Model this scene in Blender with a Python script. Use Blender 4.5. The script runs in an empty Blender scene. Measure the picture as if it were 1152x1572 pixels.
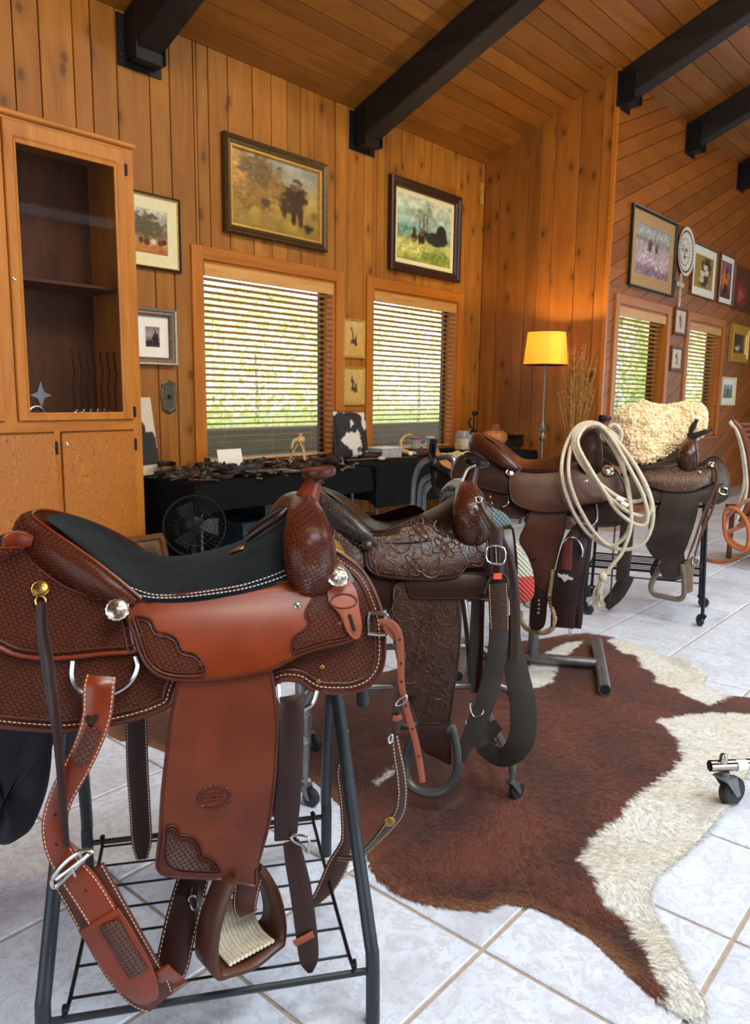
import bpy, bmesh, math, random
from mathutils import Vector as V, Matrix, noise as mn
random.seed(7)
SC = bpy.context.scene
COL = SC.collection
PI = math.pi
# ---------------------------------------------------------------- camera
IW, IH, FPX, EYE = 1152, 1572, 1171.4, 1.36
def _cam():
    y, p, r = math.radians(49.0), math.radians(8.724), math.radians(.662)
    F = V((math.sin(y)*math.cos(p), math.cos(y)*math.cos(p), -math.sin(p)))
    R = V((math.cos(y), -math.sin(y), 0)); U = R.cross(F)
    return F, R*math.cos(r)+U*math.sin(r), U*math.cos(r)-R*math.sin(r)
CF, CR, CU = _cam()
cd = bpy.data.cameras.new('camera'); cam = bpy.data.objects.new('camera', cd); COL.objects.link(cam)
cd.sensor_fit = 'VERTICAL'; cd.sensor_height = 36; cd.sensor_width = 36; cd.lens = FPX/IH*36
cd.clip_start = .05; cd.clip_end = 300
m3 = Matrix((CR, CU, -CF)).transposed()
cam.matrix_world = Matrix.Translation((0, 0, EYE)) @ m3.to_4x4()
SC.camera = cam
# ---------------------------------------------------------------- world, lights, exposure
SC.view_settings.view_transform = 'Standard'; SC.view_settings.look = 'None'
SC.view_settings.gamma = 1; SC.view_settings.exposure = -0.06
wd = bpy.data.worlds.new('world'); SC.world = wd; wd.use_nodes = True
bg = wd.node_tree.nodes['Background']; bg.inputs[0].default_value = (.72, .86, 1, 1); bg.inputs[1].default_value = 3.2
def area(name, loc, tgt, sx, sy, power, col, spread=180):
    l = bpy.data.lights.new(name, 'AREA'); l.shape = 'RECTANGLE'; l.size = sx; l.size_y = sy; l.energy = power; l.color = col; l.spread = math.radians(spread)
    o = bpy.data.objects.new(name, l); COL.objects.link(o); o.location = loc
    o.rotation_euler = (V(tgt)-V(loc)).to_track_quat('-Z', 'Y').to_euler(); return o
# daylight entering by the glazed openings of the walls behind the photographer
area('daylight_rear', (3.2, -4.3, 1.9), (3.2, 0, 1.5), 5.0, 2.8, 70, (.66, .83, 1))
area('daylight_side', (-3.3, .6, 1.8), (0, .6, 1.5), 3.6, 2.6, 25, (.7, .85, 1))
area('daylight_far', (13.7, -.5, 1.8), (6, -.5, .6), 4.0, 2.4, 35, (.7, .85, 1))
# cool area fills added under the closed rear roof slope; no skylight is built
area('overhead_fill_near', (1.6, -1.5, 5.7), (1.8, .6, 0), 2.6, 1.3, 135, (.80, .90, 1), 120)
area('overhead_fill_far', (5.8, -1.5, 5.7), (5.2, 1.0, 0), 2.6, 1.3, 125, (.82, .91, 1), 120)
# pair of warm area fills added below the ridge to wash the walls
area('warm_wall_fill', (2.2, .1, 5.4), (4.2, 4.6, 1.8), 3.5, .4, 125, (1, .80, .48))
area('warm_wall_fill_far', (7.5, .1, 5.4), (8.4, 3.4, 1.5), 3.5, .4, 70, (1, .78, .44))
area('ceiling_lamp', (-.45, -1.35, 4.6), (1.4, 1.3, .5), .5, .5, 45, (1, .9, .76))

# ---------------------------------------------------------------- helpers
def ray(px, py): return CF + CR*((px-IW/2)/FPX) - CU*((py-IH/2)/FPX)
O0 = V((0, 0, EYE))
def at(px, py, Z=None, Y=None, X=None):
    d = ray(px, py)
    t = (Z-EYE)/d.z if Z is not None else (Y/d.y if Y is not None else X/d.x)
    return O0 + d*t
def lerp(a, b, t): return a+(b-a)*t
def interp(tab, x):
    if x <= tab[0][0]: return tab[0][1]
    for (a, fa), (b, fb) in zip(tab, tab[1:]):
        if x <= b:
            t = (x-a)/(b-a); t = t
            return fa+(fb-fa)*t
    return tab[-1][1]
def cat(pts, n=6, closed=False):
    P = [V(p) for p in pts]; N = len(P); out = []
    if N < 3: return P
    g = (lambda i: P[i % N]) if closed else (lambda i: P[max(0, min(N-1, i))])
    for i in range(N if closed else N-1):
        a, b, c, d = g(i-1), g(i), g(i+1), g(i+2)
        for k in range(n):
            t = k/n
            out.append(.5*((2*b)+(c-a)*t+(2*a-5*b+4*c-d)*t*t+(3*b-a-3*c+d)*t**3))
    if not closed: out.append(P[-1])
    return out
class MB:
    def __init__(s): s.v = []; s.f = []; s.uv = {}
    def add(s, vs, fs):
        o = len(s.v); s.v += [tuple(x) for x in vs]; s.f += [tuple(i+o for i in f) for f in fs]; return s
    def box(s, x0, x1, y0, y1, z0, z1, M=None):
        vs = [V((x, y, z)) for x in (x0, x1) for y in (y0, y1) for z in (z0, z1)]
        if M: vs = [M @ v for v in vs]
        return s.add(vs, [(0, 1, 3, 2), (4, 6, 7, 5), (0, 4, 5, 1), (2, 3, 7, 6), (0, 2, 6, 4), (1, 5, 7, 3)])
    def bbox(s, x0, x1, y0, y1, z0, z1, b=.004):
        # box with chamfered vertical+horizontal edges (bevelled slab)
        r = []
        for z, i in ((z0, b), (z0+b, 0), (z1-b, 0), (z1, b)):
            r.append([(x0+i+b*0, y0+i, z), (x1-i, y0+i, z), (x1-i, y1-i, z), (x0+i, y1-i, z)])
        return s.rings(r, caps=True)
    def rings(s, rings, closed=True, caps=False, loop=False):
        n = len(rings[0]); o = len(s.v)
        for r in rings: s.v += [tuple(p) for p in r]
        L = len(rings)
        for i in range(L if loop else L-1):
            a = o+i*n; b = o+((i+1) % L)*n
            for k in range(n if closed else n-1):
                k2 = (k+1) % n
                s.f.append((a+k, a+k2, b+k2, b+k))
        if caps:
            s.f.append(tuple(o+k for k in range(n))[::-1]); s.f.append(tuple(o+(L-1)*n+k for k in range(n)))
        return s
    def prism(s, poly, vec):
        n = len(poly); vec = V(vec)
        return s.rings([[V(p) for p in poly], [V(p)+vec for p in poly]], caps=True)
    def tube(s, path, r, n=10, closed=False, sq=1.0, up=None):
        P = [V(p) for p in path]; N = len(P)
        rr = r if isinstance(r, (list, tuple)) else [r]*N
        T = []
        for i in range(N):
            if closed: t = P[(i+1) % N]-P[i-1]
            else: t = P[min(i+1, N-1)]-P[max(i-1, 0)]
            T.append(t.normalized() if t.length > 1e-9 else V((0, 0, 1)))
        nrm = V(up) if up is not None else (V((0, 0, 1)) if abs(T[0].z) < .9 else V((1, 0, 0)))
        rg = []
        for i in range(N):
            if up is not None: nrm = V(up)
            nrm = nrm-T[i]*nrm.dot(T[i])
            if nrm.length < 1e-6: nrm = T[i].orthogonal()
            nrm.normalize(); b = T[i].cross(nrm)
            q = rr[i]; ra, rb = q if isinstance(q, (tuple, list)) else (q, q*sq)
            rg.append([P[i]+nrm*(ra*math.cos(2*PI*k/n))+b*(rb*math.sin(2*PI*k/n)) for k in range(n)])
        return s.rings(rg, loop=closed, caps=not closed)
    def lathe(s, prof, c=(0, 0, 0), n=24, M=None, caps=True):
        c = V(c); rg = []
        for r, z in prof:
            q = [V((r*math.cos(2*PI*k/n), r*math.sin(2*PI*k/n), z)) for k in range(n)]
            rg.append([(M @ p if M else p)+c for p in q])
        return s.rings(rg, caps=caps)
    def ribbon(s, path, sides, w, t):
        # strap: width vector sides[i]*w, thickness t along normal
        P = [V(p) for p in path]; N = len(P); rg = []
        for i in range(N):
            tg = (P[min(i+1, N-1)]-P[max(i-1, 0)]).normalized()
            sd = V(sides[i] if isinstance(sides, list) else sides); sd = (sd-tg*sd.dot(tg)).normalized()
            nm = tg.cross(sd); ww = w[i] if isinstance(w, (list, tuple)) else w
            e = sd*ww/2; k = nm*t/2; b = sd*min(t*.4, ww*.2)
            rg.append([P[i]-e+k*.4, P[i]-e+b+k, P[i]+e-b+k, P[i]+e+k*.4, P[i]+e-k*.4, P[i]+e-b-k, P[i]-e+b-k, P[i]-e-k*.4])
        return s.rings(rg, caps=True)
    def ball(s, c, r, n=12, m=8, M=None):
        r = V(r) if not isinstance(r, (int, float)) else V((r, r, r)); rg = []
        for j in range(m+1):
            a = -PI/2+PI*j/m; q = max(math.cos(a), .02)
            ring = [V((r.x*q*math.cos(2*PI*k/n), r.y*q*math.sin(2*PI*k/n), r.z*math.sin(a))) for k in range(n)]
            rg.append([(M @ p if M else p)+V(c) for p in ring])
        return s.rings(rg, caps=True)
    def build(s, name, mat, parent=None, smooth=True, ang=40, kind=None, label=None):
        me = bpy.data.meshes.new(name); me.from_pydata(s.v, [], s.f); me.update()
        bm = bmesh.new(); bm.from_mesh(me); bmesh.ops.recalc_face_normals(bm, faces=bm.faces); bm.to_mesh(me); bm.free()
        if smooth:
            me.polygons.foreach_set('use_smooth', [True]*len(me.polygons))
            try: me.set_sharp_from_angle(angle=math.radians(ang))
            except Exception: pass
        return link(name, me, mat, parent, kind, label)
def link(name, me, mat, parent=None, kind=None, label=None):
    o = bpy.data.objects.new(name, me); COL.objects.link(o)
    if mat and not me.materials: me.materials.append(mat)
    if parent: o.parent = parent
    if kind: o['kind'] = kind
    if label: o['label'] = label
    return o
def tag(o, label, cat_, group=None):
    o['label'] = label; o['category'] = cat_
    if group: o['group'] = group
    return o
def thing(name, label, cat_, loc=(0, 0, 0), rz=0, group=None):
    o = bpy.data.objects.new(name, None); COL.objects.link(o); o.empty_display_size = .05
    o.location = loc; o.rotation_euler = (0, 0, rz)
    return tag(o, label, cat_, group)
def struct(o): o['kind'] = 'structure'; return o
def dup(root, loc=None, rz=None, label=None, sc=None, rot=None):
    r = root.copy(); COL.objects.link(r)
    if loc is not None: r.location = loc
    if rz is not None: r.rotation_euler = (0, 0, rz)
    if rot is not None: r.rotation_euler = rot
    if sc is not None: r.scale = (sc, sc, sc)
    if label: r['label'] = label
    for ch in list(root.children):
        c = ch.copy(); COL.objects.link(c); c.parent = r
        for g in list(ch.children):
            d = g.copy(); COL.objects.link(d); d.parent = c
    return r
# ---------------------------------------------------------------- materials
def srgb(r, g, b):
    f = lambda c: (c/255/12.92 if c/255 <= .04045 else ((c/255+.055)/1.055)**2.4)
    return (f(r), f(g), f(b), 1)
class NT:
    def __init__(s, name):
        s.m = bpy.data.materials.new(name); s.m.use_nodes = True; s.t = s.m.node_tree; s.b = s.t.nodes['Principled BSDF']
        s.out = s.t.nodes['Material Output']
    def n(s, ty, **kw):
        x = s.t.nodes.new('ShaderNode'+ty)
        for k, v in kw.items():
            if hasattr(x, k): setattr(x, k, v)
        return x
    def l(s, a, b): s.t.links.new(a, b)
    def setv(s, node, name, v):
        if hasattr(v, 'is_linked') or hasattr(v, 'links'): s.l(v, node.inputs[name])
        else: node.inputs[name].default_value = v
    def math(s, op, a, b=None, c=None):
        x = s.n('Math', operation=op); s.setv(x, 0, a)
        if b is not None: s.setv(x, 1, b)
        if c is not None: s.setv(x, 2, c)
        return x.outputs[0]
    def coord(s, kind='Object', scale=(1, 1, 1), rot=(0, 0, 0), rnd=0):
        tc = s.n('TexCoord'); mp = s.n('Mapping'); src = tc.outputs[kind]
        if rnd:
            oi = s.n('ObjectInfo'); vm = s.n('VectorMath', operation='SCALE'); cx = s.n('CombineXYZ')
            for i in range(3): s.l(oi.outputs['Random'], cx.inputs[i])
            s.l(cx.outputs[0], vm.inputs[0]); vm.inputs['Scale'].default_value = rnd
            ad = s.n('VectorMath', operation='ADD'); s.l(src, ad.inputs[0]); s.l(vm.outputs[0], ad.inputs[1]); src = ad.outputs[0]
        s.l(src, mp.inputs[0]); mp.inputs['Scale'].default_value = scale; mp.inputs['Rotation'].default_value = rot
        return mp.outputs[0]
    def noise(s, co, scale, detail=3, dist=0, rough=.5):
        x = s.n('TexNoise'); s.l(co, x.inputs['Vector']); x.inputs['Scale'].default_value = scale
        x.inputs['Detail'].default_value = detail; x.inputs['Distortion'].default_value = dist; x.inputs['Roughness'].default_value = rough
        return x.outputs[0]
    def ramp(s, fac, stops):
        x = s.n('ValToRGB'); s.l(fac, x.inputs[0]); e = x.color_ramp.elements
        while len(e) < len(stops): e.new(.5)
        for k, (p, c) in zip(e, stops):
            k.position = p; k.color = c if len(c) == 4 else (*c, 1)
        return x.outputs[0]
    def mix(s, fac, a, b, mode='MIX'):
        x = s.n('Mix', data_type='RGBA', blend_type=mode)
        s.setv(x, 0, fac); s.setv(x, 6, a); s.setv(x, 7, b); return x.outputs[2]
    def bump(s, h, st=.3, d=.01, prev=None):
        x = s.n('Bump'); s.l(h, x.inputs['Height']); x.inputs['Strength'].default_value = st; x.inputs['Distance'].default_value = d
        if prev: s.l(prev, x.inputs['Normal'])
        s.l(x.outputs[0], s.b.inputs['Normal']); return x.outputs[0]
    def col(s, c): s.setv(s.b, 'Base Color', c); return s
    def rough(s, r): s.setv(s.b, 'Roughness', r); return s
    def P(s, **kw):
        for k, v in kw.items(): s.b.inputs[k.replace('_', ' ')].default_value = v
        return s
def plain(name, c, rough=.5, metal=0, var=.12, vs=20, bump=0, **kw):
    t = NT(name); co = t.coord(); nz = t.noise(co, vs, 4)
    d = tuple(x*(1-var*1.6) for x in c[:3])+(1,); e = tuple(min(1, x*(1+var)) for x in c[:3])+(1,)
    t.col(t.ramp(nz, [(.3, d), (.7, e)])).rough(rough).P(Metallic=metal, **kw)
    if bump: t.bump(nz, bump, .004)
    return t.m
def wood(name, dark, mid, light, axis=2, sc=1.0, rough=.4, knots=True, rnd=40, bump=.15, rotv=(0, 0, 0), var=.35, pores=False):
    t = NT(name)
    s = [7*sc, 7*sc, 7*sc]; s[axis] = .8*sc
    co = t.coord('Object', tuple(s), rotv, rnd)
    n1 = t.noise(co, 1.0, 5, 1.2, .55)
    s2 = [60*sc]*3; s2[axis] = 2.2*sc
    co2 = t.coord('Object', tuple(s2), rotv, rnd); n2 = t.noise(co2, 1.0, 4, .3, .6)
    c = t.ramp(n1, [(.18, dark), (.45, mid), (.8, light)])
    c = t.mix(t.math('MULTIPLY', n2, .42), c, dark)
    oi = t.n('ObjectInfo'); v = t.math('MULTIPLY_ADD', oi.outputs['Random'], var, 1-var*.55)
    hs = t.n('HueSaturation'); t.l(c, hs.inputs['Color']); t.l(v, hs.inputs['Value']); c = hs.outputs[0]
    if knots:
        src = t.coord('Object', (1, 1, 1), (0, 0, 0), rnd*.37); sp = t.n('SeparateXYZ'); t.l(src, sp.inputs[0]); cx = t.n('CombineXYZ')
        ac = t.math('ADD', sp.outputs[0], sp.outputs[1]); t.l(t.math('MULTIPLY', ac, 4.4), cx.inputs[0]); t.l(t.math('MULTIPLY', sp.outputs[2], 2.5), cx.inputs[1])
        vo = t.n('TexVoronoi', voronoi_dimensions='2D'); t.l(cx.outputs[0], vo.inputs['Vector']); vo.inputs['Scale'].default_value = 1.0
        wob = t.math('MULTIPLY_ADD', t.noise(cx.outputs[0], 5, 3), .12, -.06)
        d = t.math('ADD', vo.outputs['Distance'], wob)
        sv = t.n('SeparateColor'); t.l(vo.outputs['Color'], sv.inputs[0])
        d = t.math('ADD', d, t.math('MULTIPLY', t.math('GREATER_THAN', sv.outputs[0], .6), 1.0))
        k = t.ramp(d, [(.03, (1, 1, 1)), (.085, (.8, .8, .8)), (.11, (.35, .35, .35)), (.3, (0, 0, 0))])
        c = t.mix(t.math('MULTIPLY', k, .75), c, tuple(x*.32 for x in dark[:3])+(1,))
    t.col(c).rough(rough+.1).P(Specular_IOR_Level=.35)
    if bump: t.bump(n2, bump, .003)
    return t.m
def leather(name, c, rough=.38, pat=None, sc=1.0, var=.2, dark=.35, depth=.6, coat=.15):
    t = NT(name); co = t.coord('Object'); nz = t.noise(co, 7, 4, .4); fine = t.noise(co, 260, 2)
    d = tuple(x*(1-var*1.7) for x in c[:3])+(1,); e = tuple(min(1, x*(1+var)) for x in c[:3])+(1,)
    cc = t.ramp(nz, [(.3, d), (.7, e)]); pv = None
    if pat == 'weave':
        co2 = t.coord('UV', (1/sc, 1/sc, 1), (0, 0, .30))
        b = t.n('TexBrick'); t.l(co2, b.inputs['Vector']); b.offset = .5; b.squash = 1.0
        b.inputs['Scale'].default_value = 1; b.inputs['Mortar Size'].default_value = .0017; b.inputs['Mortar Smooth'].default_value = 1.0
        b.inputs['Brick Width'].default_value = .0122; b.inputs['Row Height'].default_value = .0062
        h = t.math('SUBTRACT', 1.0, b.outputs['Fac'])
        sx = t.n('SeparateXYZ'); t.l(co2, sx.inputs[0])
        rib = t.math('ABSOLUTE', t.math('SINE', t.math('MULTIPLY', sx.outputs[1], PI/.0031)))
        h2 = t.math('MULTIPLY', h, t.math('MULTIPLY_ADD', rib, .4, .6))
        cc = t.mix(t.math('MULTIPLY', b.outputs['Fac'], .85), cc, tuple(x*dark for x in c[:3])+(1,))
        pv = t.bump(h2, depth, .009)
    elif pat == 'floral':
        co2 = t.coord('UV', (1, 1, 1))
        n0 = t.n('TexNoise'); t.l(co2, n0.inputs['Vector']); n0.inputs['Scale'].default_value = 14*sc; n0.inputs['Detail'].default_value = 1
        ad = t.n('VectorMath', operation='MULTIPLY_ADD'); t.l(n0.outputs['Color'], ad.inputs[0]); ad.inputs[1].default_value = (.09, .09, .09); t.l(co2, ad.inputs[2])
        vo = t.n('TexVoronoi'); t.l(ad.outputs[0], vo.inputs['Vector']); vo.inputs['Scale'].default_value = 26*sc
        wv = t.math('SINE', t.math('MULTIPLY', vo.outputs['Distance'], 26))
        h = t.ramp(wv, [(.0, (0, 0, 0)), (.5, (.7, .7, .7)), (1, (1, 1, 1))])
        cc = t.mix(t.math('MULTIPLY', t.ramp(wv, [(.0, (1, 1, 1)), (.35, (0, 0, 0))]), .55), cc, tuple(x*dark for x in c[:3])+(1,))
        pv = t.bump(h, depth, .004)
    t.col(cc); t.P(Coat_Weight=coat*.6, Coat_Roughness=.25, Specular_IOR_Level=.28)
    t.rough(t.math('MULTIPLY_ADD', nz, .25, rough-.1))
    t.bump(fine, .08, .001, pv)
    return t.m
def paintmat(name='print', rough=.35):
    t = NT(name); a = t.n('VertexColor'); a.layer_name = 'Col'
    co = t.coord(); nz = t.noise(co, 60, 3)
    t.col(t.mix(t.math('MULTIPLY', nz, .25), a.outputs['Color'], (.05, .04, .03, 1))).rough(rough); return t.m
# ================================================================ ROOM
YA, XB, YC = 5.15, 7.79, 3.593
SL = .41
def ceil(y): return 3.98+SL*(YA-y)
XL, XR, YR = -3.5, 14.0, -4.5
YRIDGE = -.4
W_WALL = wood('knotty_pine', srgb(122, 68, 14), srgb(164, 100, 26), srgb(186, 122, 40), 2, 1.0, .38)
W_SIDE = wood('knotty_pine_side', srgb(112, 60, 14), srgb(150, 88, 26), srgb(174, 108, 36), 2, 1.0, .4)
W_DIAG = wood('cedar_diagonal', srgb(112, 56, 10), srgb(148, 82, 16), srgb(166, 98, 24), 0, 1.0, .42, knots=False, rotv=(0, math.radians(22.3), 0))
W_CEIL = wood('cedar_ceiling', srgb(104, 56, 12), srgb(140, 82, 22), srgb(160, 98, 30), 0, 1.0, .4, knots=False)
W_TRIM = wood('pine_trim', srgb(140, 72, 16), srgb(180, 104, 28), srgb(198, 124, 40), 2, 1.0, .32, knots=False, var=.1)
W_TRIMH = wood('pine_trim_flat', srgb(140, 72, 16), srgb(180, 104, 28), srgb(198, 124, 40), 0, 1.0, .32, knots=False, var=.1)
W_BEAM = wood('dark_beam', srgb(14, 9, 7), srgb(30, 20, 15), srgb(48, 33, 24), 1, 1.0, .5, knots=False, var=.1)
M_GAP = plain('seam_shadow', srgb(36, 16, 5), .8)
M_IRON = plain('black_iron', (.012, .012, .014, 1), .45, .6)
M_WHITEWALL = plain('rear_wall', srgb(150, 96, 45), .6)
GLASS = NT('window_glass'); GLASS.P(Roughness=.02, IOR=1.05, Transmission_Weight=1.0); GLASS.col((.97, 1, .99, 1)); GLASS = GLASS.m
# floor
def tile_mat():
    t = NT('glazed_tile'); co = t.coord('Object', (1, 1, 1), (0, 0, 0), 30)
    n1 = t.noise(co, 5, 6, .8, .65); n2 = t.noise(co, 22, 6, 1.5, .7)
    c = t.ramp(n1, [(.25, srgb(186, 188, 198)), (.5, srgb(208, 216, 228)), (.75, srgb(220, 230, 242))])
    v = t.ramp(n2, [(.5, (0, 0, 0)), (.56, (1, 1, 1)), (.62, (.25, .25, .25))])
    c = t.mix(t.math('MULTIPLY', v, t.math('MULTIPLY', n1, .8)), c, srgb(162, 142, 140))
    oi = t.n('ObjectInfo'); hs = t.n('HueSaturation'); t.l(c, hs.inputs['Color'])
    t.l(t.math('MULTIPLY_ADD', oi.outputs['Random'], .14, .9), hs.inputs['Value'])
    t.col(hs.outputs[0]).rough(t.math('MULTIPLY_ADD', n2, .3, .22)); t.bump(n2, .12, .003); return t.m
M_TILE = tile_mat()
M_GROUT = plain('grout', srgb(166, 150, 132), .85, vs=60)
fl = struct(MB().box(XL, XR, YR, YA, -.12, -.006).build('floor', M_GROUT, smooth=False))
TP, TX, TY = .4575, 1.476, .456
te = MB(); b = .0055
te.rings([[(b, b, -.01), (TP-b, b, -.01), (TP-b, TP-b, -.01), (b, TP-b, -.01)],
          [(b, b, -.003), (TP-b, b, -.003), (TP-b, TP-b, -.003), (b, TP-b, -.003)],
          [(b+.004, b+.004, 0), (TP-b-.004, b+.004, 0), (TP-b-.004, TP-b-.004, 0), (b+.004, TP-b-.004, 0)]], caps=True)
tile0 = te.build('tile', M_TILE, fl, smooth=False)
def vis(p, mg=90):
    d = V(p)-O0; z = d.dot(CF)
    if z < .2: return None
    x = IW/2+FPX*d.dot(CR)/z; y = IH/2-FPX*d.dot(CU)/z
    return (x, y, z) if -mg < x < IW+mg and -mg < y < IH+mg else None
cells = []
for i in range(-9, 28):
    for j in range(-8, 11):
        x, y = TX+i*TP, TY+j*TP
        if y+TP > YA or (x+TP > XB and y+TP > YC): continue
        cells.append((x, y, any(vis((x+a*TP, y+c_*TP, 0), 60) for a in (0, .5, 1) for c_ in (0, .5, 1))))
first = True
rest = MB()
for x, y, v in cells:
    if v:
        o = tile0 if first else tile0.copy()
        if not first: COL.objects.link(o)
        first = False; o.location = (x, y, 0)
    else:
        rest.add([(a+x, c_+y, z) for a, c_, z in te.v], te.f)
rest.build('tile_field', M_TILE, fl, smooth=False, kind='stuff')
# window data on each wall: (x0,x1,z0,z1) clear openings
WA = [(3.79, 5.32, .74, 2.41), (5.84, 7.31, .74, 2.41)]
WC = [(8.08, 9.50, .86, 2.37), (10.25, 11.6, .86, 2.37)]
def wall_pieces(m, x0, x1, ybk, yfr, wins, ztop):
    xs = x0
    for a, b_, z0, z1 in wins:
        m.box(xs, a, yfr, ybk, 0, ztop); m.box(a, b_, yfr, ybk, 0, z0); m.box(a, b_, yfr, ybk, z1, ztop); xs = b_
    m.box(xs, x1, yfr, ybk, 0, ztop); return m
wa = struct(wall_pieces(MB(), XL, XB+.02, YA+.2, YA+.021, WA, ceil(YA)+.2).build('wall_back', M_GAP, smooth=False))
seams = [XL]+[XL+.2*k for k in range(1, 27)]
seams = [s for s in seams if s < 2.0]+[2.02, 2.22, 2.4, 2.57, 2.8, 2.93, 3.12, 3.38, 3.55, 3.76, 3.9, 4.09, 4.34, 4.54, 4.72, 4.88, 5.05, 5.31, 5.48, 5.71, 5.9, 6.02, 6.27, 6.46, 6.65, 6.77, 7.0, 7.23, 7.42, 7.64, XB]
for a, b_, z0, z1 in WA: seams += [a, b_]
seams = sorted(seams)
seams = [s for i, s in enumerate(seams) if i == 0 or s-seams[i-1] > .001]
def plank(x0, x1, z0, z1, dz):
    g = .0036; y0 = YA-random.uniform(0, .003)
    m = MB(); m.rings([[(x0+g, YA+.021, z0), (x1-g, YA+.021, z0), (x1-g, YA+.021, z1), (x0+g, YA+.021, z1)],
        [(x0+g, y0+.004, z0), (x1-g, y0+.004, z0), (x1-g, y0+.004, z1), (x0+g, y0+.004, z1)],
        [(x0+g+.003, y0, z0), (x1-g-.003, y0, z0), (x1-g-.003, y0, z1), (x0+g+.003, y0, z1)]], caps=True)
    m.build('plank', W_WALL, wa, smooth=False)
for x0, x1 in zip(seams, seams[1:]):
    if x1 < 1.2: continue
    top = ceil(YA)
    w = [q for q in WA if q[0]-.01 <= x0 and x1 <= q[1]+.01]
    if w: plank(x0, x1, w[0][3], top, 0); plank(x0, x1, 0, w[0][2], 0)
    else: plank(x0, x1, 0, top, 0)
# side wall B (faces -X)
wb = struct(MB().prism([(XB+.021, YA+.02, 0), (XB+.021, YC+.03, 0), (XB+.021, YC+.03, ceil(YC)+.1), (XB+.021, YA+.02, ceil(YA)+.1)], (.15, 0, 0)).build('wall_side', M_GAP, smooth=False))
sb = [YA, 4.948, 4.58, 4.432, 4.263, 3.979, 3.74, YC+.012]
for y1, y0 in zip(sb, sb[1:]):
    g = .0028; xx = XB-random.uniform(0, .003)
    R0 = lambda x, i: [(x, y1-g-i, 0), (x, y0+g+i, 0), (x, y0+g+i, ceil(y0)), (x, y1-g-i, ceil(y1))]
    MB().rings([R0(XB+.021, 0), R0(xx+.004, 0), R0(xx, .003)], caps=True).build('plank', W_SIDE, wb, smooth=False)
struct(MB().box(XB-.012, XB+.03, YC-.012, YC+.03, 0, ceil(YC)).build('trim_1', W_TRIM, smooth=False))
# right wall C with boards laid on the slant
wc = struct(wall_pieces(MB(), XB+.03, XR, YC+.2, YC+.021, WC, ceil(YC)+.1).build('wall_right', M_GAP, smooth=False))
def clip(poly, n, d):
    out = []
    for i in range(len(poly)):
        a, b_ = poly[i], poly[(i+1) % len(poly)]
        da, db = a[0]*n[0]+a[1]*n[1]-d, b_[0]*n[0]+b_[1]*n[1]-d
        if da >= 0: out.append(a)
        if (da >= 0) != (db >= 0):
            t = da/(da-db); out.append((lerp(a[0], b_[0], t), lerp(a[1], b_[1], t)))
    return out
an = math.radians(22.3); dn = (-math.sin(an), math.cos(an))
rects = [(XB+.03, XR, 2.37, ceil(YC)), (XB+.03, 8.08, 0, 2.37), (9.5, 10.25, 0, 2.37), (11.6, XR, 0, 2.37), (8.08, 9.5, 0, .86), (10.25, 11.6, 0, .86)]
k = -6.2
while k < 2.2:
    wdt = random.choice((.14, .16, .18, .2)); m = MB()
    for a, b_, z0, z1 in rects:
        p = [(a, z0), (b_, z0), (b_, z1), (a, z1)]
        p = clip(p, dn, k+.0036); p = clip(p, (-dn[0], -dn[1]), -(k+wdt-.0036)) if p else p
        if len(p) > 2: m.prism([(q[0], YC+.021, q[1]) for q in p], (0, -.021, 0))
    if m.v: m.build('board', W_DIAG, wc, smooth=False)
    k += wdt
# ceiling
ce = struct(MB().prism([(XL, YA+.1, ceil(YA+.1)+.022), (XL, YRIDGE, ceil(YRIDGE)+.022), (XL, YRIDGE, ceil(YRIDGE)+.2), (XL, YA+.1, ceil(YA+.1)+.2)], (XR-XL, 0, 0)).build('ceiling', M_GAP, smooth=False))
y = YA
while y > YRIDGE:
    wdt = random.choice((.13, .15, .18, .19)); y2 = max(YRIDGE, y-wdt); g = .0042
    cut = sorted([XL+.0, XR]+[random.uniform(1, 12) for _ in range(random.choice((0, 1, 1)))])
    for xa, xb in zip(cut, cut[1:]):
        MB().prism([(xa+.002, y-g, ceil(y-g)), (xa+.002, y2+g, ceil(y2+g)), (xa+.002, y2+g, ceil(y2+g)+.022), (xa+.002, y-g, ceil(y-g)+.022)], (xb-xa-.004, 0, 0)).build('board', W_CEIL, ce, smooth=False)
    y = y2
# far half of the vault and the unseen walls that close the room, with glazed openings
zr = ceil(YRIDGE)
struct(MB().prism([(XL, YRIDGE, zr), (XL, YR, zr-SL*(YRIDGE-YR)), (XL, YR, zr-SL*(YRIDGE-YR)+.2), (XL, YRIDGE, zr+.2)], (XR-XL, 0, 0)).build('ceiling_rear', W_CEIL, smooth=False))
m = MB(); m.box(XL, .5, YR-.1, YR, 0, 4.4).box(6, XR, YR-.1, YR, 0, 4.4).box(.5, 6, YR-.1, YR, 3.4, 4.4); struct(m.build('wall_rear', M_WHITEWALL, smooth=False))
m = MB(); m.box(XL-.1, XL, YR, -1.3, 0, 6.4).box(XL-.1, XL, 2.5, YA+.2, 0, 6.4).box(XL-.1, XL, -1.3, 2.5, 3.2, 6.4); struct(m.build('wall_left', M_WHITEWALL, smooth=False))
m = MB(); m.box(XR, XR+.1, YR, -2.6, 0, 6.4).box(XR, XR+.1, 1.6, YC+.2, 0, 6.4).box(XR, XR+.1, -2.6, 1.6, 3.1, 6.4); struct(m.build('wall_far', M_WHITEWALL, smooth=False))
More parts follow.
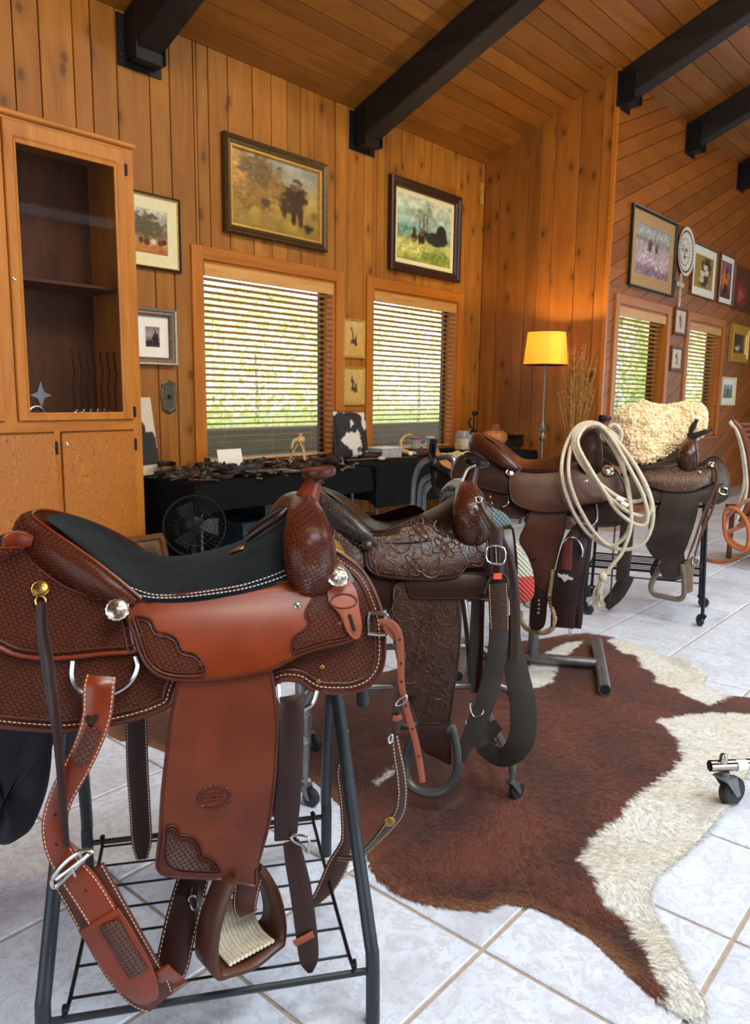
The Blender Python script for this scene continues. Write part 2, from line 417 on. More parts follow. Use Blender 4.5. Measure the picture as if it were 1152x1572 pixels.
# beams and their iron seats
def beam(x, w, ywall, label):
    d = .30; t = thing('ceiling_beam', label, 'beam', (x, ywall, 0), 0, 'dark beams under the vaulted ceiling'); t['kind'] = 'structure'
    L = ywall-YRIDGE; z0 = ceil(ywall)
    bv = .012
    def sec(yy, zc): return [(-w/2, yy, zc), (w/2, yy, zc), (w/2, yy, zc-d+bv), (w/2-bv, yy, zc-d), (-w/2+bv, yy, zc-d), (-w/2, yy, zc-d+bv)]
    MB().rings([sec(-.012, z0), sec(-L, z0+SL*L)], caps=True).build('beam_timber', W_BEAM, t, smooth=False)
    b_ = MB(); b_.box(-w/2-.065, w/2+.065, -.014, 0, z0-d-.06, z0-.02)
    b_.box(-w/2-.012, -w/2, -.16, 0, z0-d-.02, z0-.02).box(w/2, w/2+.012, -.16, 0, z0-d-.02, z0-.02); b_.box(-w/2, w/2, -.14, 0, z0-d-.026, z0-d+.05)
    br = b_.build('bracket', M_IRON, t, smooth=False)
    q = MB()
    for sx in (-1, 1):
        for zz in (.1, .24): q.lathe([(.012, 0), (.012, .006), (.006, .009)], (sx*(w/2+.038), -.014, z0-zz-.05), 8, Matrix.Rotation(PI/2, 4, 'X'))
    q.build('bolt', M_IRON, br)
beam(3.30, .22, YA, 'dark timber ceiling beam nearest the tall cabinet')
beam(5.67, .22, YA, 'dark timber ceiling beam seated above the space between the two large paintings')
beam(7.92, .18, YC, 'dark timber ceiling beam beside the outer wall corner')
beam(9.86, .18, YC, 'dark timber ceiling beam, middle one of the three on slanted board wall')
beam(11.9, .18, YC, 'dark timber ceiling beam furthest right on the slanted board wall')
# ---------------------------------------------------------------- windows
W_SLAT = wood('blind_slat', srgb(170, 108, 46), srgb(206, 148, 78), srgb(222, 168, 98), 0, 2, .35, knots=False, var=.1)
M_CORD = plain('blind_cord', srgb(180, 150, 100), .8)
M_DARKSASH = plain('bronze_sash', srgb(48, 36, 28), .4, .3)
def window(n, yw, win, label, full=True):
    x0, x1, z0, z1 = win; tw = .095
    w = thing('window_%d' % n, 'wood cased window opening', 'window', (0, 0, 0)); w['kind'] = 'structure'
    del w['category']; del w['label']
    fr = MB(); fr.box(x0, x0+.03, yw+.0, yw+.2, z0, z1).box(x1-.03, x1, yw, yw+.2, z0, z1).box(x0+.03, x1-.03, yw, yw+.2, z1-.03, z1).box(x0+.03, x1-.03, yw, yw+.2, z0, z0+.03)
    fr.build('window_jamb', W_TRIM, w, smooth=False)
    def cas(a, b_, c_, d_, mt): MB().bbox(a, b_, yw-.022, yw-.0005, c_, d_, .004).build('casing', mt, w, smooth=False)
    cas(x0-tw, x0+.008, z0-.03, z1+tw, W_TRIM); cas(x1-.008, x1+tw, z0-.03, z1+tw, W_TRIM); cas(x0+.0085, x1-.0085, z1-.008, z1+tw, W_TRIMH)
    MB().bbox(x0-tw, x1+tw, yw-.05, yw-.0005, z0-.055, z0-.03, .004).build('window_sill', W_TRIMH, w, smooth=False)
    s = MB(); q = .04; mid = (x0+x1)/2
    s.box(x0+.03, x0+.03+q, yw+.13, yw+.17, z0+.03, z1-.03).box(x1-.03-q, x1-.03, yw+.13, yw+.17, z0+.03, z1-.03)
    s.box(x0+.03+q, x1-.03-q, yw+.13, yw+.17, z1-.03-q, z1-.03).box(x0+.03+q, x1-.03-q, yw+.13, yw+.17, z0+.03, z0+.03+q)
    s.build('sash', M_DARKSASH, w, smooth=False)
    MB().box(x0+.03+q, x1-.03-q, yw+.147, yw+.153, z0+.03+q, z1-.03-q).build('pane', GLASS, w, smooth=False)
    # blind
    bl = thing('window_blind', label, 'blind', ((x0+x1)/2, yw+.055, z1-.03), 0, 'wooden slat blinds')
    hw = (x1-x0)/2-.036
    MB().bbox(-hw-.003, hw+.003, -.062, -.05, -.1, -.002, .003).build('valance', W_SLAT, bl, smooth=False)
    MB().box(-hw, hw, -.045, .03, -.05, -.003).build('head_rail', M_DARKSASH, bl, smooth=False)
    H = z1-z0-.06; ns = int((H-.13)/.0505); tl = math.radians(-19)
    base = MB().rings([[(-hw, -.025, 0), (-hw, 0, .0045), (-hw, .025, 0), (-hw, 0, -.0015)], [(hw, -.025, 0), (hw, 0, .0045), (hw, .025, 0), (hw, 0, -.0015)]], caps=True)
    s0 = base.build('slat', W_SLAT, bl, smooth=False)
    for k in range(ns):
        o = s0 if k == 0 else s0.copy()
        if k: COL.objects.link(o)
        o.location = (0, 0, -.115-k*.0505); o.rotation_euler = (tl, 0, 0)
    zb = -.115-ns*.0505
    MB().bbox(-hw, hw, -.025, .025, max(zb-.012, -H+.002), zb+.008, .004).build('bottom_rail', W_SLAT, bl, smooth=False)
    for xx in (-hw*.72, 0, hw*.72):
        MB().tube([(xx, -.027, -.05), (xx, -.027, zb)], .0012, 5).tube([(xx, .027, -.05), (xx, .027, zb)], .0012, 5).build('ladder_cord', M_CORD, bl)
    MB().tube([(-hw+.06, -.066, -.1), (-hw+.06, -.068, -1.05)], .002, 6).ball((-hw+.06, -.068, -1.07), (.009, .009, .022)).build('pull_cord', M_CORD, bl)
window(1, YA, WA[0], 'wooden slat blind in the window nearest the cabinet, under the hunting painting')
window(2, YA, WA[1], 'wooden slat blind in the window beside the wall corner, under the barn painting')
window(3, YC, WC[0], 'wooden slat blind in the slanted board wall beside the floor lamp')
window(4, YC, WC[1], 'wooden slat blind in the rightmost window, behind the fleece')
# garden outside
def leafmat(name, a, b_):
    t = NT(name); oi = t.n('NewGeometry'); c = t.ramp(oi.outputs['Random Per Island'], [(0, a), (1, b_)]); t.col(c).rough(.6).P(Transmission_Weight=0)
    return t.m
M_LAWN = plain('lawn', srgb(150, 160, 110), .9); M_PAVE = plain('patio', srgb(190, 186, 175), .8)
struct(MB().box(-6, 60, YA+.25, 50, -.3, -.12).build('lawn', M_LAWN, smooth=False))
L1 = leafmat('yellow_green_leaf', srgb(226, 226, 130), srgb(255, 250, 200)); L2 = leafmat('green_leaf', srgb(170, 196, 100), srgb(240, 244, 170))
def shrub(x, y, r, h, mat, label):
    t = thing('garden_shrub', label, 'shrub', (x, y, -.12)); m = MB(); rg = random.Random(int(x*100))
    for i in range(6000):
        a = rg.uniform(0, 2*PI); q = rg.uniform(-.85, 1)
        rr = r*math.sqrt(max(0, 1-q*q))*rg.uniform(.6, 1.05)
        c = V((rr*math.cos(a), rr*math.sin(a), .5*h+.5*h*q))
        d1 = V((rg.gauss(0, 1), rg.gauss(0, 1), rg.gauss(0, 1))).normalized()*rg.uniform(.07, .13); d2 = d1.orthogonal().normalized()*d1.length*.6
        m.add([c-d1, c+d2, c+d1, c-d2], [(0, 1, 2, 3)])
    m.build('foliage', mat, t, smooth=False)
    MB().tube([(0, 0, 0), (.03, 0, h*.3), (0, .02, h*.6)], [.06, .05, .03], 8).build('trunk', M_PAVE, t)
shrub(13.5, 16, 2.6, 4.2, L1, 'yellow green tree seen through the window nearest the cabinet')
shrub(22.5, 17.5, 3.0, 4.8, L1, 'pale yellow tree seen through the window beside the wall corner')
shrub(9.5, 18, 1.6, 2.2, L2, 'low green shrub seen at the left of the first window')
shrub(25, 11.5, 2.2, 4.6, L2, 'green tree seen through the slanted wall window')
shrub(31, 11.0, 2.2, 4.4, L1, 'yellow green tree seen through the rightmost window')

struct(MB().bbox(-2, 26, 9.0, 9.25, -.12, .85, .02).build('garden_wall', plain('stained_fence', srgb(96, 84, 72), .8), smooth=False))
# ================================================================ WALL DECOR
def nz2(x, y, s=1, o=0): return mn.fractal(V((x*s+o, y*s-o*.7, o)), .8, 2.0, 3)
def painter(sky, blobs, namp=.18, ns=6, seed=1):
    # sky: vertical stops [(y, rgb)], blobs: (cx, cy, rx, ry, rgb, softness, raggedness)
    def fn(x, y):
        c = sky[0][1]
        for (a, ca), (b_, cb) in zip(sky, sky[1:]):
            if y >= a: t = min(1, (y-a)/max(1e-6, b_-a)); c = tuple(lerp(p, q, t) for p, q in zip(ca, cb))
        k = 1+namp*nz2(x, y, ns, seed)
        c = tuple(p*k for p in c)
        for i, B in enumerate(blobs):
            cx, cy, rx, ry, cc, so = B[:6]; rag = B[6] if len(B) > 6 else .35
            d = math.hypot((x-cx)/rx, (y-cy)/ry)+rag*nz2(x, y, 9, seed+i*3.1)
            a = max(0, min(1, (1-d)/so+.5))
            if a > 0:
                kk = 1+namp*1.6*nz2(x, y, 22, seed+i); c = tuple(lerp(p, q*kk, a) for p, q in zip(c, cc))
        return tuple(max(0, min(255, p)) for p in c)
    return fn
M_PRINT = paintmat('art_print', .3)
def print_mesh(name, w, h, fn, y, parent, rx=44, mat=None):
    ry = max(6, int(rx*h/w)); vs = []; cs = []; fs = []
    for j in range(ry+1):
        for i in range(rx+1):
            vs.append((-w/2+w*i/rx, y, -h/2+h*j/ry)); cs.append(srgb(*fn(i/rx, j/ry)))
    for j in range(ry):
        for i in range(rx): a = j*(rx+1)+i; fs.append((a, a+1, a+rx+2, a+rx+1))
    me = bpy.data.meshes.new(name); me.from_pydata(vs, [], fs); me.update()
    ca = me.color_attributes.new('Col', 'FLOAT_COLOR', 'POINT')
    for k, c in enumerate(cs): ca.data[k].color = c
    return link(name, me, mat or M_PRINT, parent)
def rectloft(prof, w, h):
    m = MB(); rg = [[(-w/2+d, -p, -h/2+d), (w/2-d, -p, -h/2+d), (w/2-d, -p, h/2-d), (-w/2+d, -p, h/2-d)] for d, p in prof]
    return m.rings(rg)
def framed(name, label, TL, TR, BR, BL, yw, fw, dep, fmat, fn, mat=None, matw=0, lip=None, rx=44, cat_='picture', group='framed pictures'):
    a, b_, c_, d_ = [at(*p, Y=yw) for p in (TL, TR, BR, BL)]
    x0, x1 = (a.x+d_.x)/2, (b_.x+c_.x)/2; z1, z0 = (a.z+b_.z)/2, (c_.z+d_.z)/2
    w, h = x1-x0, z1-z0
    t = thing(name, label, cat_, ((x0+x1)/2, yw-.0035, (z0+z1)/2), 0, group)
    rectloft([(0, 0), (0, dep*.8), (fw*.12, dep), (fw*.35, dep*.92), (fw*.55, dep*.7), (fw*.8, dep*.72), (fw, dep*.5), (fw, .004)], w, h).build('frame', fmat, t, smooth=False)
    if lip: rectloft([(fw*.86, .004), (fw*.86, dep*.62), (fw*1.12, dep*.6), (fw*1.2, .004)], w, h).build('inner_lip', lip, t, smooth=False)
    iw, ih = w-2*fw, h-2*fw
    if mat:
        rectloft([(fw*.95, .008), (fw*.95, .010), (fw+matw, .010), (fw+matw, .007)], w, h).build('mount', mat, t, smooth=False)
        iw, ih = iw-2*matw, ih-2*matw
    print_mesh('print', iw+.004, ih+.004, fn, -.0072, t, rx)
    MB().box(-w/2+.002, w/2-.002, -.005, -.001, -h/2+.002, h/2-.002).build('backing', M_GAP, t, smooth=False)
    return t
M_FDARK = plain('dark_walnut_frame', srgb(52, 30, 18), .3, var=.2)
M_FGOLD = plain('antique_gold', srgb(206, 158, 70), .35, .4, var=.25, vs=60)
M_FBRZ = plain('bronze_gilt', srgb(86, 62, 30), .35, .5, var=.3, vs=50)
M_FBRN = plain('brown_frame', srgb(112, 66, 32), .35, var=.2)
M_FBLK = plain('black_frame', srgb(26, 22, 20), .3)
M_FSIL = plain('pewter_frame', srgb(150, 140, 124), .35, .6, var=.2, vs=70)
M_MATC = plain('cream_mount', srgb(222, 208, 160), .8, var=.03); M_MATW = plain('white_mount', srgb(232, 224, 206), .8, var=.03)
M_MATG = plain('tan_mount', srgb(176, 140, 92), .8, var=.04)
hunt = painter([(0, (150, 118, 44)), (.35, (176, 140, 58)), (.62, (168, 146, 84)), (.75, (168, 160, 130)), (1, (150, 148, 130))],
    [(.22, .6, .32, .34, (150, 104, 40), .5, .8), (.05, .75, .16, .22, (196, 140, 60), 1, .3), (.3, .8, .2, .16, (110, 84, 40), .4, .9), (.66, .52, .13, .17, (70, 48, 24), .3, .9), (.76, .56, .1, .16, (58, 36, 22), .3, .8), (.7, .3, .03, .13, (62, 38, 20), .3, .4), (.78, .3, .03, .13, (70, 44, 22), .3, .4), (.74, .45, .07, .12, (74, 44, 24), .3, .5), (.7, .68, .05, .05, (120, 82, 46), .3), (.86, .16, .06, .06, (48, 38, 26), .3, .6), (.38, .38, .05, .06, (92, 66, 36), .3, .6), (.94, .35, .04, .07, (120, 94, 50), .4)], .2, 5, 2)  # soft golden blob at the left edge paints a reflected glow into the print
framed('hunting_painting', 'large hunting painting with rider and dogs in dark gilt frame', (338, 203), (498, 254), (496, 388), (341, 357), YA, .075, .06, M_FBRZ, hunt, lip=M_FGOLD, rx=64)
barn = painter([(0, (150, 160, 70)), (.3, (196, 196, 104)), (.4, (150, 170, 120)), (.5, (140, 180, 168)), (.75, (186, 206, 180)), (1, (214, 220, 184))],
    [(.1, .48, .2, .1, (110, 150, 136), .8, .8), (.72, .42, .22, .11, (40, 50, 46), .15, .1), (.82, .52, .1, .15, (36, 42, 40), .15, .05), (.5, .47, .1, .05, (50, 56, 46), .2, .2), (.48, .62, .018, .2, (60, 60, 50), .5, .3), (.55, .68, .015, .18, (62, 62, 50), .5, .3), (.4, .68, .015, .16, (70, 70, 56), .5, .3), (.5, .74, .13, .13, (140, 150, 126), 1.6, 1.2), (.3, .37, .05, .1, (56, 36, 24), .3, .3), (.43, .37, .06, .1, (50, 34, 24), .3, .3), (.31, .48, .03, .06, (70, 54, 40), .3, .3), (.44, .48, .03, .06, (110, 90, 64), .3, .3), (.3, .2, .3, .1, (206, 206, 120), .9, .8), (.7, .12, .3, .1, (120, 140, 60), .8, .9)], .25, 8, 5)
framed('barn_painting', 'painting of a dark barn and two riders in wide wooden frame', (597, 268), (706, 305), (698, 434), (593, 415), YA, .09, .065, M_FDARK, barn, mat=M_MATC, matw=.05, rx=60)
cattle = painter([(0, (176, 104, 40)), (.3, (196, 130, 60)), (.45, (110, 92, 50)), (.6, (150, 140, 110)), (1, (206, 196, 176))],
    [(.4, .62, .42, .26, (92, 78, 46), .4, .9), (.25, .28, .06, .07, (70, 36, 16), .2), (.42, .25, .07, .07, (90, 40, 16), .2), (.6, .28, .07, .06, (216, 200, 180), .2), (.78, .26, .07, .07, (104, 44, 16), .2), (.9, .3, .06, .06, (66, 32, 14), .2)], .2, 7, 9)
framed('cattle_print', 'cream mounted cattle print partly hidden by the tall cabinet', (178, 286), (275, 308), (275, 421), (180, 405), YA, .022, .03, M_FDARK, cattle, mat=M_MATC, matw=.09, lip=M_FGOLD)
sunset = painter([(0, (60, 48, 48)), (.3, (110, 82, 84)), (.6, (190, 160, 150)), (1, (120, 106, 116))], [(.7, .42, .22, .3, (30, 24, 22), .2, .8), (.3, .2, .3, .12, (44, 36, 32), .3, .6)], .15, 6, 3)
framed('tree_print', 'small tree print in double pewter frame beside the cabinet', (196, 470), (267, 477), (267, 561), (198, 560), YA, .05, .05, M_FSIL, sunset, mat=M_MATW, matw=.085, lip=M_FBRN)
def bird(seed):
    return painter([(0, (206, 160, 78)), (1, (216, 172, 92))], [(.5, .42, .16, .06, (60, 40, 20), .3, .6), (.45, .58, .05, .14, (76, 52, 26), .3, .7), (.62, .34, .1, .03, (50, 36, 20), .3, .8), (.38, .7, .05, .08, (70, 50, 28), .3, .9), (.6, .5, .04, .12, (60, 46, 24), .3, .8)], .08, 5, seed)
framed('bird_print', 'small bird print in gold frame, upper of the pair between windows', (526, 488), (559, 491), (558, 551), (526, 549), YA, .024, .02, M_FGOLD, bird(3), rx=24)
framed('bird_print', 'small bird print in gold frame, lower of the pair between windows', (526, 562), (559, 564), (558, 622), (526, 622), YA, .024, .02, M_FGOLD, bird(8), rx=24)
# right wall pictures
flowerfield = painter([(0, (164, 140, 140)), (.3, (190, 168, 172)), (.6, (196, 176, 180)), (.72, (150, 144, 136)), (.85, (190, 196, 196)), (1, (150, 160, 160))], [(.4, .62, .06, .12, (96, 84, 80), .3), (.6, .6, .05, .1, (100, 80, 76), .3), (.5, .12, .5, .14, (140, 108, 126), 1, 1.2), (.3, .35, .2, .1, (206, 186, 196), .8, 1.2), (.75, .3, .2, .1, (210, 190, 190), .8, 1.2)], .35, 16, 4)
framed('flower_field_print', 'large flower field print in dark frame above the lamp-side window', (970, 312), (1038, 344), (1030, 455), (962, 440), YC, .03, .04, M_FBLK, flowerfield, mat=M_MATG, matw=.13)
bouquet = painter([(0, (176, 150, 66)), (1, (170, 146, 70))], [(.62, .62, .22, .3, (56, 44, 26), .4, .8), (.55, .25, .2, .22, (70, 54, 30), .4, .7), (.42, .45, .13, .1, (228, 220, 190), .2), (.66, .5, .13, .1, (232, 224, 200), .2), (.6, .66, .12, .09, (224, 214, 184), .2), (.4, .27, .12, .09, (222, 210, 180), .2)], .12, 6, 11)
framed('bouquet_print', 'white flower bouquet print in thin frame beside the round plate', (1064, 370), (1102, 388), (1094, 463), (1057, 452), YC, .022, .035, M_FBRN, bouquet, mat=M_MATW, matw=.1)
orange = painter([(0, (70, 50, 70)), (.5, (120, 90, 110)), (1, (110, 100, 130))], [(.45, .55, .34, .4, (226, 130, 44), .5, .8), (.55, .75, .16, .16, (90, 60, 110), .4, .8), (.5, .2, .2, .16, (44, 34, 40), .4, .8)], .25, 8, 12)
framed('orange_flower_print', 'narrow orange flower print between two larger flower pictures', (1106, 387), (1128, 397), (1121, 472), (1099, 464), YC, .022, .035, M_FBRN, orange, mat=M_MATW, matw=.07)
redfl = painter([(0, (54, 44, 26)), (.5, (70, 42, 30)), (1, (84, 60, 34))], [(.4, .4, .34, .3, (140, 50, 50), .5, 1.1), (.4, .36, .14, .14, (186, 80, 76), .5, .8)], .25, 8, 13)
framed('red_flower_print', 'dark red flower picture at the right end of the row', (1128, 404), (1158, 420), (1151, 482), (1122, 473), YC, .02, .035, M_FBRN, redfl)
sk = painter([(0, (216, 196, 160)), (1, (222, 204, 172))], [(.5, .6, .12, .2, (80, 60, 44), .3, .8), (.55, .35, .08, .16, (96, 76, 56), .3, .8)], .06, 5, 14)
framed('sketch_print', 'small sketch in brown frame, upper of the pair between the right windows', (1035, 471), (1054, 474), (1052, 516), (1033, 514), YC, .035, .03, M_FBRN, sk, rx=20)
framed('sketch_print', 'small sketch in brown frame, lower of the pair between the right windows', (1030, 531), (1048, 533), (1045, 570), (1027, 569), YC, .035, .03, M_FBRN, sk, rx=20)
still = painter([(0, (60, 44, 24)), (1, (50, 54, 34))], [(.5, .3, .2, .16, (210, 200, 180), .3, .6), (.5, .6, .25, .2, (40, 60, 30), .5, .8)], .2, 6, 15)
framed('still_life', 'small still life in ornate gold frame right of the last window', (1122, 496), (1148, 503), (1142, 558), (1116, 555), YC, .14, .06, M_FGOLD, still, rx=24)
lh = painter([(0, (100, 130, 90)), (.4, (130, 150, 120)), (.5, (120, 150, 160)), (1, (170, 190, 190))], [(.5, .5, .1, .2, (90, 70, 60), .3)], .2, 6, 16)
framed('landscape_print', 'small landscape card in pale frame, lowest on the right wall', (1108, 578), (1129, 580), (1125, 622), (1104, 623), YC, .03, .03, M_MATC, lh, mat=M_MATW, matw=.08, rx=20)
# plate and cross
pc = at(1050, 387, Y=YC); t = thing('wall_plate', 'round blue and white plate hung beside the flower field print', 'plate', (pc.x, YC-.0035, pc.z))
RX = Matrix.Rotation(PI/2, 4, 'X')
M_CHINA = plain('white_china', srgb(226, 220, 206), .2, var=.05); M_BLUE = plain('blue_glaze', srgb(60, 64, 78), .25, var=.2)
MB().lathe([(.12, 0), (.2, .006), (.285, .03), (.29, .036), (.275, .035), (.19, .014), (.001, .012)], (0, 0, 0), 40, RX).build('dish', M_CHINA, t)
q = MB()
for k in range(36):
    a = 2*PI*k/36; q.ball((.245*math.cos(a), -.0275, .245*math.sin(a)), (.02, .004, .02), 8, 4)
q.build('rim_pattern', M_BLUE, t, kind='stuff')
q = MB(); q.tube([(.16*math.cos(2*PI*k/40), -.0135, .16*math.sin(2*PI*k/40)) for k in range(40)], .004, 5, True)
for k in range(26):
    a = random.uniform(0, 6.28); r = random.uniform(.01, .12); q.ball((r*math.cos(a), -.0125, r*math.sin(a)), (random.uniform(.008, .022), .003, random.uniform(.008, .016)), 7, 4)
q.build('centre_pattern', M_BLUE, t, kind='stuff')
pc = at(1043, 442, Y=YC)
m = MB(); m.bbox(-.028, .028, -.02, 0, -.2, .15, .006).bbox(-.085, .085, -.02, -.0, .015, .07, .006)
for x, z in ((0, .155), (0, -.205), (-.09, .042), (.09, .042)): m.ball((x, -.011, z), (.038, .011, .036))
m.ball((0, -.02, .042), (.03, .014, .03))
o = m.build('wall_cross', plain('pewter', srgb(196, 184, 160), .4, .3, var=.3, vs=60), smooth=False); o.location = (pc.x, YC-.0035, pc.z); tag(o, 'small pewter cross under the round plate', 'cross')
# ornate switch plate
pc = at(258.5, 609, Y=YA)
t = thing('switch_plate', 'ornate antique metal switch plate beside the first window', 'switch', (pc.x, YA-.0035, pc.z)); pts = []
for k in range(28):
    a = 2*PI*k/28; r = 1+.07*math.cos(8*a); pts.append((.068*r*(abs(math.cos(a))**.6)*math.copysign(1, math.cos(a)), 0, .125*r*(abs(math.sin(a))**.6)*math.copysign(1, math.sin(a))))
MB().rings([[V(p) for p in pts], [V(p)+V((0, -.006, 0)) for p in pts], [V((p[0]*.85, -.012, p[2]*.9)) for p in pts], [V((p[0]*.7, -.009, p[2]*.78)) for p in pts]], caps=True).build('plate', plain('antique_brass', srgb(100, 92, 72), .45, .7, var=.35, vs=90), t, smooth=False)
MB().bbox(-.009, .009, -.028, -.009, -.016, .016, .003).build('toggle', M_FDARK, t, smooth=False)
pc = at(740.5, 298, Y=YA)
m = MB(); m.bbox(-.03, .03, -.012, 0, -.12, .12, .004).ball((0, -.014, .06), .012).ball((0, -.014, -.06), .012); o = m.build('brass_plate', M_FGOLD, smooth=False)
o.location = (pc.x-.02, YA-.0035, pc.z); tag(o, 'small brass wall plate high beside the barn painting', 'plate')
# ================================================================ CABINET
W_OAK = wood('oak', srgb(140, 76, 16), srgb(184, 112, 32), srgb(206, 134, 46), 2, 1.6, .28, knots=False, var=.1)
W_OAKH = wood('oak_rail', srgb(140, 76, 16), srgb(184, 112, 32), srgb(206, 134, 46), 0, 1.6, .28, knots=False, var=.1)
def oak_panel():
    t = NT('oak_panel'); co = t.coord('Object', (9, 9, 2.2)); n = t.noise(co, 1, 2, 1.5)
    w = t.math('FRACT', t.math('MULTIPLY', n, 34)); co2 = t.coord('Object', (300, 300, 16)); n2 = t.noise(co2, 1, 2)
    c = t.ramp(w, [(0, srgb(128, 66, 12)), (.25, srgb(174, 102, 28)), (.8, srgb(188, 116, 34)), (1, srgb(140, 76, 16))])
    c = t.mix(t.math('MULTIPLY', n2, .3), c, srgb(120, 64, 16)); t.col(c).rough(.35); return t.m
W_PANEL = oak_panel()
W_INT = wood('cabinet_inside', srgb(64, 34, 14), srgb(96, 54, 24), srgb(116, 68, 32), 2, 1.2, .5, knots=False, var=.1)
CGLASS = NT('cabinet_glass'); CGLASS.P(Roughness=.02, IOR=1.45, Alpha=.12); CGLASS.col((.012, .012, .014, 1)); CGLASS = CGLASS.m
M_STEEL = plain('bright_steel', srgb(190, 190, 190), .22, 1.0, var=.08)
YF = 4.6; CX0, CX1, CZT = .9, 2.875, 2.9
zs = (at(100, 657, Y=YF)).z
gx0, gx1 = at(34, 425, Y=YF).x, at(181, 445, Y=YF).x; gz1, gz0 = at(100, 238, Y=YF).z, at(115, 633, Y=YF).z
dx0, dx1 = at(14.5, 425, Y=YF).x, at(196, 440, Y=YF).x; dz1, dz0 = at(100, 207, Y=YF).z, at(110, 645, Y=YF).z
cb = thing('display_cabinet', 'tall oak display cabinet with glass door on the left wall', 'cabinet', (0, 0, 0))
m = MB(); m.box(CX1-.02, CX1, YF+.02, YA-.004, 0, CZT).box(CX0, CX0+.02, YF+.02, YA-.004, 0, CZT).box(CX0, CX1, YF+.02, YA-.004, CZT-.02, CZT).box(CX0+.02, CX1-.02, YF+.02, YA-.004, zs-.03, zs).box(CX0+.02, CX1-.02, YF+.02, YA-.004, .08, .1)
m.build('carcass', W_OAK, cb, smooth=False)
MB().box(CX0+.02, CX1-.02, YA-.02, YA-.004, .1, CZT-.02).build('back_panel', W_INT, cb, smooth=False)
for a, b_, c_, d_, mt in ((dx1+.004, CX1, 0, CZT, W_OAK), (dx0-.075, dx0-.004, dz0-.004, dz1+.004, W_OAK), (dx0-.004, dx1+.004, dz1+.004, CZT, W_OAKH), (CX0, dx0-.075, dz1+.004, CZT, W_OAKH), (CX0, dx1+.004, zs-.02, dz0-.004, W_OAKH), (CX0, dx1+.004, 0, .1, W_OAKH), (CX0, CX0+.06, .1, zs-.02, W_OAK)):
    MB().box(a, b_, YF, YF+.02, c_, d_).build('face_rail', mt, cb, smooth=False)
mx0, mx1 = at(87, 740, Y=YF).x, at(96, 740, Y=YF).x
MB().box(mx0, mx1, YF, YF+.02, .1, zs-.02).build('face_rail', W_OAK, cb, smooth=False)
MB().bbox(CX0-.02, CX1+.012, YF-.022, YF+.1, CZT-.002, CZT+.03, .008).build('cornice', W_OAKH, cb, smooth=False)
def bars(x0, x1, z0, z1, ix0, ix1, iz0, iz1, y):
    # mitred door frame, front proud and inner edge bevelled
    m = MB(); o = [(x0, z0), (x1, z0), (x1, z1), (x0, z1)]; i = [(ix0, iz0), (ix1, iz0), (ix1, iz1), (ix0, iz1)]
    L = lambda t, yy: [(lerp(a[0], b_[0], t), yy, lerp(a[1], b_[1], t)) for a, b_ in zip(o, i)]
    return m.rings([L(0, y+.004), L(0, y-.014), L(.06, y-.02), L(.7, y-.02), L(.82, y-.012), L(1, y-.01), L(1, y+.004)])
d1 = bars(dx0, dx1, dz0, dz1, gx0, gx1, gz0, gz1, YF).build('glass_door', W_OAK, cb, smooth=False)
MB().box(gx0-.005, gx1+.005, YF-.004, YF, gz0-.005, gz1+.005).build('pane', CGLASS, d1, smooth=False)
lk = at(22, 428, Y=YF-.02); MB().lathe([(.011, 0), (.011, .004), (.007, .006), (.002, .004)], (lk.x, YF-.02, lk.z), 14, RX).build('lock', M_STEEL, d1)
for zz in (at(193, 262, Y=YF).z, at(207, 632, Y=YF).z): MB().bbox(dx1-.002, dx1+.014, YF-.026, YF-.001, zz-.035, zz+.035, .003).build('hinge', M_IRON, d1, smooth=False)
d2 = bars(dx0-.8, dx0-.08, dz0, dz1, dx0-.73, dx0-.15, gz0, gz1, YF).build('glass_door', W_OAK, cb, smooth=False)
MB().box(dx0-.735, dx0-.145, YF-.004, YF, gz0-.005, gz1+.005).build('pane', CGLASS, d2, smooth=False)
for a, b_ in ((mx1+.003, dx1), (mx0-.62, mx0-.003)):
    d = MB().bbox(a, b_, YF-.02, YF-.001, .1, zs-.03, .008).build('cabinet_door', W_PANEL, cb, smooth=False)
    lx = a+.03 if a > mx0 else a+.05
    MB().lathe([(.011, 0), (.011, .004), (.007, .006), (.002, .004)], (lx, YF-.02, zs-.1), 14, RX).build('lock', M_STEEL, d)
    MB().bbox(b_-.004, b_+.012, YF-.026, YF-.001, zs-.16, zs-.08, .003).build('hinge', M_IRON, d, smooth=False)
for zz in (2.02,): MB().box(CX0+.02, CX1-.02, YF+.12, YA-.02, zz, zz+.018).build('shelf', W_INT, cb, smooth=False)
M_DARKMETAL = plain('dark_steel', srgb(60, 56, 52), .35, .8, var=.3, vs=40)
for k in range(7):   # spur straps / bits hung inside behind the glass
    x = gx0+.42+k*.05; t = thing('hanging_bit', 'wavy steel bit hanging in the row inside the glass cabinet', 'bit', (x, 4.86, 1.6), 0, 'bits hung in the cabinet')
    MB().tube([(0, 0, .02), (.0, -.004, -.03), (.012, -.005, -.12), (-.006, -.004, -.22), (.006, 0, -.34)], .005, 6).build('shank', M_DARKMETAL, t)
    MB().tube([(.016*math.cos(a*PI/6), 0, .016*math.sin(a*PI/6)-.36) for a in range(12)], .004, 5, True).build('ring', M_STEEL, t)
    MB().tube([(-.012, .0, .02), (0, .0, .028), (.01, .0, .02)], .003, 5).build('hook', M_DARKMETAL, t)
t = thing('horseshoe', 'steel horseshoe standing inside the glass cabinet', 'horseshoe', (gx0+.1, 4.72, zs+.005)); m = MB()
m.tube([(.055*math.cos(a), 0, .06+.065*math.sin(a)) for a in [PI*(-.25+1.5*k/16) for k in range(17)]], .011, 8, False, .5).build('shoe', M_STEEL, t)
m = MB()
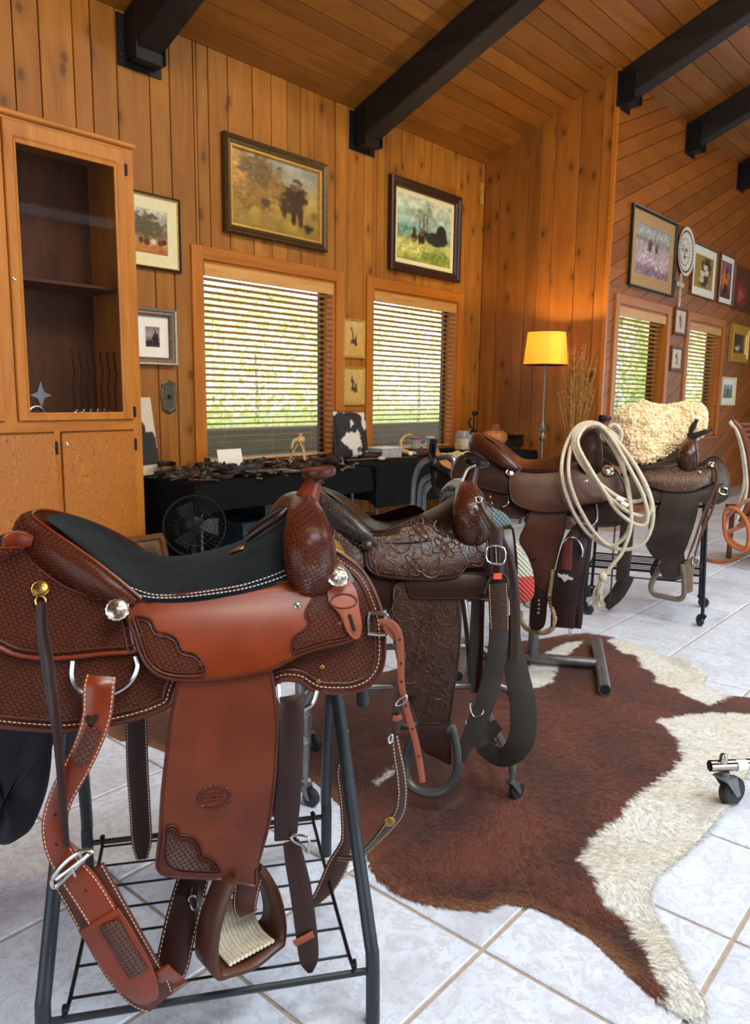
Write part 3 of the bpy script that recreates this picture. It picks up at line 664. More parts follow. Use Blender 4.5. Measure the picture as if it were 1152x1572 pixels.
st = [((.07 if k % 2 == 0 else .03)*math.sin(k*PI/4), 0, (.09 if k % 2 == 0 else .028)*math.cos(k*PI/4)) for k in range(8)]
o = m.prism(st, (0, .012, 0)).build('metal_star', M_STEEL, smooth=False); o.location = (gx0+.16, 4.78, zs+.2); tag(o, 'four pointed steel star ornament inside the glass cabinet', 'ornament')
# ================================================================ LAMP, DRIED GRASS
lp = at(840, 510, X=7.2)
t = thing('floor_lamp', 'floor lamp with yellow linen shade in the wall corner', 'lamp', (lp.x, lp.y, 0)); zt = lp.z
sh = NT('linen_shade'); nn = sh.noise(sh.coord('Object', (1, 1, 3)), 70, 3)
sh.col(sh.ramp(nn, [(.3, srgb(236, 190, 84)), (.7, srgb(250, 214, 116))])).rough(.9)
tr = sh.n('BsdfTranslucent'); sh.l(sh.b.inputs['Base Color'].links[0].from_socket, tr.inputs[0]); mx = sh.n('MixShader'); mx.inputs[0].default_value = .55
sh.l(sh.b.outputs[0], mx.inputs[1]); sh.l(tr.outputs[0], mx.inputs[2]); sh.l(mx.outputs[0], sh.out.inputs[0])
MB().lathe([(.225, zt-.33), (.192, zt), (.189, zt), (.222, zt-.33)], (0, 0, 0), 40).build('lamp_shade', sh.m, t)
for _r, _z in ((.2245, zt-.33), (.192, zt)): MB().tube([(_r*math.cos(a*PI/20), _r*math.sin(a*PI/20), _z) for a in range(40)], .004, 5, True).build('shade_rim', M_FDARK, t)
#*math.cos(a*PI/20), .192*math.sin(a*PI/20), zt) for a in range(40)], .004, 5, True).build('shade_rim', M_FDARK, t)
M_PEWT = plain('brushed_pewter', srgb(126, 122, 112), .35, .9)
MB().lathe([(.14, 0), (.14, .012), (.05, .03), (.018, .05), (.0105, .07), (.0105, .9), (.028, .92), (.036, .95), (.026, .985), (.014, 1.0), (.03, 1.04), (.02, 1.08), (.0095, 1.1), (.0095, zt-.2), (.001, zt-.2)], (0, 0, 0), 20).build('pole', M_PEWT, t)
q = MB(); q.tube([(-.05, 0, 1.02), (.05, 0, 1.02)], .006, 8)
for s in (-1, 1): q.ball((s*.055, 0, 1.02), .016)
q.build('swivel_knob', M_PEWT, t)
MB().lathe([(.012, zt-.2), (.03, zt-.16), (.034, zt-.12), (.02, zt-.08)], (0, 0, 0), 16).build('bulb', plain('bulb_glass', (.9, .85, .7, 1), .3), t)
MB().tube([(-.19, 0, zt-.02), (.19, 0, zt-.02)], .003, 5).tube([(0, -.19, zt-.02), (0, .19, zt-.02)], .003, 5).tube([(0, 0, zt-.2), (0, 0, zt-.015)], .003, 5).build('harp', M_PEWT, t)
for k, (ex, ey) in enumerate(((.05, .05),)):
    l = bpy.data.lights.new('lamp_bulb', 'POINT'); l.energy = 130; l.color = (1, .70, .28); l.shadow_soft_size = .04
    o = bpy.data.objects.new('lamp_bulb', l); COL.objects.link(o); o.location = (lp.x, lp.y, zt-.1); o.parent = None
gp = at(880, 690, X=7.3)
t = thing('dried_grass', 'bundle of dried grass stems in a tall vase near the lamp', 'dried grass', (gp.x, gp.y, 0)); m = MB(); mt = plain('straw', srgb(176, 122, 54), .8, var=.3)
rg = random.Random(4)
for k in range(70):
    a = rg.uniform(0, 6.28); sp = rg.uniform(.02, .2); hh = rg.uniform(.75, 1.28); b0 = V((rg.uniform(-.03, .03), rg.uniform(-.03, .03), .62))
    tip = b0+V((sp*math.cos(a), sp*math.sin(a), hh))
    m.tube([b0, b0.lerp(tip, .5)+V((0, 0, .03)), tip], [.004, .0035, .0025], 4)
    for j in range(6):
        p = b0.lerp(tip, .6+.07*j); d = V((rg.uniform(-.03, .03), rg.uniform(-.03, .03), .03)); m.tube([p, p+d], [.006, .002], 4)
m.build('stems', mt, t, kind='stuff')
MB().lathe([(.09, 0), (.12, .1), (.13, .35), (.09, .6), (.075, .66), (.085, .7), (.075, .7), (.065, .66), (.08, .6), (.1, .3), (.001, .1)], (0, 0, 0), 20).build('vase', plain('umber_glaze', srgb(76, 46, 26), .35), t)
o = MB().ball((.2, -.06, 1.6), (.04, .035, .035)).tube([(0, 0, .66), (.12, -.03, 1.2), (.2, -.06, 1.59)], .003, 5).build('seed_head', plain('seed_brown', srgb(60, 44, 30), .8), t)
# ================================================================ TABLES WITH BLACK CLOTH
TZ = .75
M_CLOTH = plain('black_cloth', srgb(10, 10, 11), .9, var=.3, vs=9, Specular_IOR_Level=.15)
M_TLEG = plain('table_steel', srgb(90, 90, 92), .35, .8)
def table(label, x0, x1, y0, y1, hem_f, hem_l, hem_r, seed, clabel, TZ=.75):
    t = thing('folding_table', label, 'table', ((x0+x1)/2, (y0+y1)/2, 0), 0, 'folding tables by the windows'); hx, hy = (x1-x0)/2, (y1-y0)/2
    MB().bbox(-hx+.01, hx-.01, -hy+.01, hy-.01, TZ-.035, TZ-.004, .006).build('tabletop', M_FSIL, t, smooth=False)
    for sx in (-1, 1):
        for sy in (-1, 1): MB().tube([(sx*(hx-.12), sy*(hy-.1), .0), (sx*(hx-.12), sy*(hy-.1), TZ-.03)], .014, 8).build('leg', M_TLEG, t)
        MB().tube([(sx*(hx-.12), -hy+.1, .3), (sx*(hx-.12), hy-.1, .3)], .01, 8).build('brace', M_TLEG, t)
    # cloth: top plus wavy hems
    c = thing('tablecloth', clabel, 'tablecloth', ((x0+x1)/2, (y0+y1)/2, 0), 0, 'black tablecloths'); m = MB()
    per = []
    N = 26
    def seg(a, b_, n): return [(lerp(a[0], b_[0], k/n), lerp(a[1], b_[1], k/n)) for k in range(n)]
    P = [(-hx, hy), (-hx, -hy), (hx, -hy), (hx, hy)]
    for i, n in ((0, 10), (1, 60), (2, 10), (3, 20)): per += [(p, i) for p in seg(P[i], P[(i+1) % 4], n)]
    rg = random.Random(seed); ph = [rg.uniform(0, 6) for _ in range(4)]
    out = {0: (-1, 0), 1: (0, -1), 2: (1, 0), 3: (0, 1)}; hem = {0: hem_l, 1: hem_f, 2: hem_r, 3: .03}
    R = [[], [], [], [], []]
    for k, ((x, y), i) in enumerate(per):
        j = per[k-1][1] if k and per[k-1][1] != i else i
        ox = out[i][0]+(out[j][0] if j != i else 0); oy = out[i][1]+(out[j][1] if j != i else 0)
        s = x*9+ph[0]+y*8; wv = .5+.5*math.sin(s)*.7+.3*math.sin(s*2.3+ph[1]); h = max(hem[i], hem[j] if j != i else 0)
        R[0].append((x*.985, y*.97, TZ)); R[1].append((x+ox*.004, y+oy*.004, TZ-.004))
        for q, f in ((2, .33), (3, .66), (4, 1)):
            d = .006+f*(.012+.02*wv*(min(1, h/.3)))
            R[q].append((x+ox*d, y+oy*d, TZ-.004-h*f))
    m.rings(R, caps=False); m.f.append(tuple(range(len(per)))); m.build('cloth', M_CLOTH, c, ang=60)
    return t
table('folding table holding bits and spurs beside the cabinet', 3.075, 4.88, 4.30, 5.06, .2, .72, .2, 1, 'black cloth over the table covered with bits and spurs')
table('folding table with jars and antlers under the second window', 4.98, 6.5, 4.32, 5.06, .36, .3, .3, 5, 'black cloth over the table with jars and antlers')
table('small folding table in the corner near the lamp', 6.62, 7.3, 4.06, 4.95, .4, .4, .4, 8, 'black cloth over the small corner table near the lamp', .795)
# under the table: crates, fan, framed item on the floor
M_TEAL = plain('teal_plastic', srgb(20, 52, 58), .4)
def crate(x, y, z, w, d, h, label):
    t = thing('plastic_crate', label, 'crate', (x, y, z), 0, 'crates under the table'); m = MB(); b_ = .006
    m.bbox(-w/2, w/2, -d/2, d/2, 0, .012, .003).box(-w/2, w/2, -d/2, -d/2+b_, 0, h).box(-w/2, w/2, d/2-b_, d/2, 0, h).box(-w/2, -w/2+b_, -d/2, d/2, 0, h).box(w/2-b_, w/2, -d/2, d/2, 0, h)
    m.build('tub', M_TEAL, t, smooth=False)
    MB().bbox(-w/2-.012, w/2+.012, -d/2-.012, d/2+.012, h, h+.03, .008).build('lid', M_TEAL, t, smooth=False)
crate(3.95, 4.72, 0, .6, .42, .36, 'teal plastic tub on the floor under the table, nearer the cabinet')
crate(4.62, 4.72, 0, .56, .42, .34, 'teal plastic tub on the floor under the table, further from the cabinet')
crate(4.2, 4.74, .392, .6, .4, .16, 'shallow teal plastic tub stacked on the lower tubs')
fp = at(300, 850, Y=4.12); fx, fy = fp.x, 4.12
t = thing('floor_fan', 'black wire cage fan on the floor before the table', 'fan', (fx, fy, 0), math.radians(-28)); R0 = .2; zc = .5
for yy in (-.05, .05):
    m = MB()
    for k in range(36):
        a = 2*PI*k/36; m.tube([(.03*math.cos(a), yy*1.5, zc+.03*math.sin(a)), (.14*math.cos(a+.15), yy*1.4, zc+.14*math.sin(a+.15)), (R0*math.cos(a+.25), yy*.2, zc+R0*math.sin(a+.25))], .0017, 4)
    m.tube([(R0*math.cos(2*PI*k/36), yy*.2, zc+R0*math.sin(2*PI*k/36)) for k in range(36)], .006, 6, True)
    m.tube([(.12*math.cos(2*PI*k/30), yy*1.42, zc+.12*math.sin(2*PI*k/30)) for k in range(30)], .0025, 5, True)
    m.build('cage', M_IRON, t)
for k in range(3):
    a = 2*PI*k/3; m = MB(); m.rings([[(.03*math.cos(a-.3), -.015, zc+.03*math.sin(a-.3)), (.03*math.cos(a+.3), .015, zc+.03*math.sin(a+.3))], [(.1*math.cos(a-.5), -.02, zc+.1*math.sin(a-.5)), (.1*math.cos(a+.4), .02, zc+.1*math.sin(a+.4))], [(.165*math.cos(a-.45), -.015, zc+.165*math.sin(a-.45)), (.165*math.cos(a+.25), .02, zc+.165*math.sin(a+.25))]], closed=False)
    m.build('blade', M_IRON, t)
MB().lathe([(.045, -.1), (.06, -.06), (.06, .05), (.03, .07)], (0, .06, zc), 16, RX).build('motor', M_IRON, t)
MB().tube([(0, .1, zc-.02), (0, .1, .05)], .016, 10).lathe([(.16, 0), (.16, .02), (.05, .045), (.02, .05)], (0, .08, 0), 20).build('stand', M_IRON, t)
pp = at(212, 845, Y=4.42)
t = thing('shadow_box', 'small framed relief leaning on the floor by the cabinet', 'picture', (pp.x-.0, 4.40, 0), 0); t.rotation_euler = (math.radians(-20), 0, math.radians(-4))
rectloft([(0, 0), (0, .03), (.012, .036), (.035, .03), (.035, .004)], .5, .42).build('frame', M_FBRN, t, smooth=False)
t.children[0].location = (0, 0, .21)
rel = painter([(0, (96, 70, 40)), (1, (110, 84, 50))], [(.3, .5, .12, .3, (190, 170, 120), .3, .8), (.6, .45, .16, .2, (170, 150, 100), .3, .9), (.5, .75, .3, .08, (60, 44, 26), .3, .7)], .4, 10, 21)
pm = print_mesh('print', .43, .35, rel, -.008, t, 30); pm.location = (0, 0, .21)
# hide-covered panel leaning by the cabinet
hidef = lambda x, y: (40, 32, 28) if (.18+.25*(1-y)+.06*nz2(x, y, 5, 3)) < x < (.55+.45*(1-y)*.9+.08*nz2(x, y, 4, 6)+(.2 if y < .55 else 0)) and y > .12 else (214, 196, 168)
a = at(219, 610, Y=5.0); b_ = at(247, 727, Y=4.95); w = .30; hgt = a.z-TZ-.003
t = thing('hide_panel', 'black and white hide panel leaning between cabinet and window', 'panel', (b_.x-w/2, 4.95, TZ+.004)); t.rotation_euler = (math.radians(-8), math.radians(-2), 0)
MB().bbox(-w/2, w/2, 0, .012, 0, hgt, .003).build('board', M_MATC, t, smooth=False)
pm = print_mesh('hide_face', w, hgt, hidef, -.002, t, 40, paintmat('hide_print', .8)); pm.location = (0, 0, hgt/2)
# ================================================================ SADDLE TOOLKIT
STAB = [(.0, .26), (.3, .272), (.45, .285), (.6, .288), (.7, .276), (.76, .264), (.82, .246), (.88, .22), (.93, .19), (.97, .16), (1.02, .115), (1.08, .06), (1.2, .03)]
class Saddle:
    def __init__(s, name, label, C, az, dz=0, wsc=1.0):
        s.az = math.radians(az); s.C = V((C[0], C[1], 0)); s.dz = dz; s.ws = wsc
        s.o = thing(name, label, 'saddle', (C[0], C[1], 0), s.az, 'western saddles on stands')
        s.R = Matrix.Rotation(-s.az, 3, 'Z'); s.mir = True
    def S(s, z): return interp(STAB, z-s.dz)*s.ws
    def loc(s, P): return s.R @ (P-s.C)
    def pw(s, px, py, w):
        d = s.R @ ray(px, py); o = s.R @ (O0-s.C); t = (-w-o.y)/d.y; return o+d*t
    def hit(s, px, py, off=0):
        d = s.R @ ray(px, py); o = s.R @ (O0-s.C)
        t0, t1 = (-.6-o.y)/d.y, (.5-o.y)/d.y
        for _ in range(40):
            t = (t0+t1)/2; p = o+d*t
            if -p.y-s.S(p.z)-off > 0: t0 = t
            else: t1 = t
        return o+d*t0
    def on(s, u, z, off, sg=-1): return V((u, sg*(s.S(z)+off), z))
    def nrm(s, z, sg=-1):
        k = (s.S(z+.01)-s.S(z-.01))/.02; return V((0, sg, -k)).normalized()
    def uz(s, pts, off, n=4, closed=True):
        q = [s.hit(p[0], p[1], off) for p in pts]; q = [V((p.x, 0, p.z)) for p in q]
        return cat(q, n, closed) if n else q
    def fill(s, name, poly, off, th, mat, step=.03, bulge=None, parent=None, mir=None, label=None, bev=True):
        bm = bmesh.new(); vs = [bm.verts.new((p.x, 0, p.z)) for p in poly]; bm.faces.new(vs)
        x0, x1 = min(p.x for p in poly), max(p.x for p in poly); z0, z1 = min(p.z for p in poly), max(p.z for p in poly)
        for ax, a, b_ in ((0, x0, x1), (2, z0, z1)):
            k = a+step
            while k < b_-step*.3:
                co = [0, 0, 0]; co[ax] = k; no = [0, 0, 0]; no[ax] = 1
                bmesh.ops.bisect_plane(bm, geom=bm.verts[:]+bm.edges[:]+bm.faces[:], plane_co=co, plane_no=no); k += step
        bmesh.ops.recalc_face_normals(bm, faces=bm.faces)
        bm.verts.index_update()
        V0 = [v.co.copy() for v in bm.verts]; bd = [v.is_boundary for v in bm.verts]
        F0 = [[v.index for v in f.verts] for f in bm.faces]; E0 = [(e.verts[0].index, e.verts[1].index) for e in bm.edges if e.is_boundary]
        bm.free()
        res = []
        for sg in ((-1, 1) if (s.mir if mir is None else mir) else (-1,)):
            bf = (lambda p: bulge(p.x, p.z)) if bulge else (lambda p: 0)
            top = [s.on(p.x, p.z, off+bf(p)-(th*.45 if b_ and bev else 0), sg) for p, b_ in zip(V0, bd)]; n = len(top)
            bot = [s.on(p.x, p.z, off+bf(p)-th, sg) for p in V0]
            me = bpy.data.meshes.new(name)
            fs = F0+[[i+n for i in reversed(f)] for f in F0]+[[a, b_, b_+n, a+n] for a, b_ in E0]
            me.from_pydata([tuple(v) for v in top+bot], [], fs); me.update()
            b2 = bmesh.new(); b2.from_mesh(me); bmesh.ops.recalc_face_normals(b2, faces=b2.faces); b2.to_mesh(me); b2.free()
            uv = me.uv_layers.new(name='UVMap')
            for l in me.loops: c = me.vertices[l.vertex_index].co; uv.data[l.index].uv = (c.x, c.z)
            me.polygons.foreach_set('use_smooth', [True]*len(me.polygons))
            try: me.set_sharp_from_angle(angle=math.radians(50))
            except Exception: pass
            res.append(link(name, me, mat, parent or s.o, None, label))
        return res[0]
    def sheet(s, name, pts, off, th, mat, n=4, **kw):
        poly = s.uz(pts, off, n); s.fill(name, poly, off, th, mat, **kw); return poly
    def inset(s, poly, d):
        N = len(poly); ar = sum(poly[i].x*poly[(i+1) % N].z-poly[(i+1) % N].x*poly[i].z for i in range(N)); sg = 1 if ar > 0 else -1; out = []
        for i in range(N):
            t = poly[(i+1) % N]-poly[i-1]; L = max(1e-6, math.hypot(t.x, t.z)); out.append(V((poly[i].x-sg*t.z/L*d, 0, poly[i].z+sg*t.x/L*d)))
        return out
    def bead(s, name, path, off, r, mat, closed=True, sg=-1, parent=None, kind=None):
        return MB().tube([s.on(p.x, p.z, off, sg) for p in path], r, 6, closed).build(name, mat, parent or s.o, kind=kind)
    def stitch(s, path, off, mat, closed=True, L=.0055, gap=.0035, r=.0009, parent=None):
        pts = [s.on(p.x, p.z, off) for p in path]
        dashes(pts+([pts[0]] if closed else []), mat, parent or s.o, L, gap, r)
    def concho(s, px, py, off, r, mat, ring=None, parent=None, name='concho'):
        p = s.hit(px, py, off); n = s.nrm(p.z); M = n.to_track_quat('Z', 'Y').to_matrix().to_4x4(); k = 28
        rg = []
        for rr, zz in ((1, 0), (1.0, .12), (.9, .22), (.82, .2), (.78, .3), (.5, .42), (.02, .46)):
            rg.append([M @ V((r*rr*(1+(.035*math.cos(a*2*PI/k*14) if rr > .85 else 0))*math.cos(a*2*PI/k), r*rr*(1+(.035*math.cos(a*2*PI/k*14) if rr > .85 else 0))*math.sin(a*2*PI/k), r*zz))+p for a in range(k)])
        c = MB().rings(rg, caps=True).build(name, mat, parent or s.o)
        m = MB()
        for a in range(6):
            t = a*PI/3; m.tube([M @ V((r*.12*math.cos(t), r*.12*math.sin(t), r*.46))+p, M @ V((r*.4*math.cos(t+.35), r*.4*math.sin(t+.35), r*.44))+p, M @ V((r*.62*math.cos(t+.1), r*.62*math.sin(t+.1), r*.37))+p], r*.05, 4)
        m.build('engraving', M_DARKMETAL, c, kind='stuff'); return c
    def strap(s, name, pts, mat, th=.005, n=5, st=None, holes=(), parent=None, side=None, mirw=None):
        q = [s.pw(p[0], p[1], p[2]) for p in pts]; ws = []
        for p, v in zip(pts, q):
            wp = s.C+s.R.inverted() @ v; ws.append(p[3]*(wp-O0).dot(CF)/FPX)
        path = cat(q, n); wv = [w.x for w in cat([V((w, 0, 0)) for w in ws], n)]
        N = len(path); sd = []
        for i in range(N):
            t = (path[min(i+1, N-1)]-path[max(0, i-1)]).normalized(); sd.append(side if side else t.cross(V((0, -1, 0))).normalized())
        o = uvgen(MB().ribbon(path, sd, wv, th).build(name, mat, parent or s.o))
        fr = V((0, -1, 0))
        if st:
            for e in (-1, 1):
                P = []
                for i in range(N):
                    t = (path[min(i+1, N-1)]-path[max(0, i-1)]).normalized(); nm = t.cross(sd[i]).normalized()
                    if nm.y > 0: nm = -nm
                    P.append(path[i]+sd[i]*e*(wv[i]/2-.004)+nm*(th/2+.0004))
                dashes(P, st, o)
        for f in holes:
            i = int(f*(N-1)); t = (path[min(i+1, N-1)]-path[max(0, i-1)]).normalized(); nm = t.cross(sd[i]).normalized()
            if nm.y > 0: nm = -nm
            M = nm.to_track_quat('Z', 'Y').to_matrix().to_4x4()
            MB().lathe([(.003, 0), (.003, th/2+.0006), (.0001, th/2+.0005)], path[i], 8, M).build('hole', M_HOLE, o)
        return path, wv
    def seat(s, rows, mat, drop=.03, name='seat', nc=10):
        R = cat([V(r[:3]) for r in rows], 4); Q = cat([V(r[3:6]) for r in rows], 4); rg = []
        for a, b_ in zip(R, Q):
            ring = []
            for k in range(-nc, nc+1):
                x = k/nc; ring.append((a.x+a.y*x*x, a.z*x, b_.x-(b_.x-b_.y)*abs(x)**b_.z))
            ring.append((a.x+a.y*.9, a.z*.93, b_.y-drop)); ring.append((a.x+a.y*.9, -a.z*.93, b_.y-drop)); rg.append(ring)
        return MB().rings(rg, caps=True).build(name, mat, s.o, ang=75)
    def tubes(s, name, path, r, mat, n=14, up=(1, 0, 0), parent=None, nn=5, ang=60, uv=False):
        P = cat(path, nn); rr = cat([V((a, b_, 0)) for a, b_ in r], nn)
        return uvgen(MB().tube(P, [(a.x, a.y) for a in rr], n, up=up).build(name, mat, parent or s.o, ang=ang))
def uvgen(o):
    me = o.data; uv = me.uv_layers.new(name='UVMap')
    for l in me.loops: c = me.vertices[l.vertex_index].co; uv.data[l.index].uv = (c.x+c.y*.6, c.z+c.y*.35)
    return o
def dashes(pts, mat, parent, L=.0055, gap=.0035, r=.0009):
    m = MB(); acc = 0; per = L+gap; cum = [0]
    for a, b_ in zip(pts, pts[1:]): cum.append(cum[-1]+(b_-a).length)
    def P(d):
        for i in range(len(pts)-1):
            if cum[i+1] >= d: k = (d-cum[i])/max(1e-9, cum[i+1]-cum[i]); return pts[i].lerp(pts[i+1], k)
        return pts[-1]
    d = 0
    while d+L < cum[-1]: m.tube([P(d), P(d+L)], r, 4); d += per
    if m.v: m.build('stitching', mat, parent, smooth=False, kind='stuff')
def dring(parent, pts, r, mat, closed=False, name='ring', n=5): return MB().tube(cat(pts, n, closed), r, 8, closed).build(name, mat, parent)
def stirrup(s, name_parent, c, yaw, W, H, dep, th, mat, lab=None, inner=None, nm='stirrup', flat=.0):
    c = V(c); M = Matrix.Rotation(yaw, 4, 'Z')
    prof = [(-.028, H), (-.04, H*.93), (-W*.42, H*.62), (-W*.5, H*.3), (-W*.47, H*.1), (-W*.34, .012), (0, 0), (W*.34, .012), (W*.47, H*.1), (W*.5, H*.3), (W*.42, H*.62), (.04, H*.93), (.028, H)]
    path = [c+M @ V((x, 0, z)) for x, z in cat([V((x, z, 0)) for x, z in prof], 4) for _ in (0,)] if False else [c+M @ V((p.x, 0, p.y)) for p in cat([V((x, z, 0)) for x, z in prof], 4)]
    N = len(path); ww = [dep*(.45+.55*min(1, abs(2*i/(N-1)-1)**-.9*.32 if abs(2*i/(N-1)-1) > .05 else 1)) for i in range(N)]
    o = MB().ribbon(path, M @ V((0, 1, 0)), ww, th).build(nm, mat, name_parent)
    MB().tube([c+M @ V((-.034, 0, H*.97)), c+M @ V((.034, 0, H*.97))], .008, 10).build('stirrup_bar', mat, o)
    return o
# ================================================================ LEATHERS
CH = srgb(116, 42, 12)
L_SM = leather('chestnut_leather', CH, .3, var=.16, coat=.45)
L_FEN = leather('chestnut_fender', srgb(100, 40, 14), .42, var=.2, coat=.12)
L_WV = leather('chestnut_basketweave', srgb(108, 46, 22), .34, 'weave', 1.0, var=.14, dark=.2, depth=1.0)
L_WV2 = leather('chestnut_basketweave_gloss', srgb(114, 44, 17), .26, 'weave', 1.0, var=.14, dark=.2, depth=1.0, coat=.4)
L_DK = leather('oiled_strap', srgb(42, 15, 9), .4, var=.15)
L_EDGE = leather('burnished_edge', srgb(76, 30, 14), .38)
L_PINK = leather('raw_latigo', srgb(138, 68, 42), .45, var=.1)
M_HOLE = plain('hole_dark', (.004, .003, .003, 1), .9)
M_THREAD = plain('cream_thread', srgb(226, 190, 150), .8, var=.05)
M_THREADW = plain('white_thread', srgb(215, 205, 190), .8, var=.05)
M_SUEDE = NT('black_suede'); _n = M_SUEDE.noise(M_SUEDE.coord(), 9, 5, .6); M_SUEDE.col(M_SUEDE.ramp(_n, [(.3, srgb(8, 10, 11)), (.7, srgb(22, 27, 29))])).rough(.9).P(Sheen_Weight=.04, Sheen_Roughness=.5, Specular_IOR_Level=.15); M_SUEDE = M_SUEDE.m
M_SILV = plain('engraved_silver', srgb(214, 206, 190), .22, 1.0, var=.12, vs=140)
M_BRASS = plain('worn_brass', srgb(160, 122, 62), .35, 1.0, var=.15, vs=90)
M_NICK = plain('nickel', srgb(188, 184, 178), .2, 1.0, var=.06)
M_FLEECE = plain('golden_fleece', srgb(196, 150, 50), .95, var=.25, vs=80, bump=.6)
M_PIPE = plain('gunmetal_paint', srgb(36, 41, 45), .45, .2, var=.15)
M_PGREY = plain('galvanised_pipe', srgb(128, 128, 126), .35, .7, var=.15)
def K(pts, y0=700, sc=1.92, x0=0): return [(x/sc+x0, y/sc+y0) for x, y in pts]
def K4(pts, y0, sc=1.92, x0=0): return [(x/sc+x0, y/sc+y0, w, d/sc) for x, y, w, d in pts]
# ================================================================ SADDLE 1
s1 = Saddle('western_saddle', 'chestnut basketweave western saddle with black suede seat, nearest the camera', (1.04, 1.42), -36)
skirt = K([(985, 285), (1020, 300), (1070, 340), (1105, 400), (1128, 470), (1135, 540), (1130, 620), (1100, 670), (1050, 695), (1000, 700), (940, 697), (905, 680), (880, 665), (840, 662), (815, 672), (780, 700), (720, 690), (640, 640), (540, 660), (515, 700), (500, 737), (430, 768), (330, 793), (200, 812), (90, 808), (0, 800), (-100, 786), (-160, 720), (-175, 600), (-110, 440), (60, 420), (200, 450), (380, 470), (900, 440), (960, 345)])
pl = s1.sheet('skirt', skirt, 0, .008, L_WV, n=3, step=.035)
s1.bead('skirt_edge', pl, -.004, .0045, L_EDGE); s1.bead('skirt_edge', pl, -.004, .0045, L_EDGE, sg=1)
ins = s1.inset(pl, .012); s1.stitch(ins, .0008, M_THREAD); s1.bead('border_bead', s1.inset(pl, .021), .0004, .0022, L_EDGE)
fl_ = s1.inset(pl, -.006); fz = [p for p in fl_ if p.z < .86]
s1.fill('fleece_lining', s1.inset(pl, -.004), -.0085, .014, M_FLEECE, step=.05, bev=False)
rj = K([(-140, 330), (-60, 285), (0, 272), (90, 275), (110, 300), (200, 365), (300, 400), (370, 405), (380, 480), (395, 560), (398, 577), (300, 585), (165, 598), (60, 590), (0, 567), (-80, 520), (-140, 440)])
pl = s1.sheet('rear_jockey', rj, .010, .007, L_WV, n=3)
s1.bead('jockey_edge', pl, .0075, .0042, L_SM); s1.bead('border_bead', s1.inset(pl, .012), .0106, .0022, L_EDGE)
# fender
fd = K([(528, 60), (525, 90), (505, 200), (490, 320), (478, 430), (472, 540), (463, 625), (468, 648), (485, 661), (530, 668), (620, 672), (680, 680), (748, 694), (756, 680), (758, 640), (775, 580), (795, 500), (808, 400), (815, 300), (818, 220), (812, 150), (800, 60), (780, 0), (560, 0)], 1000)
pl = s1.sheet('fender', fd, .014, .007, L_FEN, n=3, step=.05)
s1.bead('fender_edge', pl, .0105, .0038, L_EDGE)
pt = K([(487, 522), (508, 514), (526, 522), (532, 542), (556, 543), (582, 558), (594, 582), (598, 600), (626, 612), (644, 632), (650, 652), (600, 654), (540, 650), (505, 642), (487, 625), (481, 590), (484, 550)], 1000)
pl = s1.sheet('tooled_corner', pt, .0155, .0025, L_WV, n=3, mir=False); s1.bead('corner_border', pl, .0155, .0018, L_EDGE); s1.bead('corner_border', s1.inset(pl, .006), .0162, .0013, L_EDGE)
# maker's stamp
cst = s1.hit(632/1.92, 1000+430/1.92, .014); rr = .032
ring = [V((cst.x+rr*(1+.06*math.cos(20*a))*math.cos(a), 0, cst.z+rr*.76*(1+.06*math.cos(20*a))*math.sin(a))) for a in [2*PI*k/80 for k in range(80)]]
st_ = s1.bead('stamp_border', ring, .0143, .0022, L_EDGE)
s1.bead('stamp_line', [V((cst.x+rr*.78*math.cos(a), 0, cst.z+rr*.55*math.sin(a))) for a in [2*PI*k/40 for k in range(40)]], .0143, .0013, L_EDGE, parent=st_)
m = MB()
for j, wd_ in ((-.008, .016), (0, .02), (.008, .016)):
    x = -wd_
    while x < wd_:
        q = random.uniform(.002, .0045); m.tube([s1.on(cst.x+x, cst.z+j-.0022, .0144), s1.on(cst.x+x+random.uniform(-.001, .001), cst.z+j+.0022, .0144)], .0009, 4); x += q
m.build('stamp_lettering', L_EDGE, st_, kind='stuff')
# seat jockey
def jb(u, z): return .006*max(0, min(1, (.86-z)/.06))
jk = K([(372, 430), (440, 424), (560, 408), (700, 390), (822, 374), (880, 366), (945, 362), (985, 380), (1015, 430), (1040, 490), (1046, 528), (1032, 545), (980, 560), (920, 574), (870, 594), (800, 630), (740, 645), (640, 660), (540, 662), (470, 648), (430, 612), (410, 570), (395, 520), (376, 480), (366, 430)])
pl = s1.sheet('seat_jockey', jk, .024, .008, L_SM, n=3)
s1.bead('jockey_edge', pl, .0205, .0045, L_EDGE)
for pt in (K([(394, 476), (425, 474), (448, 486), (464, 516), (494, 522), (524, 540), (538, 572), (574, 582), (598, 605), (608, 640), (570, 648), (520, 648), (474, 636), (438, 606), (420, 565), (406, 520)]),
           K([(965, 392), (935, 402), (908, 440), (898, 470), (908, 492), (895, 512), (868, 530), (858, 556), (866, 578), (910, 568), (960, 552), (1012, 542), (1030, 528), (1024, 490), (1000, 440), (985, 405)])):
    p2 = s1.sheet('tooled_corner', pt, .0252, .0025, L_WV, n=3, mir=False); s1.bead('corner_border', p2, .0252, .0018, L_EDGE); s1.bead('corner_border', s1.inset(p2, .007), .026, .0013, L_EDGE)
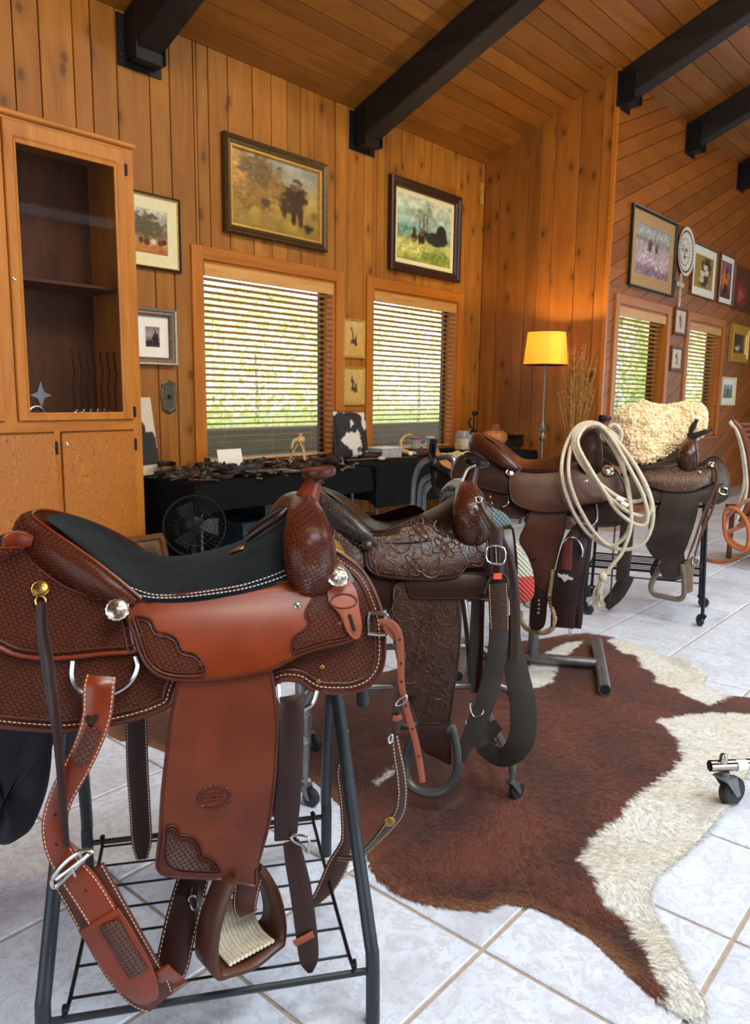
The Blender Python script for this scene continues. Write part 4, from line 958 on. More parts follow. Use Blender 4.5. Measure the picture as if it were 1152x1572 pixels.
# seat
rows = [(-.335, .19, .2, 1.09, .952, 3.1), (-.30, .165, .2, 1.074, .95, 3.0), (-.24, .12, .205, 1.03, .95, 2.8), (-.165, .07, .208, .98, .948, 2.8), (-.08, .03, .21, .968, .948, 2.8), (0, .01, .208, .985, .951, 2.6), (.08, 0, .2, 1.012, .957, 2.4), (.15, 0, .188, 1.05, .972, 2.3), (.20, 0, .17, 1.085, .99, 2.3)]
s1.seat(rows, M_SUEDE, .05)
for of in (0, .007):
    sx = .985-of*7; ed = cat([V((a[0]+a[1]*sx*sx, -a[2]*sx, a[3]-(a[3]-a[4])*sx**a[5])) for a in rows[1:]], 6); dashes([p+V((0, -.0008, .0012)) for p in ed], M_THREADW, s1.o, .0055, .003, .0011)
fr_ = [V((.198-.0*k, -.158+.13*k/8, 1.004+.08*(1-(1-k/8)**2.2))) for k in range(9)]
dashes(fr_[:5], M_THREADW, s1.o, .0055, .003, .0011)
# cantle roll
cp = [(-.139, -.208, .942), (-.188, -.19, .966), (-.249, -.158, .997), (-.323, -.104, 1.032), (-.363, -.052, 1.047), (-.374, 0, 1.05)]
cp = cp+[(a, -b_, c_) for a, b_, c_ in cp[-2::-1]]
cr = [(.009, .008), (.027, .02), (.04, .026), (.047, .029), (.05, .03), (.05, .03)]; cr = cr+cr[-2::-1]
s1.tubes('cantle_roll', cp, cr, L_WV2, 16, up=(0, 0, 1))
for dz, rad in ((.036, .003), (-.034, .003)):
    k = len(cp)//2
    MB().tube(cat([V(p)+V((-.004 if dz < 0 else .012, -.0*b_[0], dz*b_[0]/.036)) for p, b_ in zip(cp, cr)], 5), rad, 6).build('roll_binding', L_SM, s1.o)
# swell and horn
sw = [(.23, -.165, .918), (.223, -.184, .96), (.218, -.19, 1.005), (.216, -.17, 1.05), (.22, -.105, 1.085), (.226, 0, 1.098)]
sw = sw+[(a, -b_, c_) for a, b_, c_ in sw[-2::-1]]; swr = [(.034, .022), (.05, .034), (.056, .038), (.055, .038), (.046, .036), (.036, .034)]; swr = swr+swr[-2::-1]
s1.tubes('swell', sw, swr, L_WV2, 18)
MB().tube(cat([(.185, -.195, .95), (.2, -.204, .925), (.235, -.206, .912), (.275, -.2, .925), (.292, -.185, .96)], 5), [(.009, .006)]*21, 8, up=(0, 0, 1)).build('swell_band', L_SM, s1.o)
def horn(s, base, top, r0, r1, cap, mat, capmat, tilt=.15):
    b_, t_ = V(base), V(top); P = cat([b_, b_.lerp(t_, .45)+V((.0, 0, 0)), b_.lerp(t_, .8), t_], 4)
    rr = [lerp(r0, r1, min(1, 1.35*k/(len(P)-1))**.7) for k in range(len(P))]
    h = MB().tube(P, rr, 16).build('horn', mat, s.o)
    M = Matrix.Rotation(tilt, 4, 'Y')
    MB().lathe([(cap*.5, -.016), (cap*.92, -.009), (cap, .0), (cap*.97, .007), (cap*.8, .011), (cap*.72, .0085), (.001, .009)], t_+V((.006, 0, .008)), 24, M).build('horn_cap', capmat, h)
    return h
horn(s1, (.228, 0, 1.098), (.258, 0, 1.172), .036, .018, .041, L_SM, L_EDGE, -.1)
MB().tube([(.255+.019*math.cos(a), .019*math.sin(a), 1.158+.002*math.sin(3*a)) for a in [2*PI*k/20 for k in range(20)]], .003, 6, True).build('horn_collar', L_EDGE, s1.o)
# handhold and nameplate on the seat
MB().tube(cat([(.09, -.03, 1.03), (.13, -.045, 1.062), (.165, -.05, 1.085), (.185, -.035, 1.1)], 5), [(.008, .004)]*16, 8).build('hand_hold', L_DK, s1.o)
MB().tube(cat([(.1, .03, 1.035), (.14, .03, 1.065), (.18, .02, 1.092)], 5), [(.008, .004)]*11, 8).build('hand_hold', L_DK, s1.o)
MB().ball((.072, -.045, 1.012), (.02, .012, .004), 14, 6, Matrix.Rotation(-.35, 4, 'Y')).build('name_plate', M_SILV, s1.o)
# conchos and rings
s1.concho(180, 936, .046, .0235, M_SILV); s1.concho(519, 886, .058, .0235, M_SILV); s1.concho(62, 904, .012, .018, M_BRASS, name='brass_concho')
s1.concho(457, 929, .025, .0075, M_NICK, name='rivet'); s1.concho(495, 1024, .001, .005, M_BRASS, name='rivet'); s1.concho(489, 1046, .001, .005, M_BRASS, name='rivet')
# latigo keeper
lk_ = K([(968, 395), (985, 372), (1030, 372), (1052, 400), (1060, 450), (1068, 500), (1062, 535), (1045, 540), (1025, 520), (1005, 470), (975, 440), (968, 415)])
pl = s1.sheet('latigo_keeper', lk_, .034, .006, L_PINK, n=3, mir=False); c2 = s1.hit(1014/1.92, 700+428/1.92, .034)
s1.bead('keeper_oval', [V((c2.x+.028*math.cos(a), 0, c2.z+.013*math.sin(a))) for a in [2*PI*k/32 for k in range(32)]], .0345, .0013, L_EDGE)
sl = s1.hit(1038/1.92, 700+492/1.92, .034); MB().tube([s1.on(sl.x-.004, sl.z+.016, .035), s1.on(sl.x+.004, sl.z-.014, .035)], .0035, 8).build('slot', M_HOLE, s1.o)
fb = K([(985, 372), (960, 360), (985, 300), (1020, 330), (1045, 372)]); s1.sheet('concho_tab', fb, .026, .006, L_EDGE, n=3, mir=False)
# rear cantle tab
MB().ribbon(cat([s1.pw(48, 832, .12), s1.pw(25, 826, .14), s1.pw(5, 832, .17)], 4), V((0, 0, 1)), [.022, .026, .03, .03, .03, .03, .028, .024, .02], .008).build('cantle_tab', L_SM, s1.o)
# rigging rings
Dp = [(112, 1015), (111, 1040), (122, 1060), (145, 1068), (175, 1064), (200, 1048), (211, 1025), (208, 1008)]
dring(s1.o, [s1.hit(x, y, .012) for x, y in Dp], .005, M_NICK, name='rigging_ring')
dring(s1.o, [s1.hit(x, y, .004) for x, y in [(428, 1050), (432, 1078), (452, 1092), (478, 1082), (487, 1060)]], .005, M_NICK, name='rigging_ring')
dring(s1.o, [s1.hit(x, y, .008) for x, y in [(566, 944), (566, 970), (572, 973), (594, 973), (599, 962), (596, 947), (586, 942), (572, 941)]], .004, M_NICK, True, name='breast_collar_ring')
dring(s1.o, [s1.hit(62+8*math.cos(a), 923+8*math.sin(a), .016) for a in [2*PI*k/8 for k in range(8)]], .0025, M_BRASS, True, name='string_ring', n=3)
# straps
s1.strap('saddle_string', [(66, 925, .285, 13), (67, 970, .29, 14), (76, 1020, .3, 15), (84, 1090, .335, 15), (92, 1170, .345, 13), (98, 1250, .35, 11), (103, 1300, .35, 8)], L_DK, .004)
s1.strap('saddle_string', [(61, 928, .28, 12), (64, 980, .285, 13), (76, 1060, .3, 14), (88, 1130, .33, 13), (96, 1220, .34, 10), (100, 1296, .345, 6)], L_DK, .004)
fs = K4([(298, 75, .29, 86), (292, 110, .305, 90), (286, 190, .315, 84), (262, 265, .32, 80), (222, 350, .325, 78), (180, 430, .33, 72), (160, 510, .335, 70), (172, 580, .34, 74), (205, 640, .34, 80)], 1000)
p_, w_ = s1.strap('flank_billet', fs, L_SM, .007, st=M_THREAD, holes=(.72, .86))
a_, b2_ = p_[len(p_)//5], p_[len(p_)//2]
wi = len(p_); s1.strap('billet_tooling', K4([(278, 225, .3245, 46), (258, 275, .3295, 46), (232, 330, .3335, 44)], 1000), L_WV, .003)
hp = s1.pw(270/1.92, 1000+205/1.92, .322)
MB().prism([hp+V((x*.0016, 0, z*.0016)) for x, z in ((0, -8), (7, 0), (8, 4), (5, 7), (2, 6), (0, 4), (-2, 6), (-5, 7), (-8, 4), (-7, 0))], (0, .003, 0)).build('heart_inlay', L_DK, s1.o, smooth=False)
# flank cinch with buckle
p_, w_ = s1.strap('flank_cinch', K4([(235, 660, .335, 150), (280, 740, .338, 150), (330, 830, .34, 150), (385, 925, .34, 148), (440, 1000, .335, 130), (475, 1030, .33, 90)], 1000), L_EDGE, .008, st=M_THREAD)
s1.strap('cinch_billet', K4([(205, 640, .347, 84), (245, 690, .35, 92), (290, 760, .352, 92), (335, 840, .352, 90)], 1000), L_SM, .006, st=M_THREAD, holes=(.42,))
s1.strap('billet_keeper', K4([(290, 790, .357, 128), (330, 850, .36, 128), (390, 950, .36, 118), (430, 1010, .355, 80), (447, 1030, .35, 40)], 1000), L_SM, .006)
s1.strap('keeper_tooling', K4([(322, 800, .3655, 60), (360, 870, .366, 60), (410, 950, .3645, 60)], 1000), L_WV, .003)
s1.strap('cinch_tip', K4([(470, 940, .348, 60), (500, 965, .335, 56), (528, 982, .31, 50)], 1000), L_SM, .006)
bk = s1.o
q = [s1.pw(*p) for p in ((80, 1352, .36), (84, 1362, .362), (96, 1352, .362), (118, 1330, .365), (136, 1312, .362), (142, 1308, .36), (132, 1304, .36), (112, 1314, .362), (92, 1332, .362))]
bu = MB().tube(cat(q, 4, True), .0045, 8, True).build('buckle', M_NICK, s1.o); MB().tube([s1.pw(86, 1350, .366), s1.pw(136, 1312, .366)], .0035, 8).tube([s1.pw(110, 1332, .368), s1.pw(116, 1345, .368)], .003, 8).build('buckle_tongue', M_NICK, bu)
# far side billet and far end of the cinch
s1.strap('off_side_billet', K4([(402, 150, -.24, 60), (402, 205, -.25, 62), (406, 350, -.255, 62), (414, 480, -.255, 60), (418, 560, -.255, 58), (419, 612, -.25, 34)], 1000), L_DK, .006, st=M_THREAD, holes=(.22, .37, .5, .62, .74, .86))
s1.strap('cinch_end', K4([(500, 985, .31, 60), (508, 930, .295, 96), (528, 830, .27, 98), (550, 740, .245, 98), (572, 660, .21, 92), (585, 600, .18, 80)], 1000), L_DK, .006, st=M_THREAD)
# front latigos
s1.strap('latigo', K4([(858, 130, .275, 70), (862, 170, .285, 70), (856, 300, .29, 76), (848, 430, .29, 78), (842, 555, .285, 66)], 1000), L_DK, .006)
s1.strap('latigo', K4([(858, 560, .29, 48), (870, 620, .295, 58), (886, 700, .3, 64), (900, 800, .3, 64), (908, 870, .3, 62), (912, 915, .3, 52), (915, 945, .3, 16)], 1000), L_DK, .006, holes=(.32, .62))
s1.strap('latigo_loop', K4([(868, 862, .306, 22), (895, 848, .308, 22), (925, 832, .306, 22)], 1000), L_PINK, .004)
q = [s1.pw(*p) for p in ((448, 1283, .298), (470, 1284, .302), (476, 1296, .302), (472, 1310, .3), (466, 1300, .296), (452, 1292, .296))]
dring(s1.o, q, .003, M_NICK, True, name='latigo_buckle', n=3)
# stirrups
st1 = stirrup(s1, s1.o, s1.pw(372, 1466, .27)+V((0, 0, 0)), math.radians(28), .165, .2, .1, .02, leather('stirrup_leather', srgb(72, 34, 17), .4))
c0 = s1.pw(372, 1440, .27)
M_ROPE = plain('white_cord', srgb(196, 184, 160), .85, var=.12, vs=120, bump=.3)
MS = Matrix.Translation(s1.pw(372, 1466, .27)) @ Matrix.Rotation(math.radians(28), 4, 'Z')
for k in range(12):
    x = -.05+k*.0092
    MB().tube(cat([MS @ V((x, -.04, .03)), MS @ V((x, -.02, .027)), MS @ V((x, .015, .03)), MS @ V((x, .045, .055)), MS @ V((x, .05, .1))], 3), .0048, 6).build('cord_wrap', M_ROPE, st1)
s1.strap('stirrup_strap', [(385, 1335, .27, 44), (378, 1370, .27, 40), (376, 1392, .262, 36), (380, 1402, .25, 30)], L_EDGE, .006, st=M_THREAD)
st2 = stirrup(s1, s1.o, V((.12, .27, .2)), math.radians(-20), .165, .2, .1, .02, L_EDGE)
s1.strap('stirrup_hobble', [(300, 1362, .24, 12), (296, 1385, .25, 12), (298, 1410, .25, 10)], L_DK, .004)
dring(s1.o, [s1.pw(*p) for p in ((290, 1380, .25), (298, 1375, .252), (303, 1390, .254), (297, 1398, .252))], .0022, M_NICK, True, n=3, name='hobble_buckle')
# ---------------------------------------------------------------- stand 1
t = thing('saddle_stand', 'dark painted pipe saddle stand with wire shelf, nearest the camera', 'stand', (1.04, 1.42, 0), s1.az, 'saddle stands')
def leg(pts, r=.0155): return MB().tube(cat(pts, 5), r, 12).build('leg', M_PIPE, t)
for su in (-1, 1):
    for sw_ in (-1, 1):
        leg([(su*.30, -sw_*.02, .675), (su*.315, -sw_*.17, .42), (su*.33, -sw_*.295, .2), (su*.334, -sw_*.31, .15), (su*.335, -sw_*.315, .0)])
    MB().tube([(su*.3, 0, .62), (su*.3, 0, .70)], .017, 12).build('post', M_PIPE, t)
MB().tube([(-.38, 0, .70), (.38, 0, .70)], .017, 12).build('ridge_pipe', M_PIPE, t)
MB().tube([(.37, 0, .70), (.375, .0, .6)], .016, 10).build('pipe_end', M_PIPE, t)
for sw_ in (-1, 1): MB().tube([(-.334, -sw_*.312, .125), (.334, -sw_*.312, .125)], .0075, 8).build('cross_bar', M_PIPE, t)
for k in range(7):
    y = -.27+k*.09; MB().tube([(-.29, y, .135), (.29, y, .135)], .0032, 6).build('shelf_wire', M_IRON, t)
for su in (-1, 1): MB().tube(cat([(su*.295, -.31, .125), (su*.296, -.3, .145), (su*.29, -.27, .135), (su*.29, .27, .135), (su*.296, .3, .145), (su*.295, .31, .125)], 3), .0045, 6).build('shelf_end', M_IRON, t)
# ================================================================ OTHER SADDLES
def top(s, ku, dz, seatm, rollm, swm, hornm, capm, kw=1.0, sk=1.0, hn=(.258, 1.172), hr=.019, cap=.036, welt=None, cz=0, sdu=0, csk=1.0):
    # seat, cantle, swell and horn of a western saddle; ku stretches the length, dz lifts it
    T = lambda p: (p[0]*ku+(sdu if p[0] > .1 else 0), p[1]*kw, p[2]+dz+(cz if p[0] < -.2 else 0))
    s.seat([(r[0]*ku, r[1]*ku, r[2]*kw, r[3]+dz+(cz if r[0] < -.2 else 0), r[4]+dz, r[5]) for r in rows], seatm, .05)
    s.tubes('cantle_roll', [T(p) for p in cp], [(a*sk*csk, b_*sk*csk) for a, b_ in cr], rollm, 14, up=(0, 0, 1))
    s.tubes('swell', [T(p) for p in sw], [(a*sk, b_*sk) for a, b_ in swr], swm, 16)
    horn(s, (.235*ku+sdu, 0, 1.1+dz), (hn[0]+sdu, 0, hn[1]+dz), .034, hr, cap, hornm, capm)
    if welt:
        for sx in (-.55, .55): MB().tube(cat([V(T(p))+V((sx*r[0], (-1 if p[1] < 0 else 1)*r[1]*.82, 0)) for p, r in zip(sw[:5], swr)], 4), .0035, 6).build('swell_welt', welt, s.o)
def flower(s, m, u, z, r, off):
    for k in range(6):
        a = k*PI/3+.3; P = []
        for j in range(9):
            b_ = a-.5+j/8*1.0; q = r*(.45+.55*math.sin(PI*j/8)); P.append(s.on(u+q*math.cos(b_), z+q*math.sin(b_), off))
        m.tube(P, .0022, 5, True)
    m.tube([s.on(u+r*.25*math.cos(2*PI*k/12), z+r*.25*math.sin(2*PI*k/12), off) for k in range(12)], .003, 5, True)
def scroll(s, m, u, z, r, a0, turns, off, sgn=1):
    P = []
    for k in range(26):
        f = k/25; a = a0+sgn*f*turns*2*PI; q = r*(1-.8*f); P.append(s.on(u+q*math.cos(a), z+q*math.sin(a), off))
    m.tube(P, [.0026*(1-.5*k/25) for k in range(26)], 5)
    for k in (4, 9, 14):   # leaves off the scroll
        a, b_ = P[k], P[k+2]; d = (b_-a).normalized(); nn = V((-d.z, 0, d.x))*sgn*-1
        m.tube([a, a+d*r*.18+nn*r*.22, a+d*r*.4+nn*r*.3], [.0028, .0024, .0006], 5)
DK = srgb(62, 34, 24)
L2S = leather('dark_tooled_plain', srgb(42, 20, 11), .32, var=.2, coat=.3)
L2F = leather('dark_floral_tooling', srgb(62, 32, 20), .28, 'floral', 1.0, var=.2, dark=.45, depth=.45, coat=.2)
L2FE = leather('brown_floral_fender', srgb(62, 35, 19), .44, 'floral', 1.0, var=.2, dark=.5, depth=.35, coat=.05)
L2B = leather('black_seat_leather', srgb(13, 11, 11), .36, var=.15, coat=.15)
L2SW = leather('chestnut_swell', srgb(76, 34, 18), .24, 'floral', 1.3, var=.2, dark=.4, depth=.5, coat=.5)
L2C = plain('olive_webbing', srgb(42, 33, 23), .75, var=.2, vs=14)
L2ROLL = leather('worn_cantle', srgb(66, 54, 48), .3, 'floral', 1.4, var=.3, dark=.3, depth=.6, coat=.4)
s2 = Saddle('western_saddle', 'dark brown floral tooled western saddle beside the nearest saddle', (2.04, 1.62), -46, dz=-.05)
def Kb(pts, y0=660): return [(x/2.88+460, y/2.88+y0) for x, y in pts]
def Kb4(pts, y0=660): return [(x/2.88+460, y/2.88+y0, w, d/2.88) for x, y, w, d in pts]
pl = s2.sheet('skirt', Kb([(160, 430), (220, 470), (300, 500), (500, 470), (700, 470), (830, 480), (930, 420), (955, 520), (962, 640), (950, 700), (900, 740), (800, 742), (700, 748), (520, 748), (440, 760), (360, 800), (250, 790), (180, 740), (140, 640), (140, 520)]), 0, .008, L2S, n=3)
s2.bead('skirt_edge', pl, -.004, .0042, L2S)
pl = s2.sheet('rear_jockey', Kb([(165, 440), (220, 475), (290, 520), (300, 560), (285, 605), (230, 600), (170, 560), (150, 500)]), .008, .006, L2F, n=3); s2.bead('jockey_edge', pl, .005, .004, L2S)
pl = s2.sheet('fender', Kb([(430, -10), (415, 60), (408, 160), (420, 250), (440, 350), (470, 480), (508, 570), (528, 604), (600, 606), (660, 594), (680, 480), (700, 350), (712, 200), (704, 60), (690, -20), (560, -40)], 900), .012, .006, L2FE, n=3, step=.05); s2.bead('fender_edge', pl, .009, .0035, L2S)
s2.sheet('stirrup_leather', Kb([(528, 596), (600, 604), (662, 592), (668, 660), (672, 785), (640, 780), (600, 760), (560, 742), (534, 700)], 900), .010, .008, L2S, n=3)
s2.sheet('neck_wrap', Kb([(524, 596), (600, 606), (664, 590), (664, 606), (600, 622), (526, 612)], 900), .014, .006, L2S, n=3, mir=False)
pl = s2.sheet('rigging_leather', Kb([(474, 650), (520, 640), (820, 640), (835, 690), (815, 735), (760, 747), (520, 746), (485, 722)]), .018, .006, L2S, n=3); s2.bead('rigging_edge', pl, .015, .0035, L2S)
jk2 = Kb([(292, 490), (300, 455), (370, 449), (430, 425), (500, 395), (540, 386), (580, 404), (620, 440), (670, 462), (720, 462), (775, 440), (815, 420), (838, 470), (842, 560), (832, 602), (745, 606), (722, 625), (690, 650), (620, 660), (520, 662), (420, 655), (340, 640), (304, 612), (290, 560)])
pl = s2.sheet('seat_jockey', jk2, .026, .007, L2F, n=3); s2.bead('jockey_edge', pl, .0235, .0045, L2S); s2.bead('border_bead', s2.inset(pl, .01), .0265, .002, L2S)
m = MB(); H_ = lambda x, y: s2.hit(x/2.88+460, y/2.88+660, .026)
for x, y, r in ((530, 440, .036), (640, 520, .038), (505, 590, .034)): p = H_(x, y); flower(s2, m, p.x, p.z, r, .0268)
for x, y, r, a, sg in ((400, 530, .045, 2.0, 1), (440, 500, .04, .5, -1), (590, 600, .042, 3.5, 1), (700, 590, .035, 1.0, -1), (760, 520, .04, 2.5, 1), (570, 510, .03, 5, -1), (380, 600, .035, 4, -1), (700, 490, .03, 0, 1), (790, 560, .03, 4, 1), (340, 530, .03, 1, 1), (440, 630, .02, 0, -1), (620, 430, .02, 2, 1)): p = H_(x, y); scroll(s2, m, p.x, p.z, r, a, .9, .0266, sg)
m.build('floral_tooling', leather('tooling_highlight', srgb(82, 46, 30), .28, coat=.3), s2.o, kind='stuff')
m = MB(); H_ = lambda x, y: s2.hit(x/2.88+460, y/2.88+900, .012)
for x, y, r in ((560, 190, .05), (530, 330, .05), (600, 440, .045)): p = H_(x, y); flower(s2, m, p.x, p.z, r, .0126)
for x, y, r, a, sg in ((470, 110, .05, 2.0, 1), (640, 120, .05, .5, -1), (640, 300, .05, 3.5, 1), (450, 240, .04, 1.0, -1), (640, 220, .04, 2.5, 1), (620, 380, .04, 5, -1), (520, 480, .04, 4, -1), (600, 540, .04, 0, 1), (560, 80, .04, 1, 1), (490, 400, .03, 3, 1)): p = H_(x, y); scroll(s2, m, p.x, p.z, r, a, .9, .0124, sg)
m.build('floral_tooling', leather('tooling_fender', srgb(76, 44, 26), .4), s2.o, kind='stuff')
top(s2, .86, -.055, L2B, L2ROLL, L2SW, L2SW, L2B, 1.0, 1.05, hn=(.225, 1.182), hr=.017, cap=.044, welt=L2S, sdu=-.0)
# rawhide edging on horn and swell, laced cantle
M_RAW = plain('rawhide', srgb(190, 180, 160), .35, var=.2)
dring(s2.o, [(.16, -.035, 1.03), (.172, -.038, 1.06), (.185, -.03, 1.09), (.198, -.03, 1.115), (.22, -.044, 1.128)], .0045, M_RAW, name='rawhide_lace')
for k in range(12):
    a = cat([V((p[0]*.86-.012, p[1]*1.02-.004, p[2]-.085)) for p in cp[:5]], 4); p = a[min(len(a)-1, 1+k)]; MB().ball(p, (.011, .009, .008), 8, 6).build('cantle_lace', L2S, s2.o)
s2.concho(460+300/2.88, 660+508/2.88, .032, .018, M_DARKMETAL); s2.concho(460+752/2.88, 660+495/2.88, .027, .007, M_DARKMETAL, name='rivet')
for k in range(9): p = V((.245+.012*math.sin(k*.4), -.2+.002*k, .88+.02*k)); MB().ball(p, .0045, 8, 6).build('stud', M_BRASS, s2.o)
# straps at the front
s2.strap('breast_strap', Kb4([(790, 305, .225, 26), (820, 370, .25, 32), (860, 440, .27, 40), (905, 520, .285, 44), (935, 610, .3, 46), (950, 720, .31, 46), (955, 864, .31, 46), (952, 1010, .31, 42)]), L2S, .006, st=M_BRASS)
dring(s2.o, [s2.pw(460+x/2.88, 660+y/2.88, .24) for x, y in ((780, 298), (796, 294), (808, 306), (798, 320), (782, 316))], .003, M_NICK, True, n=3, name='strap_ring')
s2.strap('billet', Kb4([(872, 430, .27, 58), (870, 500, .285, 60), (872, 560, .295, 60), (874, 650, .3, 60)]), L2S, .006)
q = [s2.pw(460+x/2.88, 660+y/2.88, .305) for x, y in ((834, 516), (905, 522), (902, 590), (832, 580))]; bk2 = MB().tube(cat(q, 3, True), .0032, 8, True).build('buckle', M_NICK, s2.o); MB().tube([s2.pw(460+868/2.88, 660+520/2.88, .31), s2.pw(460+872/2.88, 660+586/2.88, .308)], .0025, 6).build('buckle_tongue', M_NICK, bk2)
dring(s2.o, [s2.pw(460+x/2.88, 660+y/2.88, .31) for x, y in ((815, 725), (840, 660), (880, 634), (915, 650), (922, 700))], .005, M_DARKMETAL, name='rigging_ring')
s2.strap('cinch_tooling', Kb4([(876, 680, .312, 86), (880, 760, .315, 88), (884, 864, .318, 86), (884, 880, .318, 84)]), L2FE, .007, st=M_THREAD)
MB().box(-.013, .013, -.004, 0, -.009, .009).build('orange_tag', plain('orange_tag', srgb(226, 80, 40), .5), s2.o).location = s2.pw(460+876/2.88, 660+646/2.88, .32)
s2.strap('cinch', Kb4([(882, 160, .318, 88), (880, 240, .315, 86), (868, 330, .31, 88), (845, 430, .305, 92), (812, 540, .3, 90), (768, 640, .29, 78), (730, 720, .28, 58), (716, 775, .275, 40)], 900), L2C, .006)
s2.strap('cinch_loop', Kb4([(925, 130, .3, 70), (940, 260, .3, 90), (965, 400, .295, 108), (988, 520, .29, 118), (990, 640, .28, 120), (960, 720, .265, 116), (905, 757, .24, 96), (845, 735, .21, 80), (812, 690, .18, 70), (850, 640, .16, 66), (880, 610, .15, 60)], 900), L2C, .006)
s2.strap('latigo', Kb4([(790, 60, .25, 60), (785, 200, .255, 62), (782, 350, .258, 62), (786, 470, .26, 50)], 900), L2S, .006)
q = [s2.pw(460+x/2.88, 900+y/2.88, .30) for x, y in ((755, 520), (800, 515), (812, 560), (770, 575))]; dring(s2.o, q, .003, M_NICK, True, n=3, name='cinch_buckle')
MB().tube([s2.pw(460+738/2.88, 900+590/2.88, .285), s2.pw(460+742/2.88, 900+620/2.88, .285)], .006, 8).build('buckle_keeper', M_NICK, s2.o)
# oxbow stirrups
L2ST = leather('grey_stirrup', srgb(66, 64, 62), .32, var=.2, coat=.4)
q = [s2.pw(460+x/2.88, 900+y/2.88, w) for x, y, w in ((500, 668, .2), (478, 745, .2), (468, 815, .21), (482, 868, .23), (530, 905, .25), (600, 915, .27), (655, 890, .28), (692, 835, .29), (700, 760, .29), (690, 680, .28), (672, 622, .275), (655, 640, .27))]
MB().tube(cat(q, 5), .0165, 12, sq=.8).build('stirrup', L2ST, s2.o)
MB().tube(cat([V((p.x, -p.y, p.z)) for p in q], 5), .0165, 12, sq=.8).build('stirrup', L2ST, s2.o)
# striped blanket under the saddle
bt = NT('woven_blanket'); bc = bt.coord('UV', (1, 1, 1)); sx_ = bt.n('SeparateXYZ'); bt.l(bc, sx_.inputs[0])
wv_ = bt.math('SINE', bt.math('MULTIPLY', bt.math('ADD', sx_.outputs[0], sx_.outputs[1]), 420)); wv2 = bt.math('SINE', bt.math('MULTIPLY', bt.math('SUBTRACT', sx_.outputs[0], sx_.outputs[1]), 420))
cc_ = bt.ramp(sx_.outputs[1], [(.70, srgb(90, 74, 56)), (.72, srgb(190, 60, 56)), (.785, srgb(190, 60, 56)), (.79, srgb(186, 184, 160))]); e_ = bt.t.nodes[-1] if False else None
cc2 = bt.ramp(sx_.outputs[1], [(.9, (0, 0, 0)), (.905, (1, 1, 1))]); cc_ = bt.mix(cc2, cc_, srgb(92, 110, 116))
bt.col(bt.mix(bt.math('MULTIPLY', wv_, .35), cc_, srgb(90, 80, 70))).rough(.95); bt.bump(bt.math('ADD', wv_, wv2), .8, .003)
BL = Saddle('saddle_blanket', 'woven grey and red saddle blanket under the floral saddle', (2.04, 1.62), -46, dz=-.05); tag(BL.o, 'woven grey and red saddle blanket under the floral saddle', 'blanket')
del BL.o['group']
pl = BL.sheet('blanket', Kb([(820, 350), (880, 355), (925, 385), (942, 420), (950, 480), (985, 530), (1020, 585), (1040, 650), (1040, 735), (1005, 768), (960, 765), (900, 750), (600, 740), (400, 700), (300, 600), (500, 480), (700, 420)]), -.014, .022, bt.m, n=3)
# stand 2
t = thing('saddle_stand', 'grey tube saddle stand on casters under the floral tooled saddle', 'stand', (2.04, 1.62, 0), s2.az, 'saddle stands')
M_RUB = plain('black_rubber', (.012, .012, .013, 1), .55)
def caster(par, x, y, r=.032, yaw=0., stem=.09, mat=None, wmat=None):
    mat = mat or M_PGREY; M = Matrix.Translation((x, y, 0)) @ Matrix.Rotation(yaw, 4, 'Z')
    c = MB().tube([M @ V((0, 0, r*2.1)), M @ V((0, 0, r*2.1+stem*.4))], r*.28, 8)
    for sy in (-1, 1): c.prism([M @ V(p) for p in ((-.45*r, sy*.5*r, r*2.1), (.5*r, sy*.5*r, r*2.1), (.95*r, sy*.5*r, r*.85), (.6*r, sy*.5*r, r*.8))], M.to_3x3() @ V((0, sy*.09*r, 0)))
    c.box(-.5*r, .5*r, -.58*r, .58*r, r*2.06, r*2.2, M); k = c.build('caster', mat, par, smooth=False)
    w = MB().lathe([(r*.3, -.34*r), (r*.85, -.36*r), (r, -.2*r), (r, .2*r), (r*.85, .36*r), (r*.3, .34*r)], M @ V((.75*r, 0, r*1.0)), 20, (Matrix.Rotation(yaw, 4, 'Z') @ RX)).build('wheel', wmat or M_RUB, k)
    return k
for sy in (-1, 1):
    yy = -sy*.2
    MB().tube(cat([(-.35, yy, .1), (-.35, yy, .3), (-.34, yy, .37), (-.3, yy, .405), (-.2, yy, .41), (.2, yy, .41), (.3, yy, .405), (.34, yy, .37), (.35, yy, .3), (.35, yy, .1)], 4), .0125, 10).build('side_frame', M_PGREY, t)
    MB().tube([(-.37, yy, .09), (-.37, yy, .46)], .0125, 10).build('upright', M_PGREY, t)
    for su in (-1, 1): caster(t, su*.35, yy, .032, .6*su)
    for zz in (.24, .33): MB().lathe([(.006, 0), (.006, .012), (.016, .016), (.016, .02), (.003, .022)], (-.35, yy-.012, zz), 8, RX).build('wing_screw', M_NICK, t)
    MB().tube(cat([(-.2, yy, .41), (-.2, yy*.6, .55), (-.2, 0, .66)], 4), .0125, 10).build('support', M_PGREY, t)
    MB().tube(cat([(.2, yy, .41), (.2, yy*.6, .55), (.2, 0, .66)], 4), .0125, 10).build('support', M_PGREY, t)
for su in (-1, 1): MB().tube([(su*.35, -.2, .13), (su*.35, .2, .13)], .0125, 10).build('cross_tube', M_PGREY, t)
MB().tube([(-.33, 0, .66), (.34, 0, .66)], .018, 10).build('ridge_tube', M_PGREY, t)
